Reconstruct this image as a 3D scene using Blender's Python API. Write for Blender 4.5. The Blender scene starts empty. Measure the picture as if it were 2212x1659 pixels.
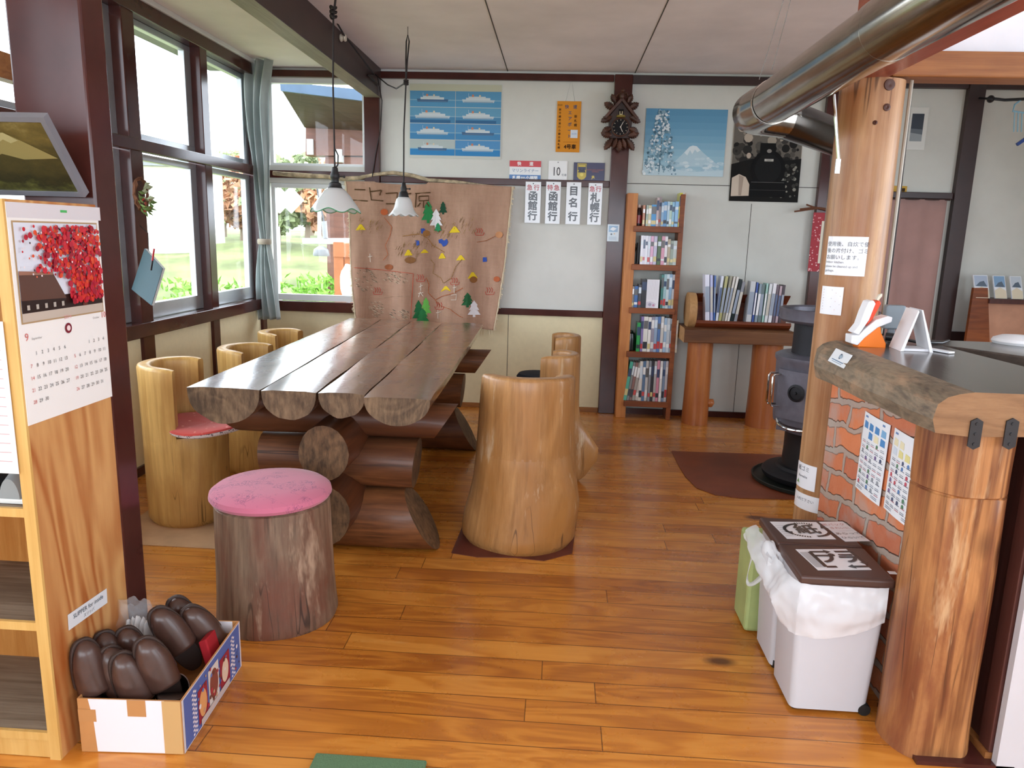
import bpy, math, random
from mathutils import Vector, Matrix, noise, geometry
PI = math.pi
C = bpy.context.scene.collection
R = random.Random(7)

# ---------------------------------------------------------------- camera model (a plain pinhole 26 mm lens)
FPX, CX, CY, EYE = 1600.0, 1106.0, 829.5, 1.35
def _n(v): return Vector(v).normalized()
_D = _n(((1210 - CX) / FPX, (512 - CY) / FPX, 1))
_V = _n(((890 - CX) / FPX, (8700 - CY) / FPX, 1)); _V = (_V - _D * _V.dot(_D)).normalized()
_X = _V.cross(_D).normalized()
def _ray(px, py):
    c = Vector(((px - CX) / FPX, (py - CY) / FPX, 1))
    return Vector((c.dot(_X), c.dot(_D), -c.dot(_V)))
def aY(px, py, y):
    r = _ray(px, py); t = y / r.y; return Vector((r.x * t, y, EYE + r.z * t))
def aX(px, py, x):
    r = _ray(px, py); t = x / r.x; return Vector((x, r.y * t, EYE + r.z * t))
def aZ(px, py, z=0.0):
    r = _ray(px, py); t = (z - EYE) / r.z; return Vector((r.x * t, r.y * t, z))

def lin(c):
    if isinstance(c, str):
        c = c.lstrip('#'); c = tuple(int(c[i:i + 2], 16) for i in (0, 2, 4))
    o = []
    for a in c[:3]:
        a = a / 255.0
        o.append(a / 12.92 if a <= 0.04045 else ((a + 0.055) / 1.055) ** 2.4)
    return (o[0], o[1], o[2], 1.0)

# ---------------------------------------------------------------- materials
MATS = {}
class NT:
    def __init__(s, name):
        s.m = bpy.data.materials.new(name); s.m.use_nodes = True; MATS[name] = s.m
        s.t = s.m.node_tree; s.b = s.t.nodes['Principled BSDF']
    def n(s, kind, **kw):
        nd = s.t.nodes.new(kind)
        for k, v in kw.items():
            if k in nd.inputs.keys() and not hasattr(nd, k): nd.inputs[k].default_value = v
            elif hasattr(nd, k): setattr(nd, k, v)
            else: nd.inputs[k].default_value = v
        return nd
    def l(s, a, b): s.t.links.new(a, b)
    def ramp(s, fac, stops, mode='LINEAR'):
        r = s.n('ShaderNodeValToRGB'); cr = r.color_ramp; cr.interpolation = mode
        while len(cr.elements) < len(stops): cr.elements.new(0.5)
        for e, (p, c) in zip(cr.elements, stops): e.position = p; e.color = c
        s.l(fac, r.inputs['Fac']); return r.outputs['Color']
    def mix(s, fac, a, b, typ='MIX'):
        m = s.n('ShaderNodeMix', data_type='RGBA', blend_type=typ)
        for sock, v in ((m.inputs[0], fac), (m.inputs[6], a), (m.inputs[7], b)):
            if isinstance(v, (int, float)): sock.default_value = v
            elif isinstance(v, tuple): sock.default_value = v
            else: s.l(v, sock)
        return m.outputs[2]
    def math(s, op, a, b=0.0, c=0.0):
        m = s.n('ShaderNodeMath', operation=op)
        for sock, v in zip(m.inputs, (a, b, c)):
            if isinstance(v, (int, float)): sock.default_value = v
            else: s.l(v, sock)
        return m.outputs[0]
    def coord(s, scale=(1, 1, 1), rot=(0, 0, 0), loc=(0, 0, 0), kind='Object'):
        tc = s.n('ShaderNodeTexCoord'); mp = s.n('ShaderNodeMapping')
        mp.inputs['Scale'].default_value = scale; mp.inputs['Rotation'].default_value = rot; mp.inputs['Location'].default_value = loc
        s.l(tc.outputs[kind], mp.inputs['Vector']); return mp.outputs['Vector']
    def noise(s, vec, scale=5, detail=4, rough=0.55, dist=0.0):
        nd = s.n('ShaderNodeTexNoise'); nd.inputs['Scale'].default_value = scale; nd.inputs['Detail'].default_value = detail
        nd.inputs['Roughness'].default_value = rough; nd.inputs['Distortion'].default_value = dist
        s.l(vec, nd.inputs['Vector']); return nd.outputs['Fac']
    def bump(s, h, strength=0.3, dist=0.01):
        b = s.n('ShaderNodeBump'); b.inputs['Strength'].default_value = strength; b.inputs['Distance'].default_value = dist
        s.l(h, b.inputs['Height']); s.l(b.outputs['Normal'], s.b.inputs['Normal'])
    def base(s, v):
        if isinstance(v, tuple): s.b.inputs['Base Color'].default_value = v
        else: s.l(v, s.b.inputs['Base Color'])
    def set(s, **kw):
        for k, v in kw.items():
            k = {'rough': 'Roughness', 'metal': 'Metallic', 'coat': 'Coat Weight', 'coatr': 'Coat Roughness', 'spec': 'Specular IOR Level',
                 'trans': 'Transmission Weight', 'sheen': 'Sheen Weight', 'ior': 'IOR', 'alpha': 'Alpha', 'sss': 'Subsurface Weight'}[k]
            if isinstance(v, (int, float)): s.b.inputs[k].default_value = v
            else: s.l(v, s.b.inputs[k])
        return s

def plain(name, c, rough=0.6, metal=0.0, var=0.06, scale=8.0, coat=0.0, bump=0.0, spec=0.5, sheen=0.0):
    """one colour with a little natural unevenness"""
    m = NT(name); col = lin(c); v = m.coord()
    f = m.noise(v, scale, 4)
    dk = tuple(x * (1 - 2 * var) for x in col[:3]) + (1,); lt = tuple(min(1, x * (1 + 2 * var)) for x in col[:3]) + (1,)
    m.base(m.ramp(f, [(0.3, dk), (0.7, lt)])); m.set(rough=rough, metal=metal, coat=coat, spec=spec, sheen=sheen)
    if coat: m.set(coatr=0.12)
    if bump: m.bump(f, bump, 0.004)
    return m.m

def wood(name, dark, light, axis='z', rings=9.0, stretch=0.10, rough=0.45, coat=0.0, coatr=0.15, patches=None, pscale=3.0, pw=0.5, grain=0.35, knots=0.0, bump=0.15, wear=None, spec=0.4, streak=0.0, pale=None, fine=90.0, cracks=0.0, ringw=0.24, rfreq=46.0):
    """long fibres along AXIS: growth bands, fine pores, dark streaks; optional second tone in patches, pale scrapes, knots and drying cracks"""
    m = NT(name); i = 'xyz'.index(axis)
    def st(k):
        q = [1, 1, 1]; q[i] = k; return m.coord(tuple(q))
    def spread(f, lo, hi):
        return m.ramp(f, [(lo, (0, 0, 0, 1)), (hi, (1, 1, 1, 1))])
    f1 = m.noise(st(stretch), rings, 3, 0.55, 0.7)
    w = m.math('MULTIPLY_ADD', m.math('SINE', m.math('MULTIPLY', f1, rfreq)), 0.5, 0.5)
    f2 = spread(m.noise(st(stretch * 0.30), fine, 5, 0.75), 0.32, 0.68)
    f3 = spread(m.noise(st(0.5), 3.0, 4, 0.6, 0.3), 0.35, 0.65)
    t = m.math('ADD', m.math('MULTIPLY', w, ringw), m.math('MULTIPLY', f2, grain))
    t = m.math('ADD', t, m.math('MULTIPLY', f3, 0.42))
    col = m.ramp(t, [(0.12, lin(light)), (0.95, lin(dark))])
    if patches:
        pf = spread(m.noise(st(0.35), pscale, 6, 0.65, 0.4), 0.58 - pw * 0.25, 0.74 - pw * 0.22)
        col = m.mix(m.math('MULTIPLY', pf, 0.85), col, lin(patches))
    if pale:
        pf = spread(m.noise(st(0.18), 9.0, 5, 0.7, 0.2), 0.60, 0.70)
        col = m.mix(m.math('MULTIPLY', pf, 0.75), col, lin(pale))
    if streak:
        sf = spread(m.noise(st(0.05), fine * 0.35, 4, 0.6, 0.1), 0.60, 0.72)
        col = m.mix(m.math('MULTIPLY', sf, streak), col, tuple(x * 0.45 for x in lin(dark)[:3]) + (1,))
    if cracks:
        cf = m.math('ABSOLUTE', m.math('SUBTRACT', m.noise(st(0.06), cracks, 2, 0.4), 0.5))
        cm = m.ramp(cf, [(0.003, (1, 1, 1, 1)), (0.008, (0, 0, 0, 1))])
        cg = spread(m.noise(m.coord(), 2.5, 2), 0.52, 0.60)
        col = m.mix(m.math('MULTIPLY', m.math('MULTIPLY', cm, cg), 0.8), col, tuple(x * 0.3 for x in lin(dark)[:3]) + (1,))
    if knots:
        vo = m.n('ShaderNodeTexVoronoi', feature='F1'); vo.inputs['Scale'].default_value = knots
        m.l(st(0.55), vo.inputs['Vector'])
        kf = m.ramp(vo.outputs['Distance'], [(0.05, (1, 1, 1, 1)), (0.11, (0, 0, 0, 1))])
        col = m.mix(m.math('MULTIPLY', kf, 0.8), col, tuple(x * 0.35 for x in lin(dark)[:3]) + (1,))
    m.base(col); m.set(rough=rough, coat=coat, coatr=coatr, spec=spec)
    if wear is not None:
        m.l(m.ramp(m.noise(m.coord(), 6, 5, 0.6), [(0.35, (rough,) * 3 + (1,)), (0.7, (wear,) * 3 + (1,))]), m.b.inputs['Roughness'])
    if bump: m.bump(t, bump, 0.003)
    return m.m

def paint(name, rough=0.6, coat=0.0, spec=0.4):
    """colour comes from the printed colour of each face"""
    m = NT(name); a = m.n('ShaderNodeAttribute', attribute_name='Col')
    m.l(a.outputs['Color'], m.b.inputs['Base Color']); m.set(rough=rough, coat=coat, spec=spec)
    if coat: m.set(coatr=0.1)
    return m.m

# ---------------------------------------------------------------- mesh builder
class MB:
    def __init__(s): s.v = []; s.f = []; s.mi = []; s.c = []; s.sm = []
    def add(s, vs, fs, col=None, m=0, smooth=False):
        o = len(s.v); s.v += [tuple(p) for p in vs]; c = lin(col) if col is not None else (1, 1, 1, 1)
        for f in fs:
            s.f.append([o + k for k in f]); s.mi.append(m); s.c.append(c); s.sm.append(smooth)
        return s
    def box(s, x0, x1, y0, y1, z0, z1, col=None, m=0):
        if x0 > x1: x0, x1 = x1, x0
        if y0 > y1: y0, y1 = y1, y0
        if z0 > z1: z0, z1 = z1, z0
        vs = [(x, y, z) for z in (z0, z1) for y in (y0, y1) for x in (x0, x1)]
        return s.add(vs, [(0, 2, 3, 1), (4, 5, 7, 6), (0, 1, 5, 4), (2, 6, 7, 3), (0, 4, 6, 2), (1, 3, 7, 5)], col, m)
    def hexa(s, p, col=None, m=0):
        """eight corners: bottom four anticlockwise, then the top four"""
        return s.add(p, [(3, 2, 1, 0), (4, 5, 6, 7), (0, 1, 5, 4), (1, 2, 6, 5), (2, 3, 7, 6), (3, 0, 4, 7)], col, m)
    def obox(s, c, ax, ay, az, col=None, m=0):
        """box by centre and three half-edge vectors"""
        c, ax, ay, az = Vector(c), Vector(ax), Vector(ay), Vector(az)
        return s.hexa([c - ax - ay - az, c + ax - ay - az, c + ax + ay - az, c - ax + ay - az,
                       c - ax - ay + az, c + ax - ay + az, c + ax + ay + az, c - ax + ay + az], col, m)
    def loft(s, rings, col=None, m=0, smooth=True, cap0=True, cap1=True, closed=True, loop=False, capm=None, capcol=None):
        n = len(rings[0]); vs = [p for r in rings for p in r]; fs = []; k = len(rings)
        for i in range(k if loop else k - 1):
            j2 = (i + 1) % k
            for j in range(n if closed else n - 1):
                a, b = i * n + j, i * n + (j + 1) % n
                fs.append((a, b, j2 * n + (j + 1) % n, j2 * n + j))
        s.add(vs, fs, col, m, smooth)
        if not loop:
            if cap0: s.add(rings[0], [tuple(range(n))[::-1]], capcol if capcol is not None else col, m if capm is None else capm)
            if cap1: s.add(rings[-1], [tuple(range(n))], capcol if capcol is not None else col, m if capm is None else capm)
        return s
    def lathe(s, prof, segs=24, c=(0, 0, 0), col=None, m=0, smooth=True, cap0=True, cap1=True, ax=None, wob=0.0, seed=0):
        c = Vector(c)
        if ax is None: U, W, A = Vector((1, 0, 0)), Vector((0, 1, 0)), Vector((0, 0, 1))
        else:
            A = Vector(ax).normalized(); U = A.orthogonal().normalized(); W = A.cross(U)
        rings = []
        for r, z in prof:
            ring = []
            for k in range(segs):
                a = 2 * PI * k / segs
                rr = r * (1 + wob * noise.noise(Vector((math.cos(a) * 1.7 + seed * 3.1, math.sin(a) * 1.7, z * 2.5 + seed)))) if wob else r
                ring.append(c + U * (rr * math.cos(a)) + W * (rr * math.sin(a)) + A * z)
            rings.append(ring)
        return s.loft(rings, col, m, smooth, cap0, cap1)
    def tube(s, pts, r, segs=8, col=None, m=0, caps=True, closed=False, capm=None, capcol=None):
        P = [Vector(p) for p in pts]; n = len(P); rs = r if isinstance(r, (list, tuple)) else [r] * n
        tang = []
        for i in range(n):
            a = P[(i - 1) % n] if (i > 0 or closed) else P[i]; b = P[(i + 1) % n] if (i < n - 1 or closed) else P[i]
            tang.append((b - a).normalized())
        U = tang[0].orthogonal().normalized(); rings = []
        for i in range(n):
            U = (U - tang[i] * U.dot(tang[i])).normalized(); W = tang[i].cross(U)
            rings.append([P[i] + U * (rs[i] * math.cos(2 * PI * k / segs)) + W * (rs[i] * math.sin(2 * PI * k / segs)) for k in range(segs)])
        return s.loft(rings, col, m, True, caps, caps, True, closed, capm, capcol)
    def ball(s, c, r, segs=12, rings=8, col=None, m=0, wob=0.0, seed=0):
        c = Vector(c); r = r if isinstance(r, (tuple, list)) else (r, r, r); rr = []
        for i in range(rings + 1):
            t = PI * i / rings; t = min(max(t, 0.02), PI - 0.02); ring = []
            for k in range(segs):
                a = 2 * PI * k / segs; d = Vector((math.sin(t) * math.cos(a), math.sin(t) * math.sin(a), -math.cos(t)))
                q = 1 + (wob * noise.noise(d * 1.8 + Vector((seed * 5.3, seed, 0))) if wob else 0)
                ring.append(c + Vector((d.x * r[0], d.y * r[1], d.z * r[2])) * q)
            rr.append(ring)
        return s.loft(rr, col, m, True)
    def grid(s, fn, nu, nv, col=None, m=0, smooth=True):
        vs = [fn(i / nu, j / nv) for j in range(nv + 1) for i in range(nu + 1)]
        fs = [(j * (nu + 1) + i, j * (nu + 1) + i + 1, (j + 1) * (nu + 1) + i + 1, (j + 1) * (nu + 1) + i) for j in range(nv) for i in range(nu)]
        return s.add(vs, fs, col, m, smooth)
    def prism(s, pts, vec, col=None, m=0):
        """flat polygon (3-D points) pushed along a vector"""
        p = [Vector(q) for q in pts]; d = Vector(vec); n = len(p)
        vs = p + [q + d for q in p]; fs = [tuple(range(n))[::-1], tuple(range(n, 2 * n))]
        fs += [(i, (i + 1) % n, n + (i + 1) % n, n + i) for i in range(n)]
        return s.add(vs, fs, col, m)
    def build(s, name, mats, parent=None, smooth_angle=40, bevel=0.0, bevseg=2, label=None, cat=None, group=None, kind=None, sub=0, solid=0.0):
        me = bpy.data.meshes.new(name); me.from_pydata(s.v, [], s.f)
        if not isinstance(mats, (list, tuple)): mats = [mats]
        for m in mats: me.materials.append(MATS[m] if isinstance(m, str) else m)
        me.polygons.foreach_set('material_index', s.mi)
        if any(c != (1, 1, 1, 1) for c in s.c):
            at = me.color_attributes.new('Col', 'FLOAT_COLOR', 'CORNER'); arr = []
            for f, c in zip(s.f, s.c): arr += list(c) * len(f)
            at.data.foreach_set('color', arr)
        me.polygons.foreach_set('use_smooth', s.sm); me.update()
        if any(s.sm): me.set_sharp_from_angle(angle=math.radians(smooth_angle))
        o = bpy.data.objects.new(name, me); C.objects.link(o)
        if parent is not None:
            o.parent = parent
        if bevel:
            b = o.modifiers.new('bevel', 'BEVEL'); b.width = bevel; b.segments = bevseg; b.limit_method = 'ANGLE'; b.angle_limit = math.radians(50)
        if solid:
            b = o.modifiers.new('thickness', 'SOLIDIFY'); b.thickness = solid; b.offset = 0
        if sub:
            b = o.modifiers.new('sub', 'SUBSURF'); b.levels = sub; b.render_levels = sub
        return tag(o, label, cat, group, kind)

def tag(o, label=None, cat=None, group=None, kind=None):
    if label: o['label'] = label
    if cat: o['category'] = cat
    if group: o['group'] = group
    if kind: o['kind'] = kind
    return o
def struct(o): o['kind'] = 'structure'; return o
def thing(name, label, cat, loc=(0, 0, 0), rotz=0.0, group=None):
    o = bpy.data.objects.new(name, None); C.objects.link(o); o.empty_display_size = 0.05
    o.location = loc; o.rotation_euler = (0, 0, rotz); return tag(o, label, cat, group)
def world(t):
    """parts of T may be written in room coordinates"""
    T = Matrix.Translation(t.location) @ Matrix.Rotation(t.rotation_euler.z, 4, 'Z')
    for o in bpy.data.objects:
        if o.parent is t: o.matrix_parent_inverse = T.inverted()
def dup(root, loc, rotz=0.0, label=None, group=None):
    r = root.copy(); C.objects.link(r); r.location = loc; r.rotation_euler = (0, 0, rotz)
    if label: r['label'] = label
    if group: r['group'] = group
    for ch in list(root.children):
        c = ch.copy(); C.objects.link(c); c.parent = r
        for g in list(ch.children):
            d = g.copy(); C.objects.link(d); d.parent = c
    return r

# ---------------------------------------------------------------- lettering and flat prints
_tc = {}
def text_geo(s, size, align='CENTER'):
    key = (s, size, align)
    if key in _tc: return _tc[key]
    cu = bpy.data.curves.new('lettering', 'FONT'); cu.body = s; cu.size = size; cu.align_x = align; cu.align_y = 'CENTER'
    cu.resolution_u = 2
    o = bpy.data.objects.new('lettering', cu); C.objects.link(o)
    dg = bpy.context.evaluated_depsgraph_get(); me = bpy.data.meshes.new_from_object(o.evaluated_get(dg))
    vs = [tuple(v.co) for v in me.vertices]; fs = [tuple(p.vertices) for p in me.polygons]
    bpy.data.objects.remove(o); bpy.data.curves.remove(cu); bpy.data.meshes.remove(me)
    _tc[key] = (vs, fs); return vs, fs
class Flat:
    """a flat printed thing: layers of coloured shapes on one plane. o = lower-left corner, U right, W up, both unit"""
    def __init__(s, o, U, W, wfn=None):
        s.o, s.U, s.W = Vector(o), Vector(U).normalized(), Vector(W).normalized(); s.N = s.U.cross(s.W).normalized(); s.mb = MB(); s.k = 0.0; s.step = 0.0005; s.wfn = wfn; s.q = 0
    def pt(s, u, v, h=0.0):
        p = s.o + s.U * u + s.W * v
        if s.wfn: p = p + s.N * s.wfn(u, v)
        return p + s.N * h
    def up(s): s.k += s.step; return s
    def poly(s, pts, col, m=0):
        f = geometry.tessellate_polygon([[Vector((a, b, 0)) for a, b in pts]]) if len(pts) > 4 else [tuple(range(len(pts)))]
        out = []
        for t in f:
            if len(t) == 3:
                a, b, c = (pts[i] for i in t)
                if (b[0] - a[0]) * (c[1] - a[1]) - (b[1] - a[1]) * (c[0] - a[0]) < 0: t = (t[0], t[2], t[1])
            out.append(t)
        if len(pts) <= 4:
            ar = sum(pts[i][0] * pts[(i + 1) % len(pts)][1] - pts[(i + 1) % len(pts)][0] * pts[i][1] for i in range(len(pts)))
            if ar < 0: out = [tuple(range(len(pts)))[::-1]]
        s.q += 1; s.mb.add([s.pt(a, b, s.k + (s.q % 400) * 1.2e-5) for a, b in pts], out, col, m); return s
    def rect(s, u0, v0, u1, v1, col, m=0): return s.poly([(u0, v0), (u1, v0), (u1, v1), (u0, v1)], col, m)
    def disc(s, u, v, r, col, n=20, ry=None, m=0): return s.poly([(u + r * math.cos(2 * PI * i / n), v + (ry or r) * math.sin(2 * PI * i / n)) for i in range(n)], col, m)
    def line(s, pts, w, col, m=0):
        for (a, b), (c, d) in zip(pts, pts[1:]):
            L = math.hypot(c - a, d - b) or 1e-6; nx, ny = -(d - b) / L * w / 2, (c - a) / L * w / 2
            s.poly([(a + nx, b + ny), (a - nx, b - ny), (c - nx, d - ny), (c + nx, d + ny)], col, m)
        return s
    def slab(s, u0, v0, u1, v1, th, col, m=0):
        a = [s.pt(u, v, -th) for u, v in ((u0, v0), (u1, v0), (u1, v1), (u0, v1))]; b = [s.pt(u, v, 0) for u, v in ((u0, v0), (u1, v0), (u1, v1), (u0, v1))]
        s.mb.hexa(a + b, col, m); return s.up()
    def text(s, st, u, v, size, col, align='CENTER', sx=1.0, rot=0.0, bold=0.0, m=0):
        """lettering; bold thickens the strokes by that distance"""
        vs, fs = text_geo(st, size, align); ca, sa = math.cos(rot), math.sin(rot)
        for du, dv in ([(0, 0)] if not bold else [(bold * math.cos(a), bold * math.sin(a)) for a in [PI / 4 * k for k in range(8)]]):
            s.q += 1; h = s.k + s.step + (s.q % 400) * 1.2e-5
            s.mb.add([s.pt(u + du + (a * sx) * ca - b * sa, v + dv + (a * sx) * sa + b * ca, h) for a, b, _ in vs], fs, col, m)
        return s
    def build(s, name, mats, parent=None, **kw): return s.mb.build(name, mats, parent, **kw)
def wallflat(px0, py0, px1, py1, y=5.746, tl=None):
    """flat thing on the back wall from its photo corners; returns (Flat, width, height)"""
    a = aY(px0, py1, y); b = aY(px1, py0, y)
    return Flat((min(a.x, b.x), y, min(a.z, b.z)), (1, 0, 0), (0, 0, 1)), abs(b.x - a.x), abs(b.z - a.z)
SKY, EXPOSURE = 7.0, 0.12
# ================================================================ materials
plain('brown_paint', '48241f', rough=0.16, var=0.10, scale=6, spec=0.35)
plain('brown_dark', '352220', rough=0.4, var=0.10, scale=6)
plain('wall_white', 'd9d9d2', rough=0.7, var=0.03, scale=3)
plain('wall_grey', 'd0d2cb', rough=0.75, var=0.03, scale=3)
plain('wall_beige', 'e6dab4', rough=0.75, var=0.015, scale=30)
plain('ceiling_board', 'f2ebec', rough=0.9, var=0.04, scale=2)
plain('white_board', 'e6ebf2', rough=0.8, var=0.02)
plain('seam', '4d4a45', rough=0.9)
plain('alu', 'b9bcc0', rough=0.35, metal=0.7, var=0.03)
plain('white_frame', 'dfe2e4', rough=0.4, var=0.02)
plain('iron_black', '1c1b1d', rough=0.5, var=0.15)
plain('rubber', '151515', rough=0.6)
wood('orange_wood', '7d4a26', 'b07844', 'x', rings=7, rough=0.4, knots=2.0)
wood('red_timber', '8a3c22', 'b0583a', 'y', rings=6, rough=0.4, coat=0.2)
wood('underside', '7a7466', 'a8a290', 'y', rings=6, rough=0.5)  # beam's lower face, daylight bounce put into the colour
paint('print_matt', 0.7, spec=0.2); paint('print_gloss', 0.28, coat=0.4); paint('plastic', 0.35)

def floor_mat():
    m = NT('floor_boards'); v = m.coord()
    # one row per board
    sep = m.n('ShaderNodeSeparateXYZ'); m.l(v, sep.inputs[0])
    row = m.math('FLOOR', m.math('DIVIDE', sep.outputs['Y'], 0.104))
    wn = m.n('ShaderNodeTexWhiteNoise', noise_dimensions='1D'); m.l(row, wn.inputs['W'])
    xs = m.math('ADD', sep.outputs['X'], m.math('MULTIPLY', wn.outputs['Value'], 2.1))
    seg = m.math('FLOOR', m.math('DIVIDE', xs, 1.9))
    cv = m.n('ShaderNodeCombineXYZ'); m.l(row, cv.inputs[0]); m.l(seg, cv.inputs[1])
    w2 = m.n('ShaderNodeTexWhiteNoise', noise_dimensions='3D'); m.l(cv.outputs[0], w2.inputs['Vector'])
    tone = w2.outputs['Value']
    # fibres along the boards, shifted per board
    off = m.n('ShaderNodeVectorMath', operation='ADD'); m.l(v, off.inputs[0])
    sc = m.n('ShaderNodeVectorMath', operation='SCALE'); m.l(w2.outputs['Color'], sc.inputs[0]); sc.inputs['Scale'].default_value = 9.0; m.l(sc.outputs[0], off.inputs[1])
    mp = m.n('ShaderNodeMapping'); mp.inputs['Scale'].default_value = (0.16, 1.0, 1.0); m.l(off.outputs[0], mp.inputs['Vector'])
    f1 = m.noise(mp.outputs[0], 9.0, 3, 0.5, 0.8)
    w = m.math('MULTIPLY_ADD', m.math('SINE', m.math('MULTIPLY', f1, 34.0)), 0.5, 0.5)
    mp2 = m.n('ShaderNodeMapping'); mp2.inputs['Scale'].default_value = (0.03, 1.0, 1.0); m.l(off.outputs[0], mp2.inputs['Vector'])
    f2 = m.noise(mp2.outputs[0], 110.0, 4, 0.7)
    t = m.math('ADD', m.math('MULTIPLY', w, 0.28), m.math('MULTIPLY', f2, 0.30))
    t = m.math('ADD', t, m.math('MULTIPLY', tone, 0.42))
    col = m.ramp(t, [(0.15, lin('d99340')), (0.5, lin('c47a2c')), (0.95, lin('96501c'))])
    # knots: dark ovals
    kv = m.n('ShaderNodeMapping'); kv.inputs['Scale'].default_value = (0.5, 1.0, 1.0); m.l(v, kv.inputs['Vector'])
    vo = m.n('ShaderNodeTexVoronoi', feature='F1'); vo.inputs['Scale'].default_value = 2.6; vo.inputs['Randomness'].default_value = 1.0; m.l(kv.outputs[0], vo.inputs['Vector'])
    kf = m.ramp(vo.outputs['Distance'], [(0.045, (1, 1, 1, 1)), (0.09, (0, 0, 0, 1))])
    col = m.mix(m.math('MULTIPLY', kf, 0.85), col, lin('40190c'))
    # pale scuffs
    sv = m.n('ShaderNodeMapping'); sv.inputs['Scale'].default_value = (0.10, 1.0, 1.0); m.l(v, sv.inputs['Vector'])
    sf = m.ramp(m.noise(sv.outputs[0], 14, 6, 0.75), [(0.66, (0, 0, 0, 1)), (0.76, (1, 1, 1, 1))])
    col = m.mix(m.math('MULTIPLY', sf, 0.28), col, lin('d3b48a'))
    # joints
    fy = m.math('FRACT', m.math('DIVIDE', sep.outputs['Y'], 0.104)); fx = m.math('FRACT', m.math('DIVIDE', xs, 1.9))
    j = m.math('MAXIMUM', m.math('LESS_THAN', fy, 0.03), m.math('LESS_THAN', fx, 0.0016))
    col = m.mix(m.math('MULTIPLY', j, 0.75), col, lin('3c1c0c'))
    m.base(col); m.set(coat=0.35, coatr=0.16, spec=0.5)
    rr = m.ramp(m.noise(m.coord(), 3.5, 5, 0.65), [(0.35, (0.22,) * 3 + (1,)), (0.7, (0.38,) * 3 + (1,))]); m.l(rr, m.b.inputs['Roughness'])
    h = m.math('SUBTRACT', m.math('MULTIPLY', t, 0.15), j); m.bump(h, 0.25, 0.002)
floor_mat()

def glass_mat(name, tint=(1, 1, 1, 1), refl=1.0):
    m = bpy.data.materials.new(name); m.use_nodes = True; MATS[name] = m; t = m.node_tree; t.nodes.remove(t.nodes['Principled BSDF'])
    tr = t.nodes.new('ShaderNodeBsdfTransparent'); tr.inputs[0].default_value = tint
    gl = t.nodes.new('ShaderNodeBsdfGlossy'); gl.inputs['Roughness'].default_value = 0.02
    lw = t.nodes.new('ShaderNodeLayerWeight'); lw.inputs['Blend'].default_value = 0.5
    pw = t.nodes.new('ShaderNodeMath'); pw.operation = 'POWER'; t.links.new(lw.outputs['Facing'], pw.inputs[0]); pw.inputs[1].default_value = 5.0
    fr = t.nodes.new('ShaderNodeMath'); fr.operation = 'MULTIPLY_ADD'; t.links.new(pw.outputs[0], fr.inputs[0]); fr.inputs[1].default_value = 0.45; fr.inputs[2].default_value = 0.02
    mx = t.nodes.new('ShaderNodeMixShader'); t.links.new(fr.outputs[0], mx.inputs[0]); t.links.new(tr.outputs[0], mx.inputs[1]); t.links.new(gl.outputs[0], mx.inputs[2])
    t.links.new(mx.outputs[0], t.nodes['Material Output'].inputs['Surface'])
glass_mat('window_glass')

# ================================================================ the room
XL, YB, XR, YF, ZC = -2.241, 5.75, 3.75, -1.9, 2.53
struct(MB().box(XL - 0.12, XR + 0.1, YF - 0.1, YB + 0.1, -0.06, 0.0).build('floor', 'floor_boards'))
struct(MB().box(XL - 0.2, 1.52, YF - 0.1, YB + 0.1, ZC, ZC + 0.05).build('ceiling', 'ceiling_board'))
struct(MB().box(1.52, XR + 0.1, YF - 0.1, YB + 0.1, ZC, ZC + 0.05).build('ceiling', 'white_board'))
for i, x in enumerate((-0.43, 0.495)):
    struct(MB().box(x - 0.003, x + 0.003, 2.2, YB, ZC - 0.002, ZC).build('trim_%d' % (20 + i), 'seam'))
# back wall: beige below the low rail, white board above, pale grey right of the second post
wb = MB()
wb.box(XL - 0.1, 0.40, YB, YB + 0.1, 0, 0.776, m=1)
wb.box(-1.49, 0.40, YB, YB + 0.1, 0.776, ZC, m=0)
wb.box(XL - 0.1, -1.49, YB, YB + 0.1, 2.46, ZC, m=0)
wb.box(XL - 0.1, -1.49, YB, YB + 0.1, 1.70, 1.83, m=0)
wb.box(0.40, XR, YB, YB + 0.1, 0, ZC, m=2)
for a in ((0.48, 1.87, 1.753, 1.758), ):
    wb.box(a[0], a[1], YB - 0.001, YB, a[2], a[3], m=3)
wb.box(1.405, 1.409, YB - 0.001, YB, 0.02, 1.63, m=3)
wb.box(-0.38, -0.376, YB - 0.001, YB, 0.02, 0.75, m=3)
struct(wb.build('wall_back', ['wall_white', 'wall_beige', 'wall_grey', 'seam']))
def trim(n, x0, x1, y0, y1, z0, z1, mat='brown_paint', bev=0.004):
    return struct(MB().box(x0, x1, y0, y1, z0, z1).build('trim_%d' % n, mat, bevel=bev))
trim(1, XL, 0.345, YB - 0.035, YB, 2.462, 2.51)          # head rail
trim(2, 0.479, 1.86, YB - 0.035, YB, 2.452, 2.51, 'brown_dark')
trim(3, 1.99, XR, YB - 0.035, YB, 2.452, 2.51, 'brown_dark')
trim(4, -1.49, -1.374, YB - 0.05, YB, 0, 2.46)            # posts
trim(5, 0.350, 0.479, YB - 0.05, YB, 0, 2.51)
trim(6, 1.865, 1.985, YB - 0.05, YB, 0, 2.51)
trim(7, 2.83, 2.945, YB - 0.05, YB, 0, 2.51, 'brown_dark')
trim(8, -1.374, 0.35, YB - 0.03, YB, 1.72, 1.768)         # mid rail
trim(9, -1.374, 0.35, YB - 0.03, YB, 0.750, 0.799)        # low rail
trim(10, XL, -1.49, YB - 0.05, YB, 0.722, 0.80)
trim(11, XL, -1.49, YB - 0.04, YB, 1.735, 1.79)
trim(12, 1.985, 2.83, YB - 0.03, YB, 1.695, 1.74, 'brown_dark')
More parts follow.
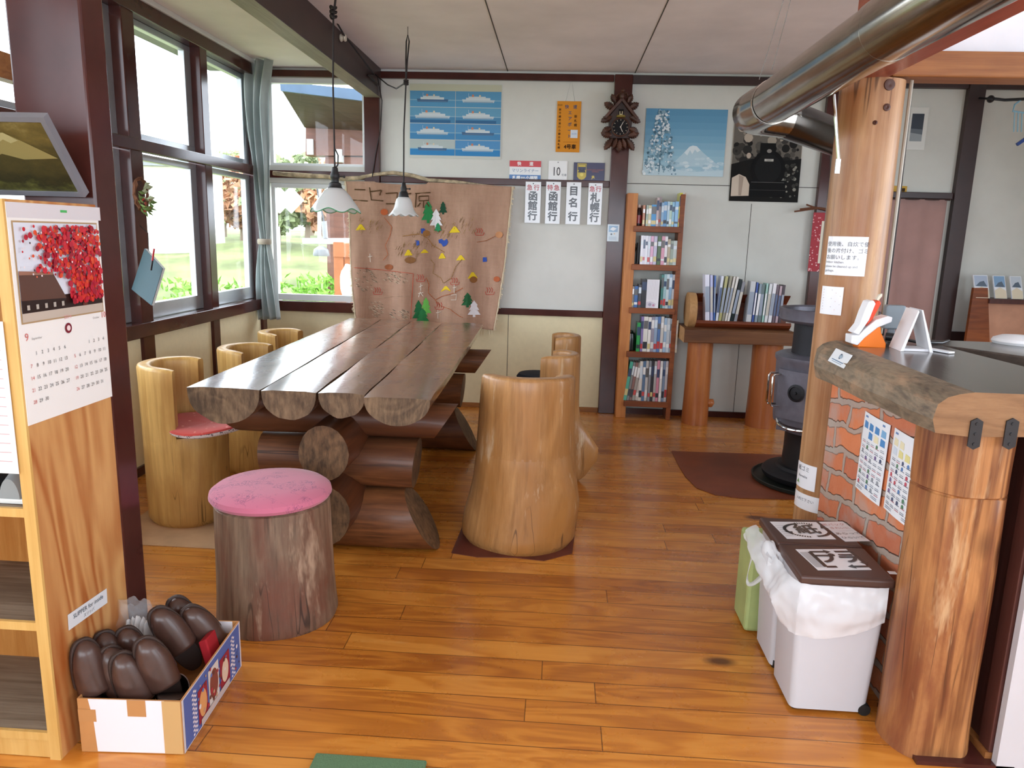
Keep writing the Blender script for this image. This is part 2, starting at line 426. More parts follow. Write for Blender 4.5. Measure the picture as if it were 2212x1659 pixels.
trim(13, 2.945, XR, YB - 0.03, YB, 0.66, 0.735, 'brown_dark')
struct(MB().box(0.479, 1.87, YB - 0.02, YB, 0, 0.045).build('baseboard_back', 'brown_paint'))
struct(MB().box(XL, -1.49, YB - 0.015, YB, 0, 0.04).build('baseboard_back', 'orange_wood'))
struct(MB().box(-1.374, 0.35, YB - 0.015, YB, 0, 0.035).build('baseboard_back', 'orange_wood'))

# left wall: beige dado, posts, rails and aluminium sashes
wl = MB(); wl.box(XL - 0.12, XL - 0.02, YF, YB + 0.1, 0, 0.76, m=1); wl.box(XL - 0.12, XL - 0.02, YF, YB + 0.1, 2.46, ZC, m=0)
wl.box(XL - 0.12, XL - 0.02, 5.60, YB + 0.1, 0.76, 2.46, m=0)
struct(wl.build('wall_left', ['wall_white', 'wall_beige']))
posts = [(-1.9, -1.8), (-0.55, -0.43), (0.65, 0.77), (2.0, 2.12), (3.87, 3.985), (4.70, 4.795), (5.52, 5.60)]
for i, (a, b) in enumerate(posts): trim(30 + i, XL - 0.11, XL, a, b, 0, 2.46)
trim(40, XL - 0.03, XL + 0.012, YF, 5.60, 1.735, 1.797)    # mid rail
trim(41, XL - 0.11, XL + 0.02, YF, 5.70, 0.755, 0.832)     # sill
trim(42, XL - 0.11, XL + 0.01, YF, 5.72, 2.425, 2.53)      # head
trim(43, XL + 0.0, XL + 0.025, YF, 5.74, 2.500, 2.53, 'white_frame')
struct(MB().box(XL - 0.02, XL - 0.005, YF, 5.7, 0, 0.05).build('baseboard_left', 'brown_paint'))
def sash(name, y0, y1, z0, z1, split=None):
    w = MB(); x0, x1 = XL - 0.10, XL - 0.06
    w.box(x0, x1, y0, y1, z0, z0 + (0.085 if z0 < 1 else 0.04)); w.box(x0, x1, y0, y1, z1 - 0.035, z1)
    w.box(x0 + 0.001, x1 - 0.001, y0, y0 + 0.03, z0, z1); w.box(x0 + 0.001, x1 - 0.001, y1 - 0.075, y1, z0, z1)
    if split:
        w.box(x0 - 0.01, x1 - 0.012, split, split + 0.04, z0, z1); w.box(x0 + 0.012, x1 + 0.01, split + 0.01, split + 0.05, z0, z1)
    o = struct(w.build(name, 'alu', bevel=0.003))
    MB().box(x0 + 0.018, x0 + 0.022, y0 + 0.01, y1 - 0.01, z0 + 0.02, z1 - 0.02).build('pane', 'window_glass', o)
wi = 1
for (a, b), (c, d) in zip(posts, posts[1:]):
    sp = b + (c - b) * 0.72 if c - b > 0.6 else None
    sash('window_%d' % wi, b, c, 1.80, 2.425, sp if c < 3.9 else None); wi += 1
    sash('window_%d' % wi, b, c, 0.835, 1.735, sp if c < 3.9 else None); wi += 1
# back window (two lights)
for z0, z1 in ((0.80, 1.70), (1.80, 2.462)):
    w = MB(); y0, y1 = YB + 0.02, YB + 0.07; x0, x1 = XL, -1.49
    w.box(x0, x1, y0, y1, z0, z0 + 0.05); w.box(x0, x1, y0, y1, z1 - 0.035, z1)
    for x in (x0, x1 - 0.03): w.box(x, x + 0.03, y0 + 0.001, y1 - 0.001, z0, z1)
    o = struct(w.build('window_%d' % wi, 'white_frame', bevel=0.003)); wi += 1
    MB().box(x0 + 0.01, x1 - 0.01, y0 + 0.02, y0 + 0.024, z0 + 0.02, z1 - 0.02).build('pane', 'window_glass', o)

# right wall and the wall behind the camera, each with wide openings
wr = MB(); wr.box(XR, XR + 0.1, YF, YB + 0.1, 0, 0.8); wr.box(XR, XR + 0.1, YF, YB + 0.1, 2.2, ZC)
for a, b in ((YF, -1.4), (0.6, 1.3), (3.4, YB + 0.1)): wr.box(XR, XR + 0.1, a, b, 0.8, 2.2)
struct(wr.build('wall_right', 'wall_white'))
wf = MB(); wf.box(XL - 0.1, XR + 0.1, YF - 0.1, YF, 0, 0.8); wf.box(XL - 0.1, XR + 0.1, YF - 0.1, YF, 2.2, ZC)
for a, b in ((XL - 0.1, -1.9), (-0.1, 0.1), (2.6, XR + 0.1)): wf.box(a, b, YF - 0.1, YF, 0.8, 2.2)
struct(wf.build('wall_front', 'wall_white'))

# ceiling beam running away from the camera, underside paled to paint in bounce light
bm_ = MB(); bm_.box(-1.475, -1.365, -1.9, YB - 0.02, 2.325, ZC, m=0)
o = struct(bm_.build('trim_50', 'brown_dark', bevel=0.004))
MB().box(-1.474, -1.366, -1.9, YB - 0.03, 2.3225, 2.3245).build('underside', 'underside', o)
# big painted post by the shoe shelf
trim(51, -1.42, -1.222, 1.93, 2.03, 0, ZC, 'brown_paint', 0.006)
# horizontal wood rail seen left of the big post
trim(52, XL - 0.02, XL + 0.05, 2.12, 3.3, 1.90, 2.0, 'orange_wood')
# ================================================================ log furniture
wood('table_top', '3a281d', '70533d', 'y', rings=7, stretch=0.06, rough=0.24, coat=1.0, coatr=0.17, patches='7d6149', pscale=4, wear=0.32, spec=0.5, bump=0.25, streak=.6, cracks=14)
MATS['table_top'].node_tree.nodes['Principled BSDF'].inputs['Coat IOR'].default_value = 1.7
wood('table_end', '4f3e2e', '8d7458', 'z', rings=5, stretch=0.8, rough=0.65, grain=0.6, fine=60, streak=.3, cracks=9)
wood('log_red_x', '3f2316', '8c5935', 'x', rings=6, stretch=0.10, rough=0.42, coat=0.1, patches='57321f', pw=0.55, streak=.7, cracks=12)
wood('log_red_y', '33190f', '64381f', 'y', rings=6, stretch=0.10, rough=0.45, coat=0.1, streak=.6)
wood('log_end', '43301f', '836345', 'z', rings=5, stretch=0.9, rough=0.65, grain=0.6, fine=60, cracks=9)
wood('chair_wood', 'a8793a', 'e0b870', 'z', rings=5, stretch=0.08, rough=0.45, coat=0.12, patches='b98a4c', pscale=3, streak=.35, cracks=16)
wood('chair_tan', '84582f', 'c4945e', 'z', rings=4, stretch=0.14, rough=0.42, coat=0.2, patches='a8743c', pscale=3.5, pw=0.6, pale='d8c4a4', streak=.3, cracks=12, knots=1.7)
wood('bark_wood', '4a382c', '8f7762', 'z', rings=7, stretch=0.10, rough=0.55, coat=0.06, patches='6e4232', pscale=4, pw=0.5, bump=0.4, pale='b79c84', streak=.6, cracks=14)

def half_log(x0, x1, yn, yf, xf0, xf1, zt, depth, seed, far_drop=1.0):
    """half-round plank: flat on top, belly below, slightly wandering edges"""
    m = MB(); N = 16; ny = 22; rings = []
    for j in range(ny + 1):
        t = j / ny; y = yn + (yf - yn) * t; a = x0 + (xf0 - x0) * t; b = x1 + (xf1 - x1) * t
        wl = 0.007 * noise.noise(Vector((seed * 7.0, y * 2.5, 0.3))) if 0 < j else 0; wr = 0.009 * noise.noise(Vector((seed * 3.0 + 9, y * 2.5, 4.3))) if 0 < j else 0
        a += wl; b += wr; c = (a + b) / 2; hw = (b - a) / 2; ring = []
        for k in range(N + 1):
            th = PI * k / N
            ring.append((c + hw * math.cos(th), y, zt - 0.004 - depth * (math.sin(th) ** 0.85) * (1 + 0.06 * noise.noise(Vector((k * 0.4, y * 3, seed))))))
        for k in range(1, 5):
            ring.append((a + 0.004 + (b - a - 0.008) * k / 5, y, zt + 0.0015 * noise.noise(Vector((k, y * 4, seed)))))
        rings.append(ring)
    m.loft(rings, m=0, capm=1)
    return m
tb = thing('log_table', 'long dining table of four split logs with flat dark tops on stacked round log trestles', 'table', (-0.93, 3.85, 0))
for k, (x0, x1, xf0, xf1, d, sd, yn) in enumerate(((-1.384, -1.103, -1.435, -1.216, 0.135, 1, 2.655), (-1.093, -0.884, -1.208, -1.000, 0.108, 2, 2.645), (-0.876, -0.700, -0.994, -0.782, 0.092, 3, 2.645), (-0.692, -0.447, -0.776, -0.500, 0.100, 4, 2.60))):
    half_log(x0, x1, yn, 5.06 - 0.02 * k, xf0, xf1, 0.76, d, sd).build('plank', ['table_top', 'table_end'], tb, smooth_angle=60)
def xlog(y, z, r, x0, x1, cut0=0.0, cut1=0.0, rz=None, seed=0):
    """round log along X; cutN shifts the end's top inwards (slanted saw cut)"""
    m = MB(); rz = rz or r; rings = []; n = 12
    for j in range(n + 1):
        t = j / n; ring = []
        for k in range(20):
            a = 2 * PI * k / 20; zz = math.sin(a); q = 1 + 0.05 * noise.noise(Vector((math.cos(a), zz, t * 3 + seed)))
            xa = x0 + cut0 * (zz * 0.5 + 0.5); xb = x1 - cut1 * (zz * 0.5 + 0.5)
            ring.append((xa + (xb - xa) * t, y + r * q * math.cos(a), z + rz * q * zz))
        rings.append(ring)
    return m.loft(rings, m=0, capm=1)
def ylog(x, z, r, y0, y1, seed=0, rz=None):
    m = MB(); rings = []; n = 14
    for j in range(n + 1):
        t = j / n
        rings.append([(x + r * (1 + 0.05 * noise.noise(Vector((math.cos(a), math.sin(a), t * 4 + seed)))) * math.cos(a), y0 + (y1 - y0) * t, z + (rz or r) * math.sin(a)) for a in [2 * PI * k / 20 for k in range(20)]])
    return m.loft(rings, m=0, capm=1)
for i, yc in enumerate((3.02, 4.55)):
    xlog(yc, 0.135, 0.125, -1.24, -0.475, 0.12, 0.15, 0.135, seed=i).build('base_log', ['log_red_x', 'log_end'], tb)
    xlog(yc, 0.385, 0.105, -1.215, -0.585, -0.03, -0.02, 0.108, seed=i + 3).build('middle_log', ['log_red_x', 'log_end'], tb)
    xlog(yc, 0.575, 0.085, -1.33, -0.50, -0.16, -0.10, 0.075, seed=i + 6).build('bearer_log', ['log_red_x', 'log_end'], tb)
ylog(-0.885, 0.50, 0.100, 2.72, 4.78, 1, 0.112).build('stretcher', ['log_red_y', 'log_end'], tb)
ylog(-0.895, 0.235, 0.105, 2.74, 4.80, 2, 0.125).build('stretcher', ['log_red_y', 'log_end'], tb)
world(tb)

def trunk_r(a, z, spec):
    """outer radius at angle a and height z"""
    r0, r1, fl, h, seed, burls = spec
    r = r0 + (r1 - r0) * min(1, z / h) + fl * math.exp(-z / 0.10)
    r *= 1 + 0.035 * noise.noise(Vector((math.cos(a) * 1.3 + seed * 4.7, math.sin(a) * 1.3, z * 1.6)))
    for ba, bz, bh, bw in burls:
        d = (a - ba + PI) % (2 * PI) - PI
        r += bh * math.exp(-(d / bw) ** 2 - ((z - bz) / 0.13) ** 2)
    if z < 0.03: r -= 0.02 * (1 - z / 0.03)
    return r
def log_chair(label, loc, face, spec, hs, a0, a1, mat, wall=0.05, lean=0.0, slope=0.0, crown=0.0, group='carved log chairs round the table'):
    """tree-trunk chair. The back stands on the trunk's edge from angle a0 to a1 (degrees, room angles); spec = radii, flare, height, seed, burls"""
    t = thing('log_chair', label, 'chair', loc, 0.0, group); h = spec[3]; S = 40
    zs = [0, 0.01, 0.03, 0.07, 0.13, 0.2, 0.28, 0.36, hs - 0.012]
    m = MB(); rings = [[(trunk_r(a, z, spec) * math.cos(a) + lean * z, trunk_r(a, z, spec) * math.sin(a), z) for a in [2 * PI * k / S for k in range(S)]] for z in zs]
    for q, dz in ((0.985, 0.0), (0.8, -0.004), (0.4, -0.012), (0.05, -0.015)):
        rings.append([(trunk_r(a, hs, spec) * q * math.cos(a) + lean * hs, trunk_r(a, hs, spec) * q * math.sin(a), hs + dz) for a in [2 * PI * k / S for k in range(S)]])
    m.loft(rings); m.build('trunk', mat, t, smooth_angle=50)
    b = MB(); A0, A1 = math.radians(a0), math.radians(a1); n = 30; secs = []
    for i in range(n + 1):
        u = i / n; a = A0 + (A1 - A0) * u; top = h + slope * (u - 0.5) - 0.012 * (abs(2 * u - 1) ** 8) + crown * math.sin(u * PI)
        w = wall * (1 + 0.25 * math.sin(u * PI)); sec = []
        ro = lambda z: trunk_r(a, z, spec)
        for z in [hs - 0.02 + (top - 0.015 - hs + 0.02) * k / 6 for k in range(7)]: sec.append((ro(z), z))
        sec += [(ro(top) - 0.004, top - 0.004), (ro(top) - 0.012, top), (ro(top) - w + 0.012, top), (ro(top) - w + 0.003, top - 0.005), (ro(top) - w, top - 0.015)]
        for z in [top - 0.05 - (top - 0.05 - hs) * k / 4 for k in range(5)]: sec.append((ro(z) - w - (0.02 if k == 4 else 0), z))
        sec.append((ro(hs) - w - 0.02, hs - 0.02))
        secs.append([(r * math.cos(a) + lean * z, r * math.sin(a), z) for r, z in sec])
    b.loft(secs); b.build('backrest', mat, t, smooth_angle=50)
    return t
# (radius low, radius high, foot flare, height, seed, burls)
log_chair('yellow log chair nearest the shoe shelf, with the red cushion on its seat', (-1.70, 3.23, 0), 0, (0.175, 0.19, 0.0, 0.745, 1, ()), 0.43, 88, 285, 'chair_wood')
log_chair('yellow log chair on the window side, second from the near end of the table', (-1.70, 4.02, 0), 0, (0.18, 0.19, 0.01, 0.70, 2, ()), 0.42, 75, 275, 'chair_wood')
log_chair('yellow log chair in the window corner, farthest on the window side', (-1.80, 4.78, 0), 0, (0.16, 0.17, 0.01, 0.69, 3, ()), 0.42, 65, 270, 'chair_wood')
log_chair('large tan log chair with a bulging foot, its back turned to the viewer', (-0.13, 3.20, 0), 0, (0.235, 0.205, 0.015, 0.752, 4, ((math.radians(-28), 0.20, 0.045, 0.55), (math.radians(190), 0.10, 0.03, 0.5))), 0.44, 178, 400, 'chair_tan', 0.055, 0.02, -0.014, 0.016)
log_chair('smaller tan log chair right behind the large one, root stub at its foot', (-0.01, 4.05, 0), 0, (0.155, 0.145, 0.01, 0.725, 5, ((math.radians(-12), 0.17, 0.13, 0.22),)), 0.43, -118, 92, 'chair_tan', 0.045)
log_chair('tan log chair with a dark cushion, farthest on the right side', (0.02, 4.83, 0), 0, (0.145, 0.14, 0.01, 0.725, 6, ()), 0.42, -100, 110, 'chair_tan', 0.04)

# cushions
def fabric(name, base, spots, scale, lo, hi, rough=0.9):
    m = NT(name); vo = m.n('ShaderNodeTexVoronoi', feature='F1'); vo.inputs['Scale'].default_value = scale; m.l(m.coord(), vo.inputs['Vector'])
    f = m.ramp(vo.outputs['Distance'], [(lo, (1, 1, 1, 1)), (hi, (0, 0, 0, 1))]); m.base(m.mix(f, lin(base), lin(spots)))
    m.set(rough=rough, sheen=0.3); m.bump(m.noise(m.coord(), 400, 2), 0.2, 0.001)
def floral():
    m = NT('pink_floral'); v = m.coord()
    f = m.noise(v, 34, 3, 0.6, 2.2); w = m.math('ABSOLUTE', m.math('SUBTRACT', f, 0.5))
    ln = m.ramp(w, [(0.018, (1, 1, 1, 1)), (0.04, (0, 0, 0, 1))]); pt = m.ramp(m.noise(v, 12, 3), [(0.5, (0, 0, 0, 1)), (0.6, (1, 1, 1, 1))])
    m.base(m.mix(m.math('MULTIPLY', m.math('MULTIPLY', ln, pt), 0.8), lin('c96f8a'), lin('7c3f68'))); m.set(rough=0.85, sheen=0.3)
floral()
fabric('red_print', 'c9473f', 'e89a86', 26, 0.10, 0.2); fabric('dot_print', 'e9dfe0', '5a4650', 95, 0.28, 0.36); plain('navy_cloth', '20283a', 0.9)
cu = thing('seat_cushion', 'thin red cushion with a spotted white rim on the nearest left log chair', 'cushion', (-1.565, 3.20, 0.434), 0.0)
m = MB(); rg = []
for r, z in ((0.10, 0.0), (0.16, 0.002), (0.185, 0.014), (0.19, 0.026)): rg.append([(r * 1.02 * math.cos(a), r * math.sin(a), z + 0.012 * math.cos(2 * a + 0.5) * (r / 0.18) ** 2 + 0.012) for a in [2 * PI * k / 36 for k in range(36)]])
m.loft(rg, cap1=False); m.build('rim', 'dot_print', cu)
m = MB(); rg = []
for r, z in ((0.19, 0.026), (0.187, 0.034), (0.165, 0.04), (0.10, 0.034), (0.02, 0.03)): rg.append([((r * 1.02) * math.cos(a), r * math.sin(a), z + 0.012 * math.cos(2 * a + 0.5) * (r / 0.18) ** 2 + 0.012 + 0.004 * noise.noise(Vector((a * 3, r * 20, 1)))) for a in [2 * PI * k / 36 for k in range(36)]])
m.loft(rg, cap0=False); m.build('cover', 'red_print', cu)
m = MB(); m.lathe([(0.10, 0.0), (0.135, 0.008), (0.14, 0.025), (0.125, 0.045), (0.05, 0.05)], 24, (0, 0, 0)); o = m.build('seat_cushion', 'navy_cloth', label='dark blue round cushion on the farthest right log chair, sticking out towards the table', cat='cushion'); o.location = (-0.115, 4.85, 0.412)

# stool with pink pad
st = thing('log_stool', 'brown bark-scraped log stool under a pink pad, in front of the table', 'stool', (-0.965, 2.405, 0))
m = MB(); rings = []
for z in (0, 0.012, 0.04, 0.1, 0.18, 0.26, 0.34, 0.40, 0.425, 0.435):
    rr = 0.205 - 0.012 * z / 0.43 + 0.008 * math.exp(-z / 0.08) - (0.012 if z > 0.43 else 0) - (0.006 if z == 0 else 0)
    rings.append([((rr * (1 + 0.03 * noise.noise(Vector((math.cos(a) * 1.4, math.sin(a) * 1.4, z * 2 + 8))))) * math.cos(a) + 0.02 * (0.2 - z), (rr * (1 + 0.03 * noise.noise(Vector((math.cos(a) * 1.4, math.sin(a) * 1.4, z * 2 + 8))))) * math.sin(a), z) for a in [2 * PI * k / 44 for k in range(44)]])
m.loft(rings).build('trunk', 'bark_wood', st)
m = MB(); m.lathe([(0.16, -0.004), (0.198, 0.0), (0.206, 0.012), (0.203, 0.028), (0.185, 0.042), (0.13, 0.052), (0.06, 0.055), (0.01, 0.056)], 44, (-0.006, 0, 0.437), cap0=False)
m.build('seat_pad', 'pink_floral', st, label='round pink floral seat pad')

# protective sheets on the boards
plain('sheet_brown', '6a3428', 0.5, var=0.1); plain('sheet_pale', 'c09a74', 0.7); plain('sheet_stove', '7a3c22', 0.45, var=0.1, scale=5)
m = MB(); pts = [aZ(x, y, 0.001) for x, y in ((975, 1195), (1030, 1204), (1110, 1205), (1175, 1212), (1236, 1196))] + [Vector((0.14, 3.5, 0.001)), Vector((-0.40, 3.5, 0.001))]
m.prism(pts, (0, 0, 0.002)); m.build('floor_sheet', 'sheet_brown', label='thin brown protective sheet under the large tan log chair', cat='floor mat')
m = MB(); m.box(-1.93, -1.42, 2.885, 3.5, 0.001, 0.004); m.build('floor_sheet', 'sheet_pale', label='pale tan board under the nearest left log chair', cat='floor mat')
m = MB(); pts = [aZ(x, y, 0.001) for x, y in ((1450, 975), (1465, 1005), (1480, 1030), (1505, 1055), (1545, 1070), (1600, 1077), (1720, 1080))] + [Vector((2.0, 3.87, 0.001)), Vector((2.0, 4.75, 0.001))]
m.prism(pts, (0, 0, 0.003)); m.build('floor_sheet', 'sheet_stove', label='wide brown curved-edge hearth sheet under the iron stove', cat='floor mat')
plain('green_mat', '5c7a58', 0.95, bump=0.6, scale=300)
a = aZ(690, 1640); b = aZ(905, 1652)
m = MB(); m.box(a.x - 0.012, b.x + 0.02, 0.9, a.y + 0.01, 0.001, 0.012); m.build('door_mat', 'green_mat', bevel=0.004, label='dull green doormat, its edge at the bottom of the photo', cat='mat')
# ================================================================ shoe shelf and what hangs on it
wood('ply', 'a45a26', 'd6a468', 'z', rings=2.4, stretch=0.20, rough=0.5, knots=2.6, grain=0.12, bump=0.05, ringw=0.48, rfreq=70.0)
wood('pine_edge', 'c99a52', 'e0b870', 'z', rings=6, rough=0.5)
wood('weathered', '6d5a48', '9a8a76', 'x', rings=6, rough=0.7, grain=0.6)
wood('shelf_back', 'b5702e', 'd5954f', 'z', rings=5, stretch=0.2, rough=0.5)
PX = -1.225; PY0, PY1 = 1.60, 1.935
sh = thing('shoe_shelf', 'plywood shoe shelf with open compartments standing against the painted post', 'shelf', (-1.5, 1.77, 0))
m = MB(); m.box(PX - 0.022, PX, PY0 + 0.006, PY1, 0, 1.40); m.build('side_panel', 'ply', sh)
m = MB(); m.box(PX - 0.028, PX + 0.0005, PY0 - 0.002, PY0 + 0.006, 0, 1.40); m.build('front_edging', 'pine_edge', sh)
m = MB(); m.box(-1.80, -1.778, PY0, PY1, 0, 1.40); m.build('side_panel', 'ply', sh)
m = MB(); m.box(-1.778, PX - 0.022, PY1 - 0.012, PY1, 0, 1.40); m.build('back_panel', 'shelf_back', sh)
z1 = aY(20, 1098, 1.6).z; z2 = aY(45, 1344, 1.6).z
for z in (0.075, z2, z1, z1 + 0.33, 1.398):
    m = MB(); m.box(-1.778, PX - 0.028, PY0 + 0.01, PY1 - 0.012, z - 0.02, z - 0.001); m.build('shelf_board', 'weathered', sh)
    m = MB(); m.box(-1.778, PX - 0.028, PY0, PY0 + 0.01, z - 0.022, z); m.build('edging', 'pine_edge', sh)
m = MB(); m.box(-1.778, PX - 0.028, PY0 + 0.004, PY0 + 0.016, 0.002, 0.05); m.build('plinth', 'pine_edge', sh)
world(sh)
def sneaker(x, y, z, col, label):
    t = thing('shoe', label, 'shoe', (x, y, z), 0)
    m = MB(); rg = []
    for u, w, h in ((0.0, .025, .05), (.03, .034, .065), (.08, .036, .07), (.13, .037, .05), (.19, .045, .042), (.24, .042, .035), (.265, .02, .02)):
        rg.append([(w * math.cos(a), u, 0.014 + max(0, h * math.sin(a))) for a in [PI * k / 10 for k in range(11)]])
    m.loft(rg, col=col); m.build('upper', 'plastic', t)
    m = MB(); m.box(-.04, .04, 0, .262, 0, .014, 'd9d9d4'); m.build('sole', 'plastic', t, bevel=.004)
sneaker(-1.305, 1.625, z1, '8f9494', 'grey shoe beside the panel on the upper visible board of the shoe shelf')
sneaker(-1.405, 1.63, z1, '2a2a2c', 'dark shoe on the shoe shelf, left of the grey shoe')
F = Flat((-1.345, 1.593, z1 + 0.09), (1, 0, 0), (0, 0, 1)); F.slab(0, 0, 0.095, 0.36, 0.001, 'e9e6e4')
for k in range(14): F.line([(0.012, 0.03 + k * 0.022), (0.083, 0.03 + k * 0.022)], 0.002, 'c9a5a5')
F.build('notice', 'print_matt', label='white sheet with faint lines hanging in front of the shoe shelf', cat='paper')

# calendar on the side panel
cx = PX + 0.0025
tl, tr, bl = aX(8, 432, cx), aX(212, 438, cx), aX(57, 922, cx)
Y0, Yw, Z0, Zh = tl.y + 0.004, tr.y - tl.y, bl.z, tl.z - bl.z - 0.003
cal = thing('wall_calendar', 'two-month wall calendar with a red maple photograph on the plywood panel', 'calendar', (cx, Y0 + Yw / 2, Z0))
F = Flat((cx, Y0, Z0), (0, 1, 0), (0, 0, 1)); F.slab(0, 0, Yw, Zh, 0.0015, 'f0efec')
F.rect(0, Zh - 0.034, Yw, Zh, 'd9d6da'); F.up(); F.rect(0.18, Zh - 0.018, 0.205, Zh - 0.012, '58b868')
gx = [0.028 + i * 0.0205 for i in range(7)]; gx2 = [0.186 + i * 0.0205 for i in range(7)]; gy = [0.205 - i * 0.030 for i in range(6)]
gz = Zh * 0.47
def month(xs, first, days):
    r, c = 0, first
    for d in range(1, days + 1):
        F.text(str(d), xs[c], gz - 0.075 - r * 0.0285, 0.0125, 'c8605e' if c == 0 else '5a5a5c', bold=0.0); c += 1
        if c == 7: c = 0; r += 1
F.text('9', 0.022, gz - 0.035, 0.026, 'd4756f'); F.text('September', 0.055, gz - 0.04, 0.008, '9a9a9a'); F.text('10', 0.318, gz - 0.012, 0.022, 'd4756f'); F.text('October', 0.285, gz - 0.016, 0.008, '9a9a9a')
month(gx, 1, 30); month(gx2, 3, 31)
F.text('2014', Yw / 2, gz - 0.002, 0.014, 'e0a0a0'); F.disc(Yw / 2, gz - 0.03, 0.013, '7a2433', ry=0.013); F.up(); F.disc(Yw / 2, gz - 0.03, 0.007, 'f0d9d9')
F.build('sheet', 'print_matt', parent=cal)
ptl, pbl, ptr = aX(26, 480, cx), aX(52, 697, cx), aX(206, 484, cx)
u0, u1 = ptl.y - Y0, ptr.y - Y0; v1, v0 = ptl.z - Z0, pbl.z - Z0
P = Flat((cx + 0.001, Y0, Z0), (0, 1, 0), (0, 0, 1)); P.rect(u0 - 0.004, v0 - 0.004, u1 + 0.004, v1 + 0.004, 'b79a72'); P.up()
P.rect(u0, v0, u1, v1, 'dfe6f2'); P.up(); W_, H_ = u1 - u0, v1 - v0; rr = random.Random(3)
P.rect(u0, v0, u1, v0 + 0.10 * H_, 'c9bcae'); P.up()
P.poly([(u0, v0 + .09 * H_), (u1, v0 + .09 * H_), (u1, v0 + .24 * H_), (u0, v0 + .24 * H_)], '2f211f'); P.up()
P.poly([(u0, v0 + .22 * H_), (u0 + .52 * W_, v0 + .20 * H_), (u0 + .38 * W_, v0 + .48 * H_), (u0, v0 + .50 * H_)], '5f4238'); P.up()
P.poly([(u0, v0 + .48 * H_), (u0 + .38 * W_, v0 + .46 * H_), (u0 + .38 * W_, v0 + .49 * H_), (u0, v0 + .52 * H_)], 'a0725e'); P.up()
for k in range(5): P.rect(u0 + (.05 + .1 * k) * W_, v0 + .12 * H_, u0 + (.08 + .1 * k) * W_, v0 + .17 * H_, 'b9b2a8')
P.poly([(u0 + .72 * W_, v0 + .09 * H_), (u0 + .78 * W_, v0 + .09 * H_), (u0 + .80 * W_, v0 + .45 * H_), (u0 + .74 * W_, v0 + .45 * H_)], '6b3a30'); P.up()
P.line([(u0 + .45 * W_, v0 + .98 * H_), (u0 + .62 * W_, v0 + .84 * H_), (u0 + .9 * W_, v0 + .80 * H_)], W_ * .012, '3a2024'); P.line([(u0 + .76 * W_, v0 + .4 * H_), (u0 + .66 * W_, v0 + .7 * H_), (u0 + .4 * W_, v0 + .86 * H_)], W_ * .012, '3a2024'); P.up()
for k in range(1100):
    a = rr.random() ** 0.7; b = rr.random()
    if b < 0.30 + 0.25 * (1 - a) and not (a > .55 and b > .13): continue
    if a < .25 and rr.random() < .65: continue
    if k % 150 == 0: P.up()
    P.disc(u0 + (.03 + .94 * a) * W_, v0 + (.03 + .94 * b) * H_, W_ * rr.uniform(.008, .03), rr.choice(['c8232f', 'd8372c', 'b81f38', 'e0522d', '9c1a30', 'd02c3c']), 7)
P.up()
for k in range(90):
    a, b = rr.random(), rr.uniform(.45, .98); P.disc(u0 + (.02 + .95 * a) * W_, v0 + b * H_, W_ * .009, rr.choice(['e8dfe6', 'f0e6ea', '3a1a20', 'e67050']), 5)
P.build('photograph', 'print_gloss', parent=cal); world(cal)
# strip label
q = aX(147, 1333, cx); q2 = aX(232, 1270, cx); q3 = aX(232, 1302, cx); q4 = aX(149, 1362, cx)
F = Flat((cx, q4.y, q4.z), Vector((0, q3.y - q4.y, q3.z - q4.z)), Vector((0, -(q3.z - q4.z), q3.y - q4.y)))
L = (q3 - q4).length; H = (q2 - q3).length
F.slab(0, 0, L, H, 0.001, 'dfe3e8'); F.text('SLIPPER for inside', L / 2, H * .66, L * .105, '4a5560'); F.text('スリッパ', L / 2, H * .26, L * .07, '6a7580')
F.build('sign_strip', 'print_matt', label='small white strip sign low on the plywood panel above the slippers', cat='sign')

# framed landscape leaning forward on top of the shelf
pic = thing('framed_picture', 'grey-framed dark landscape picture leaning out over the shoe shelf top', 'picture', (-1.45, 1.88, 1.41))
br = aY(186, 424, 1.90); tR = aX(95, 252, br.x)
bl_, tl_ = br + Vector((-0.36, 0, 0.0)), tR + Vector((-0.36, 0, 0.0)); Uv = (br - bl_).normalized(); Wv = (tR - br); Hh = Wv.length
F = Flat(bl_, Uv, Wv); Wd = 0.36
m = MB(); b = 0.013
N_ = F.N
def bar(u0, v0, u1, v1): m.hexa([F.pt(u, v, -0.018) for u, v in ((u0, v0), (u1, v0), (u1, v1), (u0, v1))] + [F.pt(u, v, 0.004) for u, v in ((u0, v0), (u1, v0), (u1, v1), (u0, v1))])
bar(0, 0, Wd, b); bar(0, Hh - b, Wd, Hh); bar(0, b, b, Hh - b); bar(Wd - b, b, Wd, Hh - b); plain('frame_grey', '8d8d95', 0.4, metal=0.4); m.build('frame', 'frame_grey', pic)
def landscape():
    m = NT('oil_landscape'); v = m.coord(); f = m.noise(m.coord((1, 1, 2)), 9, 6, 0.7)
    sep = m.n('ShaderNodeSeparateXYZ'); m.l(v, sep.inputs[0])
    t = m.math('ADD', m.math('MULTIPLY', m.math('SUBTRACT', sep.outputs['Z'], 1.41), 4.2), m.math('MULTIPLY', m.math('SUBTRACT', f, 0.5), 0.9))
    m.base(m.ramp(t, [(0.05, lin('5c5b2a')), (0.2, lin('2e2a16')), (0.45, lin('4b4120')), (0.65, lin('6b5a2c')), (0.9, lin('9c8a55'))])); m.set(rough=0.35)
landscape()
m = MB(); 
m.hexa([F.pt(u, v, -0.012) for u, v in ((b, b), (Wd - b, b), (Wd - b, Hh - b), (b, Hh - b))] + [F.pt(u, v, 0.0) for u, v in ((b, b), (Wd - b, b), (Wd - b, Hh - b), (b, Hh - b))]); cvs = m.build('canvas', 'oil_landscape', pic)
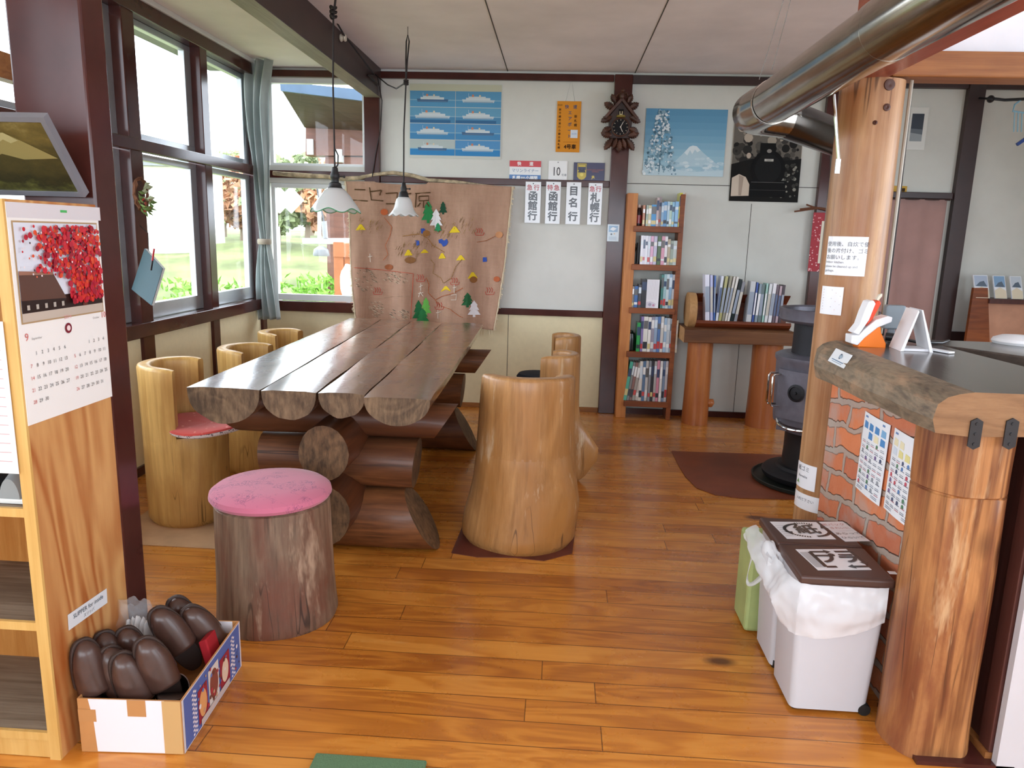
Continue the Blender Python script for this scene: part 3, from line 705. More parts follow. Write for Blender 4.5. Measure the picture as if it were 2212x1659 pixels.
K = Flat(F.pt(0, 0, 0.001), Uv, Wv); K.poly([(.10, .10), (.16, .155), (.215, .178), (.235, .178), (.28, .15), (.34, .11), (.25, .105), (.2, .12), (.16, .10)], '8f7f4c'); K.up()
K.poly([(.17, .152), (.215, .178), (.235, .178), (.262, .158), (.24, .15), (.225, .16), (.205, .148)], 'a99c6c'); K.build('mountain', 'print_matt', cvs)
world(pic)

# ================================================================ box of slippers
plain('card_brown', 'c0874f', 0.8); plain('card_white', 'e9e2e6', 0.7, var=0.02); plain('tape', 'c48d58', 0.35)
BW, BD, BH = 0.268, 0.405, 0.155
bx = thing('cardboard_box', 'open low carton with white paper front and printed side, full of brown slippers', 'box', (-1.192, 1.634, 0.0), math.radians(3.2))
m = MB(); t_ = 0.004
m.box(0, BW, 0, BD, 0.001, 0.005); m.box(0, BW, 0, t_, 0.005, BH); m.box(0, BW, BD - t_, BD, 0.005, BH); m.box(0, t_, t_, BD - t_, 0.005, BH); m.box(BW - t_, BW, t_, BD - t_, 0.005, BH)
m.build('carton', 'card_brown', bx)
F = Flat((0, -0.0006, 0), (1, 0, 0), (0, 0, 1)); F.poly([(.042, .003), (BW - .03, .003), (BW - .044, BH), (.028, BH), (.038, BH * .6)], 'ece5ea'); F.up()
F.rect(.128, BH - .047, .176, BH, 'c08a56'); F.rect(.0, .09, .046, .125, 'c08a56'); F.up(); F.rect(BW - .05, .003, BW - .002, BH, 'c9a26c'); F.build('front_paper', 'print_matt', parent=bx)
F = Flat((BW + 0.0006, 0, 0), (0, 1, 0), (0, 0, 1)); F.rect(0, 0.002, BD, BH, 'd9d2d6'); F.up(); F.rect(.01, .006, BD - .01, BH - .004, '5a6aa8'); F.up()
rr = random.Random(5)
for k in range(10):
    for c in range(3): F.rect(.055 + c * .009, .012 + k * .013 + (c % 2) * .006, .064 + c * .009, .018 + k * .013 + (c % 2) * .006, 'efe6ea'); F.rect(.325 + c * .009, .012 + k * .013 + (c % 2) * .006, .334 + c * .009, .018 + k * .013 + (c % 2) * .006, 'efe6ea')
F.rect(.09, .02, .15, .12, '9c2f3a'); F.rect(.16, .012, .23, .135, 'd9cfc8'); F.rect(.24, .02, .31, .12, '9c2f3a'); F.up()
F.disc(.12, .07, .024, 'e0a067', ry=.04); F.disc(.195, .08, .028, '8a4a3c', ry=.045); F.disc(.275, .07, .024, 'e3c9b0', ry=.036); F.up()
for k in range(40): F.disc(rr.uniform(.09, .38), rr.uniform(.012, .14), rr.uniform(.003, .008), rr.choice(['e8e0e4', 'b33a44', '6a7ab5', 'caa080', '6f4438']), 6)
F.up(); F.rect(.10, .012, .30, .03, 'c9b9b4'); F.build('side_print', 'print_matt', parent=bx)
F = Flat((BW, BD - t_ - .0006, 0), (-1, 0, 0), (0, 0, 1)); F = Flat((0, BD - t_ - .0006, 0), (1, 0, 0), (0, 0, 1)); F.rect(.06, BH - .04, BW - .02, BH, 'e6e2e6'); F.build('inner_paper', 'print_matt', parent=bx)

plain('slipper_brown', '4a322a', 0.33, var=0.08, scale=30, coat=0.15); plain('slipper_inside', '241a17', 0.8); plain('slipper_sole', '3a2a24', 0.6); plain('red_cloth', 'a3121f', 0.8)
def slipper_geo():
    U = MB(); rg = []
    for i in range(19):
        q = i / 18; z = 0.092 + 0.156 * q; w = 0.043 * (1 - max(0, (q - 0.25) / 0.75) ** 2.3) ** 0.55 * (0.94 + 0.06 * math.sin(q * 2.4)); w = max(w, 0.003); sk = -0.006 * q * q
        hgt = 0.014 + 0.038 * (1 - q) ** 0.7; hgt *= (1 - max(0, (q - 0.82) / 0.18) ** 2 * 0.8)
        rg.append([(sk + w * math.cos(a), -hgt * math.sin(a) ** 0.8 if 0 < k < 16 else 0.0, z + 0.018 * (1 - q) * math.sin(a)) for k, a in enumerate([PI * k / 16 for k in range(17)])])
    U.loft(rg, closed=False, cap0=False, cap1=True)
    S = MB(); out = []
    for i in range(40):
        a = 2 * PI * i / 40; z = 0.127 + 0.126 * math.sin(a); w = (0.0455 if z > 0.12 else 0.038) * abs(math.cos(a)) ** 0.7 * (1 if math.cos(a) > 0 else -1)
        out.append((w - .006 * max(0, (z - .09) / .16) ** 2, 0.0, z))
    S.prism(out, (0, 0.012, 0))
    return U, S
U_, S_ = slipper_geo()
def make_slipper(label):
    t = thing('slipper', label, 'slipper', (0, 0, 0), 0, 'brown slippers in the carton')
    a = U_.build('upper', 'slipper_brown', t, solid=0.003); S_.build('sole', 'slipper_sole', t, bevel=0.003)
    return t
sl0 = None
spots = [  # toe pixel, depth, turn of the upper (deg), backward tilt, sideways lean, label
    (182, 1384, 1.685, 58, 0, -6, 'leftmost brown slipper, upright by the left front corner of the carton'),
    (230, 1371, 1.78, 44, 0, 0, 'brown slipper peeping out behind the leftmost slipper'),
    (252, 1337, 1.96, 30, 0, 4, 'brown slipper at the back left, beside the clear bag'),
    (238, 1409, 1.715, 56, 0, -10, 'brown slipper half hidden, between the leftmost and the front pair'),
    (262, 1424, 1.695, 50, 0, -14, 'brown slipper at the middle of the carton front with a worn pale edge'),
    (276, 1384, 1.81, 40, 0, -8, 'brown slipper just below the clear bag, between two fronts'),
    (312, 1381, 1.725, 42, 0, -16, 'wide brown slipper in front, right of the worn-edged one'),
    (339, 1316, 1.88, 46, 2, -24, 'tall brown slipper right of the clear bag'),
    (383, 1342, 2.005, 40, 0, -16, 'brown slipper at the back, between the two tallest toes'),
    (407, 1313, 1.955, 44, 0, -26, 'tall brown slipper at the far right of the carton, red cloth under it')]
for i, (px, py, yy, tz, bk, ln, lab) in enumerate(spots):
    s = make_slipper(lab) if sl0 is None else dup(sl0, (0, 0, 0), 0, lab)
    if sl0 is None: sl0 = s
    M = Matrix.Rotation(math.radians(tz), 3, 'Z') @ Matrix.Rotation(math.radians(ln), 3, 'Y') @ Matrix.Rotation(math.radians(-bk), 3, 'X')
    s.rotation_euler = M.to_euler(); toe = aY(px, py, yy); s.location = toe - M @ Vector((0, 0, 0.246))
    if s.location.z < 0.01: s.location.z = 0.01
s = dup(sl0, (0, 0, 0), 0, 'dark slipper at the right front of the carton, its open heel end towards the viewer')
zd = Vector((-.42, .80, -.42)).normalized(); yd = -(Vector((.15, .1, 1)) - zd * zd.dot(Vector((.15, .1, 1)))).normalized(); xd = yd.cross(zd)
M = Matrix((xd, yd, zd)).transposed(); s.rotation_euler = M.to_euler(); s.location = aY(376, 1482, 1.745) - M @ Vector((0, -.02, .10))
m = MB(); q = aY(470, 1388, 1.93); m.obox(q + Vector((-.02, 0, -.03)), (.012, 0, .006), (0, .03, 0), (-.012, 0, .05)); m.build('red_tag', 'red_cloth', bevel=.004, label='red cloth scrap at the right rim of the slipper carton', cat='cloth')
# clear bag with white slippers
bg = thing('plastic_bag', 'clear plastic bag with white folded slippers inside, among the brown slippers', 'bag', tuple(aY(295, 1390, 1.90)))
m = MB(); cz = aY(298, 1345, 1.90)
for k in range(5): m.ball(cz + Vector((-.028 + .014 * k, .004 * (k % 2), -.03 - .006 * abs(k - 2))), (.009, .02, .052), 10, 8, wob=.2, seed=k)
plain('white_foam', 'dcdfe2', 0.5); m.build('white_slippers', 'white_foam', bg)
def film(name, a, rough=0.12):
    m = bpy.data.materials.new(name); m.use_nodes = True; MATS[name] = m; t = m.node_tree; b = t.nodes['Principled BSDF']; b.inputs['Base Color'].default_value = (.9, .92, .95, 1); b.inputs['Roughness'].default_value = rough; b.inputs['Alpha'].default_value = a
film('clear_film', 0.13); film('bag_film', 0.5, 0.2)
m = MB(); m.ball(cz + Vector((-.004, 0, -.012)), (.056, .035, .085), 22, 14, wob=.5, seed=4); m.build('film', 'clear_film', bg); world(bg)

# ================================================================ on the window wall
plain('twig', '6a4028', 0.8); plain('leaf_green', '6f8a4a', 0.6); plain('leaf_pale', 'b5c09a', 0.6); plain('berry', 'a8382e', 0.4)
wc = aX(305, 420, XL + 0.035); wr_ = thing('wreath', 'small twig wreath with green leaves and red berries on the window post', 'wreath', tuple(wc))
m = MB(); rr = random.Random(2)
for k in range(4): m.tube([wc + Vector((rr.uniform(-.008, .008) + .0, .058 * math.cos(a) * 1.0, .082 * math.sin(a) + rr.uniform(-.004, .004))) + Vector((0, rr.uniform(-.006, .006), 0)) for a in [2 * PI * i / 20 for i in range(20)]], 0.006, 5, closed=True)
m.build('ring', 'twig', wr_)
def leaf(m, c, d, L, w):
    d = Vector(d).normalized(); s = d.cross(Vector((1, .2, .1))).normalized() * w; n = d.cross(s).normalized() * (w * .4)
    m.add([c, c + d * L * .5 + s + n, c + d * L, c + d * L * .5 - s + n, c + d * L * .5 - n * .3], [(0, 1, 4), (1, 2, 4), (2, 3, 4), (3, 0, 4)], smooth=True)
m = MB()
for k in range(26): a = rr.uniform(PI * .95, PI * 2.1); leaf(m, wc + Vector((.012, .05 * math.cos(a), .085 * math.sin(a))), (rr.uniform(.2, .6), rr.uniform(-1, 1), rr.uniform(-1, .3)), rr.uniform(.03, .05), .010)
m.build('leaves', 'leaf_green', wr_, solid=.001)
m = MB()
for k in range(8): leaf(m, wc + Vector((.014, rr.uniform(-.02, .03), rr.uniform(-.03, .05))), (.3, rr.uniform(-1, 1), rr.uniform(-.5, 1)), .045, .014)
m.build('pale_leaves', 'leaf_pale', wr_, solid=.001)
m = MB()
for k in range(9): m.ball(wc + Vector((.02, rr.uniform(-.04, .045), rr.uniform(-.09, -.02))), .007, 6, 5)
m.build('berries', 'berry', wr_); world(wr_)
plain('teal_cover', '0b3a44', 0.55); plain('pages', 'e6ebee', 0.8)
nb = thing('notebook', 'teal-covered notebook hanging askew from the window post with a pen clipped on', 'notebook', tuple(aY(318, 600, 3.82)))
qa, qb, qc, qd = aY(285, 625, 3.82), aY(328, 660, 3.76), aY(352, 580, 3.78), aY(313, 537, 3.84)
n_ = (qb - qa).cross(qd - qa).normalized(); n_ = n_ if n_.y < 0 else -n_
m = MB(); m.hexa([p - n_ * 0.022 + (qa - qb) * .05 for p in (qa, qb, qc, qd)] + [p for p in (qa, qb, qc, qd)]); m.build('pages', 'pages', nb)
m = MB(); m.hexa([p for p in (qa, qb, qc, qd)] + [p + n_ * .003 for p in (qa, qb, qc, qd)]); m.build('cover', 'teal_cover', nb)
p1, p2 = aY(333, 537, 3.755), aY(326, 584, 3.75); m = MB(); m.tube([p1, p1.lerp(p2, .55)], .005, 8, 'a8202c'); m.tube([p1.lerp(p2, .55), p2], .0055, 8, '1c1c20'); m.build('pen', 'plastic', nb)
m = MB(); m.tube([qd + Vector((.02, 0, -.01)), qd + Vector((-.0, .04, .08)), Vector((XL + .005, 3.9, qd.z + .12))], .002, 5, '2a2a2a'); m.build('string', 'plastic', nb); world(nb)

# curtain gathered in the window corner
def curtain_mat():
    m = NT('curtain_cloth'); m.base(m.ramp(m.noise(m.coord(), 6, 3), [(.3, lin('b2b6b5')), (.7, lin('d2d6d5'))])); m.set(rough=.9)
    tr = m.n('ShaderNodeBsdfTranslucent'); tr.inputs[0].default_value = lin('c9d2d2'); mx = m.n('ShaderNodeMixShader'); mx.inputs[0].default_value = .55
    m.l(m.b.outputs[0], mx.inputs[1]); m.l(tr.outputs[0], mx.inputs[2]); m.l(mx.outputs[0], m.t.nodes['Material Output'].inputs['Surface'])
curtain_mat()
ct = thing('curtain', 'grey-green curtain gathered and tied in the corner between the windows', 'curtain', tuple(aY(565, 690, 5.45)))
prof = [(128, 521, 588), (170, 521, 582), (220, 524, 577), (280, 530, 578), (340, 540, 580), (400, 548, 581), (460, 555, 582), (505, 560, 582), (522, 562, 580), (545, 559, 584), (580, 557, 590), (620, 556, 596), (660, 557, 602), (690, 560, 606)]
def cfn(u, v):
    t = v * (len(prof) - 1); i = min(int(t), len(prof) - 2); f = t - i; a, b = prof[i], prof[i + 1]
    y = a[0] + (b[0] - a[0]) * f; l = a[1] + (b[1] - a[1]) * f; r = a[2] + (b[2] - a[2]) * f
    pinch = math.exp(-((y - 522) / 40) ** 2)
    p = aY(l + (r - l) * u + 1.5 * math.sin(y * .02 + u * 9), y, 5.45)
    return (p.x, p.y + (0.034 - .02 * pinch) * math.sin(u * 6.5 * 2 * PI * .5 + math.sin(v * 5) * 1.1) , p.z)
m = MB(); m.grid(cfn, 60, 60); m.build('cloth', 'curtain_cloth', ct, solid=.002)
m = MB(); q = aY(571, 522, 5.45); m.lathe([(.045, -.02), (.05, -.01), (.05, .012), (.044, .02)], 16, q, ax=(0, 0, 1)); plain('tie_cloth', '9a8f80', .9); m.build('tie_band', 'tie_cloth', ct); world(ct)

# ================================================================ hanging lamps
def lamp_glass():
    m = NT('milk_glass'); m.base(lin('f2f2f2')); m.set(rough=.12, coat=.5, coatr=.05, spec=.5)
    tr = m.n('ShaderNodeBsdfTranslucent'); tr.inputs[0].default_value = lin('f0f2f2'); mx = m.n('ShaderNodeMixShader'); mx.inputs[0].default_value = .4
    m.l(m.b.outputs[0], mx.inputs[1]); m.l(tr.outputs[0], mx.inputs[2]); m.l(mx.outputs[0], m.t.nodes['Material Output'].inputs['Surface'])
lamp_glass(); plain('green_glass', '4f9468', .2); plain('cord_black', '231b1b', .7); plain('porcelain', 'cfc7b4', .3)
def shade(prof, waves, amp, flare, seg=72):
    rg = []; zmin, zmax = prof[-1][1], prof[0][1]
    for r, z in prof:
        t = ((zmax - z) / (zmax - zmin)) ** 3; ring = []
        for k in range(seg):
            a = 2 * PI * k / seg; w = math.cos(waves * a)
            ring.append((r * (1 + flare * t * w) * math.cos(a), r * (1 + flare * t * w) * math.sin(a), z + amp * t * w))
        rg.append(ring)
    return rg
q = aY(724, 440, 3.8); q.z = 1.0; zb = aY(725, 455, 3.8).z; lx = aY(725, 455, 3.8).x
l1 = thing('pendant_lamp', 'hanging lamp with a wide wavy white glass shade edged in green', 'lamp', (lx, 3.8, zb))
rg = shade([(.026, .112), (.034, .111), (.052, .098), (.072, .074), (.092, .046), (.108, .024), (.118, .008), (.122, 0)], 6, -.010, .05)
m = MB(); m.loft(rg, cap0=False, cap1=False); ls1 = m.build('lamp_shade', 'milk_glass', l1, solid=.003)
m = MB(); m.tube(rg[-1], .0028, 6, closed=True); m.build('rim', 'green_glass', ls1)
m = MB(); m.lathe([(.006, .215), (.014, .21), (.017, .19), (.023, .178), (.023, .16), (.019, .155), (.019, .14), (.03, .134), (.032, .118), (.037, .112), (.036, .103)], 24); so1 = m.build('socket', 'iron_black', l1)
m = MB(); m.tube([(.022, 0, .168), (.045, 0, .168)], .0035, 8); m.ball((.047, 0, .168), .007, 8, 6); m.build('switch_key', 'iron_black', so1)
m = MB(); m.ball((0, 0, .06), .03, 14, 10); m.lathe([(.013, .08), (.013, .11)], 12); m.build('bulb', 'milk_glass', l1)
top = aY(720, 22, 3.8) - Vector((lx, 3.8, zb))
m = MB(); m.tube([(0, 0, .21), (0, 0, .3), (-.001, 0, .6), (top.x, 0, top.z - .02)], .0045, 8); m.tube([(.004, 0, .30), (.018, 0, .27), (.016, 0, .225), (.006, 0, .212)], .004, 6)
for k in range(3): m.tube([(top.x + .014 * math.cos(a), .014 * math.sin(a), top.z + .02 * k - .03 + .006 * math.sin(a * 2)) for a in [2 * PI * i / 14 for i in range(14)]], .0055, 6, closed=True)
m.tube([(top.x, 0, top.z - .03), (top.x + .012, .0, top.z + .05), (top.x + .006, .01, ZC - zb)], .0055, 8); m.build('cord', 'cord_black', l1)
zb2 = aY(872, 466, 4.6).z; lx2 = aY(872, 466, 4.6).x
l2 = thing('pendant_lamp', 'smaller hanging lamp with a ruffled white bell shade, in front of the cloth hanging', 'lamp', (lx2, 4.6, zb2))
rg = shade([(.022, .112), (.03, .110), (.042, .098), (.05, .078), (.055, .055), (.063, .034), (.076, .016), (.09, .002)], 10, -.006, .05)
m = MB(); m.loft(rg, cap0=False, cap1=False); m.build('lamp_shade', 'milk_glass', l2, solid=.003)
m = MB(); m.lathe([(.005, .2), (.011, .195), (.014, .18), (.019, .165), (.019, .145), (.026, .138), (.03, .12), (.033, .114), (.032, .106)], 24); so2 = m.build('socket', 'iron_black', l2)
m = MB(); m.tube([(.019, 0, .16), (.036, 0, .16)], .003, 8); m.ball((.038, 0, .16), .006, 8, 6); m.build('switch_key', 'iron_black', so2)
O = Vector((lx2, 4.6, zb2)); kn = aY(877, 178, 4.6) - O; tp = aY(881, 78, 4.6) - O
m = MB(); m.tube([(0, 0, .195), (.002, 0, .5), kn], .0045, 8); m.tube([kn, kn.lerp(tp, .5) + Vector((.003, 0, 0)), tp + Vector((.008, 0, -.03)), tp + Vector((0, 0, .01)), tp + Vector((-.009, 0, -.03)), kn.lerp(tp, .5) + Vector((-.006, 0, 0)), kn], .0045, 8)
m.tube([tp, (tp.x, 0, ZC - zb2)], .002, 6)
for k in range(3): m.tube([kn + Vector((.012 * math.cos(a), .012 * math.sin(a), -.01 + .01 * k)) for a in [2 * PI * i / 12 for i in range(12)]], .005, 6, closed=True)
m.build('cord', 'cord_black', l2)
# swag of flex from the lamp to the beam and down the post
w0 = kn + O; e0 = Vector((-1.36, 5.60, aY(822, 165, 5.6).z))
m = MB(); m.tube([w0, w0.lerp(e0, .3) + Vector((0, 0, -.05)), w0.lerp(e0, .6) + Vector((0, 0, -.04)), e0 + Vector((0, -.06, .0)), e0], .0045, 8)
m.tube([e0, Vector((-1.35, 5.69, 2.3)), Vector((-1.362, 5.695, 2.1)), aY(812, 330, 5.69), aY(804, 382, 5.69)], .004, 6)
m.build('lamp_flex', 'cord_black', label='dark electric flex swagging from the small lamp to the beam and down the post', cat='cable')
b0 = aX(735, 82, -1.362); m = MB(); m.lathe([(.02, 0), (.022, .008), (.015, .014), (.015, .022), (.021, .028), (.018, .036), (.004, .038)], 18, b0 , ax=(1, 0, 0)); m.build('insulator', 'porcelain', label='cream porcelain cable knob on the side of the ceiling beam', cat='fitting')
m = MB(); m.tube([b0 + Vector((.012, -.25, .09)), b0 + Vector((.03, -.02, .01)), b0 + Vector((.03, .1, -.0)), b0 + Vector((.012, .8, -.05)), Vector((-1.353, 5.3, 2.40)), Vector((-1.353, 5.62, 2.39))], .005, 6); m.build('beam_flex', 'cord_black', label='dark flex running along the side of the ceiling beam past the cream knob', cat='cable')
# ================================================================ back wall: posters, signs, clock
YW = YB - 0.002
def hanger(px0, py0, px1, py1, name, label, cat, y=YW, th=0.004, col='f2f2f0', mat='print_matt', group=None):
    F, w, h = wallflat(px0, py0, px1, py1, y - th); F.slab(0, 0, w, h, th - 0.001, col); return F, w, h
# ferry poster, eight views
F, w, h = hanger(883, 182, 1086, 340, '', '', '', th=0.003, col='cfd3cb')
F.rect(.006, h - .06, w - .006, h - .006, 'c3c4ae'); F.up()
rr = random.Random(11)
cw, chh = (w - .022) / 2, (h - .085) / 4
for r in range(4):
    for c in range(2):
        u, v = .010 + c * (cw + .004), h - .05 - (r + 1) * (chh + .004)
        sky = ['5f9cc6', '6aa3c4', '5f9ac8', '5b97c9'][r] if not (r == 3 and c == 0) else 'b9c6c4'
        F.k = .0010; F.rect(u, v, u + cw, v + chh, sky); F.k = .0015; F.rect(u, v, u + cw, v + chh * .42, ['5c9bc4', '558fb8', '4f8fc0', '3f8ac4'][r])
        F.rect(u, v + chh * .40, u + cw, v + chh * .46, '8fb8cf')
        L = cw * rr.uniform(.62, .8); a = u + (cw - L) * .5; b = v + chh * .30; F.k = .0020
        F.poly([(a, b + chh * .2), (a + L * .03, b), (a + L * .97, b), (a + L, b + chh * .17)], 'c3d2da' if (r + c) % 3 else '4f7094')
        F.rect(a + L * .12, b + chh * .16, a + L * .86, b + chh * .30, 'd3dde2'); F.k = .0025; F.rect(a + L * .2, b + chh * .28, a + L * .72, b + chh * .38, 'cdd8dc')
        F.rect(a + L * .30, b + chh * .36, a + L * .36, b + chh * .50, 'd98b6a'); F.rect(a + L * .52, b + chh * .36, a + L * .57, b + chh * .48, 'e2d2b5')
        F.line([(a + L * .2, b + chh * .36), (a + L * .2, b + chh * .58)], .0016, 'e8ecee'); F.rect(a + L * .05, b + chh * .02, a + L * .95, b + chh * .05, '6f8fae')
        if r == 1: F.k = .003; F.rect(u, v + chh * .02, u + cw * .9, v + chh * .2, '3f6f9a')
F.build('ferry_poster', 'print_matt', label='pale blue poster of eight ferries on the back wall', cat='poster')
# orange train board
F, w, h = hanger(1200, 219, 1256, 328, '', '', '', th=.008, col='e0932f')
F.text('快　速', w * .58, h * .885, .030, '4a5a78', bold=.0006); F.text('自由席', w * .12, h * .92, .012, '6a4a2a')
for i, ch in enumerate('エアポート'): F.text(ch, w * .55, h * (.77 - .115 * i), .030, '4a5a78', bold=.0006)
F.line([(w * .55, h * .385), (w * .55, h * .42)], .0001, '4a5a78')
for i, ch in enumerate('新千歳空港行小樽方面札幌'): F.text(ch, w * .13, h * (.83 - .068 * i), .018, '5a3a1a', bold=.0004)
for i, ch in enumerate('新札幌'): F.text(ch, w * .79, h * (.70 - .085 * i), .022, '4a3018', bold=.0004)
F.rect(w * .60, h * .28, w * .90, h * .44, 'dde6f0'); F.text('指定席', w * .75, h * .36, .012, '7fa5d0'); F.text('4号車', w * .60, h * .10, .036, '3a2410', bold=.001); F.line([(w * .3, h * .20), (w * .9, h * .20)], .004, 'c47a26')
o = F.build('train_board', 'print_matt', label='tall orange train destination board hanging from a nail on the back wall', cat='sign')
F.mb = MB(); a, b, c = F.pt(w * .35, h, 0), F.pt(w * .55, h + .155, 0), F.pt(w * .72, h, 0)
m = MB(); m.tube([a, b, c], .0008, 4, '4a4a4a'); m.ball(b, .004, 6, 5, '2a2a2a'); m.build('string', 'plastic', o)
# red-white-blue board
F, w, h = hanger(1100, 348, 1169, 390, '', '', '', th=.006, col='eef0f2')
F.rect(0, h * .70, w, h, 'cf2b38'); F.rect(0, 0, w, h * .30, '3f78b8'); F.up(); F.text('快　　速', w / 2, h * .84, .030, 'f6eeee', bold=.001); F.text('マリンライナー', w / 2, h * .50, .029, '3f6f9a'); F.text('札幌⇔小樽間', w / 2, h * .14, .030, 'f0f4f8', bold=.001)
F.build('train_board', 'print_gloss', label='red, white and blue train name board on the mid rail', cat='sign')
F, w, h = hanger(1184, 348, 1226, 391, '', '', '', th=.006, col='f1f2f2')
F.text('10', w * .42, h * .46, .088, '2c2c30', sx=.72, bold=.0006); F.text('号車', w * .84, h * .30, .020, '3a3a40'); F.disc(w * .5, h * .93, .004, '55585c')
F.build('car_number_board', 'print_gloss', label='square white board with a big 10 on the mid rail', cat='sign')
F, w, h = hanger(1238, 352, 1307, 394, '', '', '', th=.006, col='1f2350')
F.rect(.006, .006, w - .006, h - .006, '232858'); F.up(); F.poly([(w * .12, h * .30), (w * .12, h * .95), (w * .41, h * .95), (w * .41, h * .30), (w * .35, h * .18), (w * .265, h * .14), (w * .18, h * .18)], 'c9b23a'); F.up()
F.poly([(w * .135, h * .62), (w * .395, h * .62), (w * .395, h * .90), (w * .135, h * .90)], '2a2f52'); F.up(); F.rect(w * .15, h * .78, w * .38, h * .88, 'd0b93c'); F.poly([(w * .14, h * .50), (w * .39, h * .50), (w * .33, h * .72), (w * .26, h * .62), (w * .20, h * .72)], '1d2238'); F.disc(w * .265, h * .40, h * .09, 'e8d65a')
F.text('HOKKAIDO RESORT', w * .70, h * .64, .0135, 'a8563e'); F.text('EXPRESS', w * .70, h * .55, .0135, 'a8563e'); F.text('JR', w * .64, h * .28, .026, 'd6c24a', bold=.001)
F.build('train_board', 'print_gloss', label='dark blue board with a yellow emblem on the mid rail beside the post', cat='sign')
# four hanging destination boards
for i, (x0, y0, x1, y1, red, big, lab) in enumerate(((1133, 393, 1169, 481, '急行', '函館行', 'white destination board reading 急行 函館行 in red and black, leftmost of four'), (1177, 393, 1212, 483, '特急', '函館行', 'white destination board reading 特急 函館行 in red and black, second of four'),
        (1221, 394, 1256, 484, '', '目名行', 'white destination board reading 目名行 in black only, third of four'), (1268, 396, 1302, 485, '急行', '札幌行', 'white destination board reading 急行 札幌行, nearest the post'))):
    F, w, h = hanger(x0, y0, x1, y1, '', '', '', y=YB - .031, th=.006, col='edf0f4'); F.disc(w * .5, h * .955, .005, '55585c')
    if red: F.text(red[0], w * .27, h * .85, .044, 'b8454e', bold=.001); F.text(red[1], w * .72, h * .85, .044, 'b8454e', bold=.001)
    ys = (.64, .405, .16) if red else (.78, .50, .17)
    for ch, v in zip(big, ys): F.text(ch, w * .5, h * v, .072, '23232a', bold=.0024)
    F.build('destination_board', 'print_gloss', label=lab, cat='sign', group='destination boards hung on the mid rail')
F, w, h = wallflat(1311, 485, 1338, 521, YB - .053); F.slab(0, 0, w, h, .001, 'cfdfea'); F.rect(.01, h * .55, w - .01, h * .92, '7fa9cf'); F.up(); F.poly([(w * .2, h * .7), (w * .45, h * .85), (w * .8, h * .75), (w * .5, h * .62)], 'e6eef4'); F.disc(w * .35, h * .42, .007, '4a5560'); F.disc(w * .6, h * .45, .006, 'c9b090'); F.rect(.012, h * .08, w * .8, h * .28, 'b5c9d8')
F.build('postcard', 'print_gloss', label='small pale blue card pinned to the post below the clock', cat='card')
# winter mountain poster
F, w, h = hanger(1388, 237, 1573, 378, '', '', '', th=.003, col='7fb0c8')
def sky_bands(F, w, h, cols):
    n = len(cols)
    for i, c in enumerate(cols): F.rect(0, h * i / n, w, h * (i + 1) / n, c)
    F.up()
sky_bands(F, w, h, ['a9cbd9', 'a4c8d8', '9cc4d6', '93bed3', '88b6cf', '7dafcb', '74a8c7', '6ca2c3', '669dbf', '6199bc'])
rr = random.Random(4)
F.poly([(w * .33, h * .14), (w * .48, h * .33), (w * .56, h * .44), (w * .60, h * .46), (w * .65, h * .45), (w * .74, h * .35), (w * .95, h * .15)], 'b7d2de'); F.up()
F.poly([(w * .50, h * .35), (w * .56, h * .44), (w * .60, h * .46), (w * .65, h * .45), (w * .70, h * .39), (w * .66, h * .36), (w * .63, h * .40), (w * .60, h * .33), (w * .57, h * .39), (w * .54, h * .31)], 'dbe8ee'); F.up()
for k in range(60): F.disc(w * rr.uniform(.3, .98), h * rr.uniform(.05, .28), w * rr.uniform(.02, .05), rr.choice(['c5dbe5', 'b5d0dd', 'd4e4eb', 'a6c6d6']), 8, ry=h * .02)
F.up(); F.poly([(0, 0), (w, 0), (w, h * .1), (w * .6, h * .06), (w * .3, h * .12), (0, h * .22)], 'c3dae4'); F.up()
F.line([(w * .2, h * .02), (w * .22, h * .95)], .008, '5d7f92'); F.up()
for k in range(330):
    v = rr.uniform(.02, .97); half = .06 + .15 * (1 - v); u = .205 + rr.uniform(-1, 1) * half; F.disc(w * u, h * v, w * rr.uniform(.007, .02), rr.choice(['dce8ee', 'b9d0dc', '6f93a6', '4f7488', 'e9f1f4', '88a8b8']), 6)
F.build('mountain_poster', 'print_matt', label='blue winter poster of a snowy mountain and frosted tree', cat='poster')
# steam locomotive photograph, curling
tl, tr, br, bl = aY(1588, 222, YW), aY(1735, 224, YW), aY(1722, 440, YW), aY(1574, 434, YW)
F = Flat((bl.x, YW - .004, bl.z), (1, 0, .0), (-.012, 0, 1)); w, h = br.x - bl.x, tl.z - bl.z
F.slab(0, 0, w, h, .002, 'a79f92'); F.up(); rr = random.Random(8)
F.rect(.004, .004, w - .004, h - .004, '6b665e'); F.up()
for k in range(120):
    v = rr.uniform(.3, .98); u = rr.uniform(.03, .97); F.disc(w * u, h * v, w * rr.uniform(.02, .07), rr.choice(['8d8579', 'a39a8c', '5a554e', 'b5aa9a', '3c3936']) if v > .62 else rr.choice(['2a2927', '3c3a36', '55524c', '1d1c1b']), 9)
F.up(); F.poly([(0, 0), (w, 0), (w, h * .45), (w * .7, h * .42), (w * .3, h * .44), (0, h * .38)], '161514'); F.up()
for k in range(70): F.disc(w * rr.uniform(.6, .97), h * rr.uniform(.05, .42), w * rr.uniform(.01, .03), rr.choice(['5f5f58', '8a8a80', '3a3a36', '2a2a28']), 6)
F.up(); F.poly([(w * .02, h * .05), (w * .02, h * .24), (w * .12, h * .28), (w * .22, h * .25), (w * .34, h * .10), (w * .36, h * .06)], 'cdbfae'); F.up(); F.poly([(w * .12, h * .27), (w * .19, h * .25), (w * .17, h * .06), (w * .13, h * .06)], 'a99a8c')
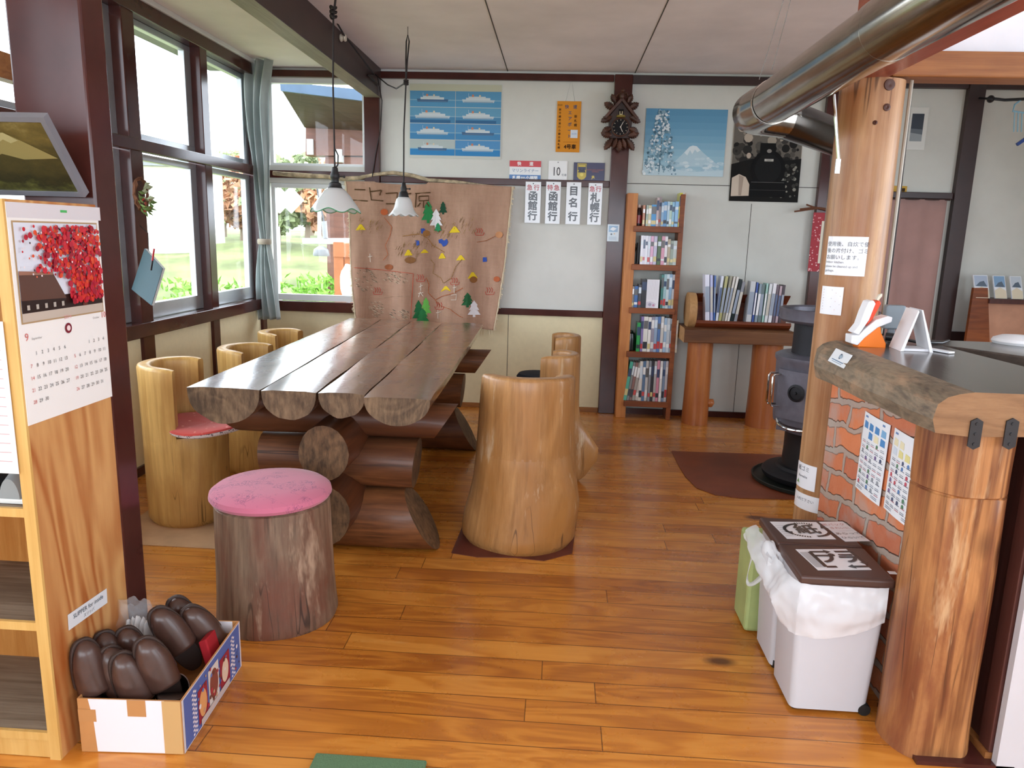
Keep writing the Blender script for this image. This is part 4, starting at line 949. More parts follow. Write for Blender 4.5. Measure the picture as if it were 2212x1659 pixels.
F.up(); F.disc(w * .53, h * .33, w * .25, '0c0c0d', 28, ry=h * .20); F.rect(w * .40, h * .44, w * .62, h * .60, '101011'); F.rect(w * .28, h * .05, w * .80, h * .22, '0b0b0c'); F.up()
F.disc(w * .53, h * .34, w * .19, '161718', 28, ry=h * .15); F.up(); F.rect(w * .47, h * .415, w * .60, h * .44, 'b9b7b0'); F.disc(w * .53, h * .52, w * .035, '8c8a84', 12, ry=h * .02)
F.disc(w * .24, h * .47, w * .035, 'b8a99a', 10, ry=h * .03); F.text('C623', w * .535, h * .428, .016, '2a2a2a'); F.line([(w * .3, h * .20), (w * .78, h * .20)], .004, '5a5a58'); F.line([(w * .28, h * .12), (w * .8, h * .12)], .003, '3f3f3e')
F.build('locomotive_photo', 'print_matt', label='black-and-white photo of a steam locomotive, its top under the pipe elbow', cat='photograph')

# cuckoo clock on the post
plain('carved_wood', '4c2a1a', .45, var=.25, scale=18, bump=.6); plain('carved_dark', '35201a', .5, var=.2, scale=20, bump=.5)
cc = aY(1340, 268, YB - .12); ck = thing('cuckoo_clock', 'carved dark brown cuckoo clock with leaves, on the second post', 'clock', (cc.x, YB - .05, cc.z))
cz = cc.z; X0 = cc.x
m = MB(); S = lambda pts, y0, d: m.prism([(X0 + a, y0, cz + b) for a, b in pts], (0, -d, 0))
S([(-.075, -.10), (.075, -.10), (.085, .05), (.0, .155), (-.085, .05)], YB - .05, .085); m.build('case', 'carved_dark', ck, bevel=.004)
m = MB()
for sx in (-1, 1): 
    a, b = Vector((X0, YB - .142, cz + .165)), Vector((X0 + sx * .115, YB - .142, cz + .035)); d = (b - a).normalized(); m.obox((a + b) / 2 + Vector((0, .035, 0)), (b - a) / 2, (0, .06, 0), d.cross(Vector((0, 1, 0))) * .010)
m.build('roof', 'carved_wood', ck, bevel=.003)
def carved_leaf(cx_, cz_, ang, L, W):
    m = MB(); n = 13; pts = []
    for i in range(n): t = i / (n - 1); pts.append((t * L, W * math.sin(t * PI) ** .7 * (1 - .25 * (i % 2))))
    pts += [(p[0], -p[1]) for p in pts[::-1][1:-1]]
    ca, sa = math.cos(ang), math.sin(ang); ring = lambda k, y: [(X0 + cx_ + (a * ca - b * k * sa), y - .012 * math.sin(min(1, a / L) * PI), cz + cz_ + (a * sa + b * k * ca)) for a, b in pts]
    m.loft([ring(1, YB - .115), ring(1, YB - .13), ring(.55, YB - .148)], smooth=False); m.build('carved_leaf', 'carved_wood', ck)
for cx_, cz_, an, L, W in ((-.05, .10, 150, .085, .028), (.05, .10, 30, .085, .028), (-.06, .05, 205, .09, .028), (.06, .05, -25, .09, .028), (-.06, -.03, 200, .075, .026), (.06, -.03, -20, .075, .026), (-.055, -.085, 165, .085, .03), (.055, -.085, 15, .085, .03),
        (-.05, -.10, 235, .10, .028), (.05, -.10, -55, .10, .028), (0, -.11, 270, .085, .03), (-.02, -.10, 250, .08, .024), (.02, -.10, -70, .08, .024), (-.04, .14, 120, .07, .024), (.04, .14, 60, .07, .024)):
    carved_leaf(cx_, cz_, math.radians(an), L, W)
m = MB(); m.ball((X0, YB - .14, cz + .19), (.022, .02, .03), 10, 8, wob=.2); m.ball((X0 + .004, YB - .15, cz + .222), .014, 10, 8); m.tube([(X0 - .05, YB - .13, cz + .17), (X0 - .02, YB - .13, cz + .205), (X0, YB - .13, cz + .185), (X0 + .03, YB - .13, cz + .21), (X0 + .055, YB - .13, cz + .165)], .009, 6); m.build('bird_carving', 'carved_wood', ck)
m = MB(); m.lathe([(.066, 0), (.066, .012), (.058, .016)], 32, (X0, YB - .136, cz - .025), ax=(0, -1, 0)); m.build('dial_ring', 'carved_wood', ck)
F = Flat((X0, YB - .1535, cz - .025), (1, 0, 0), (0, 0, 1)); F.disc(0, 0, .057, '1c1a1c', 32); F.up()
for i in range(12): a = PI / 2 - i * PI / 6; F.line([(.043 * math.cos(a), .043 * math.sin(a)), (.053 * math.cos(a), .053 * math.sin(a))], .0035, 'b9ab95')
dl = F.build('dial', 'print_matt', ck); F = Flat((X0, YB - .1552, cz - .025), (1, 0, 0), (0, 0, 1)); F.line([(0, 0), (.018, .035)], .004, 'e0d9cc'); F.line([(0, 0), (.016, -.033)], .004, 'e0d9cc'); F.disc(0, 0, .005, 'e0d9cc'); F.build('hands', 'print_matt', dl)
F = Flat((X0 - .018, YB - .1372, cz + .055), (1, 0, 0), (0, 0, 1)); F.rect(0, 0, .036, .045, '150f0d'); F.up(); F.rect(.007, .005, .029, .03, 'd9c9a5'); F.up(); F.rect(.012, .012, .024, .03, '2a1c16'); F.build('cuckoo_door', 'print_matt', ck); 
m = MB(); m.lathe([(.03, -.004), (.034, 0), (.03, .01)], 16, (X0, YB - .142, cz + .046), ax=(0, 0, 1)); plain('ochre', '8f7c3a', .5); m.build('balcony', 'ochre', ck); world(ck)

# ================================================================ cloth map hanging from a birch branch
def burlap():
    m = NT('burlap'); v = m.coord()
    wx = m.n('ShaderNodeTexWave', wave_type='BANDS', bands_direction='X'); wx.inputs['Scale'].default_value = 34; wx.inputs['Distortion'].default_value = 1.5; m.l(v, wx.inputs['Vector'])
    wz = m.n('ShaderNodeTexWave', wave_type='BANDS', bands_direction='Z'); wz.inputs['Scale'].default_value = 34; wz.inputs['Distortion'].default_value = 1.5; m.l(v, wz.inputs['Vector'])
    h = m.math('MAXIMUM', wx.outputs['Fac'], wz.outputs['Fac']); f = m.noise(m.coord((1, 1, .3)), 14, 5, .7)
    col = m.ramp(m.math('ADD', m.math('MULTIPLY', h, .45), m.math('MULTIPLY', f, .45)), [(.25, lin('7c5a46')), (.52, lin('b08a72')), (.8, lin('c8a38c'))]); m.base(col); m.set(rough=.95, sheen=.2); m.bump(h, .5, .002)
burlap(); plain('fringe', 'd4c4a6', .9); plain('birch_bark', 'b3a184', .8, var=.3, scale=20, bump=.4)
BXc, BZ1 = -1.0, 1.73
hg = thing('cloth_map', 'coarse brown cloth map with felt trees and stitched roads, hanging behind the table end', 'wall hanging', (BXc, YB - .06, 0.66))
def cloth_d(x, z):
    """how far the cloth stands off the wall plane"""
    t = (1.73 - z) / 1.1
    return .06 + t ** .6 * (.048 * math.sin(x * 16 + 1.2 * math.sin(z * 2)) + .014 * math.sin(x * 37 + .8 + z) + .010 * math.sin(z * 6 + x * 3)) - .012 * (1 - t)
eL = [aY(x, y, YB - .05) for x, y in ((748, 392), (757, 470), (762, 560), (770, 640), (777, 700))]; eR = [aY(x, y, YB - .05) for x, y in ((1107, 404), (1100, 480), (1092, 560), (1080, 640), (1068, 712))]
def lerpl(L, t):
    t = min(max(t, 0), .9999) * (len(L) - 1); i = int(t); return L[i].lerp(L[i + 1], t - i)
def cloth(u, v, h=0.0):
    a, b = lerpl(eL, v), lerpl(eR, v); p = a.lerp(b, u)
    if v < .12: p.z += (-.010 * math.sin(PI * min(1, max(0, (u - .18) / .32))) if .18 < u < .5 else .012 * math.sin(u * 3)) * (1 - v / .12)
    return Vector((p.x, YB - .03 - cloth_d(p.x, p.z) - h, p.z))
m = MB(); m.grid(lambda u, v: cloth(u, 1 - v), 90, 70); m.build('cloth', 'burlap', hg, solid=.003)
m = MB(); rr = random.Random(6)
for e in (0, 1): m.tube([cloth(e, v / 40, .003) + Vector(((-.002 if e == 0 else .002) + rr.uniform(-.002, .002), 0, 0)) for v in range(41)], [.004 + .003 * rr.random() for v in range(41)], 6)
m.build('selvage', 'fringe', hg)
m = MB()
for k in range(260):
    v = rr.random(); e = 0 if k % 2 else 1; p = cloth(e, v, .003); d = -1 if e == 0 else 1
    m.tube([p, p + Vector((d * rr.uniform(.006, .022), -.002, rr.uniform(-.018, .006)))], .0022, 4)
for k in range(90):
    p = cloth(rr.random(), 1, .001); m.tube([p, p + Vector((rr.uniform(-.004, .004), -.002, -rr.uniform(.015, .05)))], .0018, 4)
m.build('fringe', 'fringe', hg)
def cpx(px, py, h):
    p = aY(px, py, YB - .09)
    for _ in range(8): q = aY(px, py, YB - .03 - cloth_d(p.x, p.z)); p = p.lerp(q, .7)
    return aY(px, py, p.y - h - .003)
def felt(px, py, pts, col, name, h=.004):
    """felt patch: outline in photo pixels round px, py; follows the cloth"""
    m = MB(); c = cpx(px, py, h); P = [cpx(px + a, py + b, h) for a, b in pts]; n = len(P); vs = [c] + P + [p + Vector((0, .003, 0)) for p in P]
    fs = [(0, 1 + (i + 1) % n, 1 + i) for i in range(n)] + [(1 + i, 1 + (i + 1) % n, 1 + n + (i + 1) % n, 1 + n + i) for i in range(n)]
    m.add(vs, fs, col); m.build(name, 'print_matt', hg)
def tree_pts(w, h): return [(0, -h * .5), (w * .28, -h * .22), (w * .16, -h * .24), (w * .40, h * .08), (w * .24, h * .06), (w * .5, h * .36), (w * .1, h * .36), (w * .1, h * .5), (-w * .1, h * .5), (-w * .1, h * .36), (-w * .5, h * .36), (-w * .24, h * .06), (-w * .40, h * .08), (-w * .16, -h * .24), (-w * .28, -h * .22)]
for px, py, w, h, c, hh in ((925, 458, 30, 48, '2f8a4e', .004), (957, 449, 18, 28, '1f4a34', .004), (942, 472, 28, 42, 'e6e4e6', .007), (946, 491, 16, 20, '2f8a5a', .010), (904, 671, 26, 46, '23683c', .004), (920, 662, 24, 40, '6fbf57', .008), (913, 682, 28, 32, '2c7a44', .011), (1010, 648, 28, 32, '28603a', .004), (1024, 667, 28, 36, 'e9e6ea', .008)):
    felt(px, py, tree_pts(w, h), c, 'felt_tree', hh)
for px, py, w, h in ((779, 491, 22, 13), (982, 496, 24, 14), (882, 546, 18, 13), (917, 543, 18, 8), (955, 553, 16, 12), (995, 557, 20, 11), (1021, 595, 22, 14), (963, 624, 22, 12)):
    felt(px, py, [(-w / 2, h / 2), (-2, -h / 2), (2, -h / 2), (w / 2, h / 2 - 1)], 'e0c02a', 'felt_mountain')
for px, py, pts, nm in ((957, 523, [(-10, -5), (-3, -7), (2, -3), (8, -7), (11, 0), (7, 7), (0, 10), (-4, 3), (-9, 2)], 'felt_lake'), (914, 499, [(-5, -5), (2, -6), (6, 0), (2, 6), (-4, 5)], 'felt_lake'), (901, 525, [(-4, -6), (4, -5), (5, 4), (-1, 6)], 'felt_lake'), (1047, 561, [(-4, -5), (4, -5), (5, 4), (-4, 5)], 'felt_lake')):
    felt(px, py, pts, '3553a5', nm)
def oval(w, h): return [(w * math.cos(a), h * math.sin(a)) for a in [2 * PI * i / 14 for i in range(14)]]
for px, py, w, h, c in ((830, 458, 8, 7, 'c4673c'), (921, 504, 8, 7, '9a6a3a'), (886, 562, 12, 7, '8a5f38'), (840, 577, 9, 6, '9a5a38'), (1023, 604, 8, 7, '8a5a30'), (1078, 507, 8, 7, 'c48a60'), (1073, 603, 7, 6, 'b5613c')):
    felt(px, py, oval(w, h), c, 'wooden_disc', .006)
def stitch(pts, col, r=.0022, name='stitching', gap=False):
    m = MB(); P = []
    for (a, b), (c, d) in zip(pts, pts[1:]):
        n = max(1, int(math.hypot(c - a, d - b) / 5)); P += [(a + (c - a) * i / n, b + (d - b) * i / n) for i in range(n)]
    P.append(pts[-1]); q = [cpx(x, y, .003) for x, y in P]; m.tube(q, r, 5, col); return m.build(name, 'print_matt', hg)
stitch([(765, 578), (815, 582), (893, 591), (887, 690)], 'c4563c')
stitch([(921, 600), (927, 615), (925, 632), (940, 648), (955, 640), (978, 634), (1000, 622)], 'b56238'); stitch([(940, 648), (950, 660), (972, 668), (992, 683), (1000, 686)], 'b56238')
stitch([(830, 470), (846, 490), (842, 510), (832, 530), (838, 550), (828, 562)], 'c07048'); stitch([(930, 560), (938, 570), (935, 590), (952, 600), (958, 612), (975, 600), (985, 575), (998, 560)], '9a7848')
stitch([(1030, 523), (1050, 520), (1070, 510)], 'a0603c'); stitch([(815, 645), (850, 640), (886, 640)], 'b59a80', .0015); stitch([(870, 510), (905, 505), (925, 515), (935, 530), (960, 545)], 'a8783c')
for px, py in ((909, 600), (982, 607), (949, 660), (816, 628), (1058, 628), (1036, 500)):
    for k in (-1, 0, 1): stitch([(px + 5 * k - 2, py - 7), (px + 5 * k + 1, py - 2), (px + 5 * k - 1, py + 4)], 'c0473a', .0022, 'hot_spring_stitch')
    stitch([(px - 10, py + 2), (px - 8, py + 8), (px + 8, py + 8), (px + 10, py + 2)], 'c0473a', .0022, 'hot_spring_stitch')
rr = random.Random(9)
for px, py, w, h, col in ((790, 604, 24, 26, '5d5a4a'), (855, 600, 30, 13, '5d5a4a'), (813, 666, 16, 18, '66624f'), (862, 680, 22, 14, '5a5a52')):
    m = MB()
    for k in range(64):
        a, b = rr.uniform(-w, w), rr.uniform(-h, h)
        if (a / w) ** 2 + (b / h) ** 2 > 1: continue
        p, q = cpx(px + a - 2, py + b - 1, .003), cpx(px + a + 2, py + b + 1, .003); m.tube([p, q], .0018, 4, rr.choice([col, 'cdbfa5']))
    m.build('field_stitching', 'print_matt', hg)
for px, py, n in ((800, 490, 9), (960, 500, 16), (880, 545, 14), (915, 520, 8), (1000, 490, 8)):
    m = MB()
    for k in range(n * 2): a, b = rr.uniform(-26, 26), rr.uniform(-14, 16); m.tube([cpx(px + a, py + b, .003), cpx(px + a + 4, py + b - 8, .003)], .0013, 4, rr.choice(['8a6a34', 'a08040', '7a5f3a']))
    m.build('hill_stitching', 'print_matt', hg)
def strokes(lst, col, r, name):
    m = MB()
    for s in lst: m.tube([cpx(x, y, .004) for x, y in s], r, 5, col)
    m.build(name, 'print_matt', hg)
strokes([[(766, 409), (789, 410)], [(760, 432), (794, 434)], [(798, 414), (824, 411)], [(798, 405), (802, 432), (828, 434)], [(824, 411), (820, 422)], [(833, 418), (858, 416), (857, 440)], [(834, 440), (857, 440)],
         [(876, 412), (876, 420)], [(870, 420), (888, 418)], [(897, 418), (930, 416)], [(899, 418), (897, 448)], [(905, 424), (926, 423), (926, 433), (905, 434), (905, 424)], [(915, 434), (914, 449)], [(908, 438), (902, 446)], [(921, 438), (927, 446)]], '5a4228', .0045, 'title_stitching')
for grp in ([[(905, 620), (913, 616)], [(909, 612), (909, 628)], [(903, 634), (914, 632)], [(908, 630), (904, 642)], [(908, 632), (914, 640)]], [[(978, 622), (986, 620)], [(981, 615), (981, 634)], [(974, 638), (986, 636), (985, 648), (974, 648)]], [[(942, 676), (952, 674)], [(946, 670), (946, 688)]], [[(795, 555), (804, 553)], [(799, 548), (800, 566)]]): strokes(grp, 'e6ddd0', .0025, 'white_lettering')
bb = [aY(x, y, YB - .045) for x, y in ((590, 374), (640, 378), (700, 381), (742, 386), (775, 384), (810, 377), (850, 373), (890, 379), (925, 389), (985, 393), (1040, 401), (1100, 408), (1112, 405))]
m = MB(); m.tube(bb, [.016, .018, .016, .016, .014, .014, .014, .015, .014, .013, .013, .012, .008], 8); world(hg)
m.build('birch_branch', 'birch_bark', label='crooked birch branch along the mid rail that holds the cloth map', cat='branch')
# ================================================================ bookcase
wood('case_light', 'a8602e', 'cf8c4e', 'z', rings=6, rough=0.4, knots=2.6); wood('case_shelf', '6a3418', '985428', 'x', rings=6, rough=0.4)
YC = 5.565
bc = thing('bookcase', 'tall narrow handmade wooden bookcase with five shelves of books', 'bookcase', (0.68, 5.65, 0))
xl0 = aY(1330, 897, YC).x; xr1 = aY(1481, 430, YC).x; zt = aY(1370, 417, YC).z
m = MB(); m.box(xl0, xl0 + .075, YC + .012, YC + .165, 0, zt); m.build('side_panel', 'case_light', bc, bevel=.004)
m = MB(); m.box(xr1 - .035, xr1, YC, YC + .165, 0, zt); m.build('side_panel', 'case_shelf', bc, bevel=.003)
shelfz = [aY(1420, y, YC).z for y in (489, 572, 666, 761, 868)]
for z in shelfz:
    m = MB(); m.box(xl0 + .055, xr1 - .02, YC - .012, YC + .16, z - .042, z); m.build('shelf', 'case_shelf', bc, bevel=.003)
world(bc)
def book(x, y, z, w, h, d, col, lean, label, group, name='book', band=None, pg='e4ddd0'):
    """upright book, spine towards the room; lean in degrees to the right"""
    m = MB(); t = min(.0025, w * .2)
    m.box(-w / 2, w / 2, 0, t, 0, h, col); m.box(-w / 2, -w / 2 + t, t, d, 0, h, col); m.box(w / 2 - t, w / 2, t, d, 0, h, col); m.box(-w / 2 + t, w / 2 - t, t, d - .004, .002, h - .004, pg)
    if band:
        for z0, z1, c in band: m.box(-w / 2 + .001, w / 2 - .001, -.0006, 0, h * z0, h * z1, c)
    o = m.build(name, 'print_gloss', label=label, cat='book', group=group); o.location = (x, y, z + (w / 2) * abs(math.sin(math.radians(lean)))); o.rotation_euler = (0, math.radians(lean), 0); return o
ORD = ['first', 'second', 'third', 'fourth', 'fifth', 'sixth', 'seventh', 'eighth', 'ninth', 'tenth', 'eleventh', 'twelfth', 'thirteenth', 'fourteenth', 'fifteenth', 'sixteenth', 'seventeenth', 'eighteenth']
rb = random.Random(21)
shelves = [
 ('top', 0, 0, [(530, 552, 105, '6a6862', 'grey'), (605, 628, 190, 'b5652f', 'orange'), (638, 660, 190, '9fb0a0', 'sage'), (660, 688, 192, 'c9bf94', 'buff'), (688, 735, 185, '3f95d0', 'bright blue'), (735, 757, 118, 'c9b3b3', 'dusty pink'), (757, 782, 110, '9a8d8e', 'tall greyish'), (782, 804, 165, '8fb5d5', 'pale blue'), (804, 836, 156, '6fa5d5', 'blue'), (838, 860, 155, 'b4d3e6', 'whitish blue'), (860, 884, 158, 'b9d4c4', 'mint'), (885, 908, 160, '8fc0d8', 'sky blue'), (910, 944, 155, '7fb2dc', 'light blue'), (946, 974, 72, 'd8d23f', 'tall yellow'), (976, 994, 70, 'e5e0d5', 'tall cream'), (994, 1008, 72, 'c9b8a8', 'tall beige')]),
 ('second', 1, 0, [(583, 606, 480, 'e9e6ee', 'white'), (606, 628, 482, 'dad7e2', 'pale grey'), (628, 650, 482, 'e8e6ee', 'white'), (650, 676, 485, 'd5d6e0', 'pale grey'), (678, 706, 486, 'e3b0cc', 'pink-footed'), (708, 740, 486, 'c9c5da', 'lilac'), (744, 778, 487, '55704f', 'green'), (780, 812, 487, 'dca0b5', 'pink'), (812, 838, 489, 'e9e4e6', 'white'), (840, 868, 515, 'b5a58a', 'short tan'), (868, 896, 530, '8d9a8a', 'short grey-green'), (896, 930, 530, 'b9c4bd', 'short pale green'), (930, 956, 512, 'cfc9a5', 'buff'), (956, 976, 500, 'dcd6b0', 'cream')]),
 ('third', 2, 0, [(475, 523, 965, '8a8480', 'short grey'), (525, 560, 965, '3f6fae', 'short blue'), (562, 590, 948, '4a4a50', 'dark grey'), (592, 640, 900, '2f3238', 'black'), (776, 798, 855, '4f8f86', 'teal'), (798, 824, 850, '9fc0c5', 'pale teal'), (824, 850, 850, 'c9d8dc', 'whitish'), (850, 878, 850, '8fb0cc', 'blue-grey'), (880, 904, 855, 'd4d8dd', 'pale grey'), (904, 924, 855, 'a5b8cc', 'pale blue'), (924, 944, 855, 'dfe2e6', 'white')]),
 ('fourth', 3, 0, [(545, 578, 1312, '2f9a52', 'short green'), (582, 606, 1255, '8a7ab0', 'violet'), (606, 648, 1255, 'e4e2da', 'thick white'), (650, 678, 1260, 'f0eee8', 'white'), (680, 710, 1258, 'a5a3b5', 'grey-violet'), (710, 738, 1258, '9db5d0', 'pale blue'), (740, 768, 1256, '5f84bb', 'blue'), (770, 798, 1255, 'd9d6d0', 'off-white'), (800, 828, 1268, 'a9c4dc', 'blue-topped'), (828, 858, 1270, 'c5cfd6', 'pale grey'), (860, 898, 1275, 'aebac5', 'grey'), (902, 936, 1290, 'ece6cf', 'cream')]),
 ('bottom', 4, 7, [(347, 372, 480, '4fae96', 'teal'), (374, 392, 486, '8a8a8a', 'grey'), (394, 414, 488, '8f6a64', 'dull red'), (416, 438, 490, 'a8a29a', 'light grey'), (440, 466, 530, 'c9c2bb', 'short pale'), (472, 496, 480, 'e2ddd4', 'white'), (496, 518, 478, '5d7a9a', 'slate blue'), (520, 542, 478, 'd8d5d0', 'off-white'), (544, 562, 476, '8b8f95', 'grey'), (564, 584, 478, '3b3c42', 'black'), (586, 606, 480, 'b0acaa', 'grey'), (608, 630, 475, 'd890a5', 'pink'), (632, 652, 478, 'dcd9d5', 'white'), (654, 674, 478, '7a8aa0', 'blue-grey'), (676, 696, 480, 'd5d2d6', 'pale'), (698, 714, 490, '8f86a0', 'mauve')])]
for sn, si, lean, lst in shelves:
    for i, (a, b, top, col, cn) in enumerate(lst):
        if sn == 'bottom': xa, xb, ty, by = 1250 + a / 3.686, 1250 + b / 3.686, 650 + top / 3.686, 868
        else: xa, xb, ty, by = 1250 + a / 4.424, 1250 + b / 4.424, 400 + top / 4.424, (489, 572, 666, 761)[si]
        # photo x falls with height because the posts lean: use the spine's middle
        p0, p1 = aY(xa, by, YC + .01), aY(xb, by, YC + .01); h = aY(xa, ty, YC + .01).z - shelfz[si]; w = (p1.x - p0.x) * .97
        sh_ = .0
        bands = [(rb.uniform(.55, .7), rb.uniform(.78, .92), rb.choice(['f0f0ee', '3a4a6a', 'd9e4ec', '6a6a6a'])), (rb.uniform(.08, .15), rb.uniform(.2, .3), rb.choice(['f0f0ee', '30363f', 'c94a4a', 'd9c98a']))] if w > .012 else None
        book((p0.x + p1.x) / 2 + (.006 if sn == 'bottom' and i < 5 else 0), YC + .008 + rb.uniform(0, .01), shelfz[si], max(w, .008), max(h, .1), rb.uniform(.115, .13), col, lean if i < 5 and sn == 'bottom' else 0, f'{cn} book, {ORD[i]} from the left on the bookcase\'s {sn} shelf', f'books on the {sn} shelf of the bookcase', band=bands)
# other things on its shelves
def sp(zx, zy): return 1250 + zx / 4.424, 400 + zy / 4.424
a, b = aY(*sp(556, 388), YC + .02), aY(*sp(604, 182), YC + .02); t = thing('dark_bottle', 'dark bottle with a pale cap among the books on the bookcase\'s top shelf', 'bottle', ((a.x + b.x) / 2, YC + .05, shelfz[0])); H = b.z - shelfz[0]
m = MB(); m.lathe([(.019, 0), (.021, .01), (.021, H * .6), (.012, H * .78), (.010, H * .85)], 18, col='2a171c'); m.build('bottle', 'print_gloss', t)
m = MB(); m.lathe([(.012, H * .85), (.013, H * .87), (.012, H * .97), (.005, H)], 14, col='d8cfca'); m.build('cap', 'plastic', t)
m = MB(); m.lathe([(.0214, H * .12), (.0214, H * .5)], 18, col='8c1f2a', cap0=False, cap1=False); m.build('wrapper', 'print_gloss', t)
a = aY(*sp(540, 750), YC + .02); t = thing('bookend', 'black metal bookend with a dark figure, left on the bookcase\'s second shelf', 'bookend', (a.x, YC + .05, shelfz[1]))
m = MB(); m.box(.012, .020, -.03, .06, 0, .155, '141416'); m.box(-.05, .02, -.03, .06, 0, .003, '141416'); m.build('plate', 'plastic', t); m = MB(); m.ball((-.02, 0, .105), (.03, .02, .028), 10, 8, '1c1c1e', wob=.4); m.ball((-.012, 0, .135), (.016, .014, .02), 8, 6, '1c1c1e'); m.tube([(-.02, 0, .003), (-.018, 0, .09)], .008, 6, '1c1c1e'); m.build('figure', 'plastic', t)
a, b = aY(*sp(642, 1170), YC + .0), aY(*sp(775, 905), YC); F = Flat((a.x, YC - .004, shelfz[2] + .001), (1, 0, 0), (0, 0, 1)); w, h = b.x - a.x, b.z - shelfz[2]; F.slab(0, 0, w, h, .03, 'efecf0')
for k in range(9): F.line([(w * (.1 + .09 * k), h * .3), (w * (.1 + .09 * k), h * .96)], .0012, 'c5c2cc')
F.poly([(.0, h * .02), (w * .7, h * .02), (w * .8, h * .16), (w * .3, h * .24), (.0, h * .2)], 'd9d3de'); F.disc(w * .3, h * .12, .012, 'a9a3b5'); F.disc(w * .6, h * .1, .008, 'c98aa5'); F.build('booklet_stack', 'print_matt', label='stack of white booklets standing on the bookcase\'s third shelf', cat='booklets')
a = aY(*sp(490, 1580), YC + .03); m = MB(); m.lathe([(.034, 0), (.04, .006), (.041, .09), (.036, .115), (.034, .13), (.02, .138), (.02, .15), (.006, .154)], 24, (0, 0, 0), col='121214'); o = m.build('lidded_jar', 'print_gloss', label='black lidded jar at the left of the bookcase\'s fourth shelf', cat='jar'); o.location = (a.x, YC + .06, shelfz[3])

# ================================================================ log bench with a hollowed log book holder
wood('bench_log', '8a421e', 'b8733c', 'z', rings=5, rough=0.4, coat=.15, patches='9a5628', pscale=3); wood('bench_slab', '4a2a17', '7a4f2e', 'x', rings=5, rough=0.45)
wood('holder_bark', '4a2412', '8a3f1e', 'x', rings=6, rough=0.45); wood('slab_end', 'a57a4c', 'c79a68', 'z', rings=6, stretch=.7, rough=.6)
be = thing('log_bench', 'low bench of a thick plank on two upright logs against the back wall', 'bench', (1.33, 5.52, 0))
m = MB(); bz1 = aY(1600, 712, 5.40).z; bz0 = aY(1600, 744, 5.36).z; bx0, bx1 = aY(1478, 725, 5.36).x, aY(1714, 735, 5.36).x
rings = []
for j in range(13):
    t = j / 12; x = bx0 + (bx1 - bx0) * t; q = .006 * noise.noise(Vector((x * 5, 0, 0)))
    rings.append([(x, 5.36 + q, bz0), (x, 5.70, bz0), (x, 5.70, bz1), (x, 5.375 + q, bz1), (x, 5.358 + q, bz1 - .012)])
m.loft(rings, smooth=False, capm=1); m.build('plank', ['bench_slab', 'slab_end'], be, bevel=.004)
for i, (x0, x1) in enumerate(((1474, 1528), (1612, 1676))):
    a, b = aY(x0, 900, 5.52), aY(x1, 900, 5.52); r = (b.x - a.x) / 2; m = MB(); m.lathe([(r * 1.05, 0), (r * 1.03, .1), (r, .3), (r * .98, bz0 - .001)], 28, ((a.x + b.x) / 2, 5.52, 0), wob=.06, seed=i + 2)
    if i == 0: m.ball((b.x + .005, 5.49, .165), (.035, .03, .03), 8, 6, wob=.3)
    m.build('leg', 'bench_log', be)
world(be)
hx0, hx1, hr = aY(1490, 665, 5.47).x, aY(1706, 700, 5.47).x, .128; hc = Vector((0, 5.53, bz1 + hr - .012))
ho = thing('book_holder', 'hollowed half log used as a book trough on the bench', 'book holder', (1.33, 5.53, bz1))
m = MB(); sec = []
for k in range(25): a = math.radians(75 + (360 - 75 - 15 - 165) * 0 + k * 12.0);  sec.append(a) if a <= math.radians(75 + 200) else None
# cross-section in (y, z): round back and belly, cut away front and top where the books stand
cs = [(hr * math.cos(a), hr * math.sin(a)) for a in [math.radians(70 - 10 * k) for k in range(0, 1)]]
cs = [(hr * math.cos(math.radians(a)), hr * math.sin(math.radians(a))) for a in range(100, -141, -12)]   # y right = towards the wall
cs = [(y, z) for y, z in cs] + [(-.09, -.062), (.035, -.075), (.06, .06)]
m.loft([[(hx0 + .03 + (hx1 - hx0 - .03) * j / 8, hc.y + y, hc.z + z) for y, z in cs] for j in range(9)], smooth=False); m.build('trough', 'holder_bark', ho)
m = MB(); m.lathe([(hr * 1.02, 0), (hr * 1.03, .03), (hr * 1.0, .055)], 32, (hx0 - .01, hc.y, hc.z), ax=(1, 0, 0)); m.build('end_disc', 'slab_end', ho); world(ho)
bk1 = [(1205, 1252, 840, 1285, 'dfe0ee', 'wide white', -6), (1255, 1283, 845, 1282, 'b9bde0', 'lilac', -6), (1285, 1302, 850, 1285, '4f74b8', 'blue', -4), (1304, 1330, 852, 1288, 'd9dde6', 'pale grey', 4), (1332, 1360, 855, 1290, 'b3b07a', 'olive', 6), (1362, 1388, 850, 1292, '9a9784', 'spiral-bound grey', 8), (1390, 1412, 855, 1295, 'd8d5cc', 'off-white', 9), (1414, 1438, 858, 1298, 'e2e0d8', 'cream', 10), (1440, 1472, 880, 1300, '1f2a2c', 'black', 11), (1476, 1508, 905, 1305, '8a8d95', 'grey', 10)]
bk2 = [(1592, 1645, 905, 1310, 'c9cdd0', 'wide pale grey', 3), (1648, 1668, 915, 1315, '4a63a8', 'blue', 3), (1672, 1700, 930, 1320, '8fa0ac', 'blue-grey', 4), (1702, 1738, 935, 1322, '6d7f80', 'slate', 2), (1742, 1762, 925, 1325, 'a5d0c4', 'mint', 3), (1766, 1796, 930, 1330, 'dfe2e4', 'white', 4), (1800, 1836, 925, 1338, 'e8e8ec', 'bright white', 4), (1840, 1866, 940, 1335, '70606a', 'brown-grey', 3), (1870, 1896, 950, 1332, 'b5a0a8', 'dusty pink', 3), (1898, 1926, 940, 1325, '4a4048', 'dark', 3)]
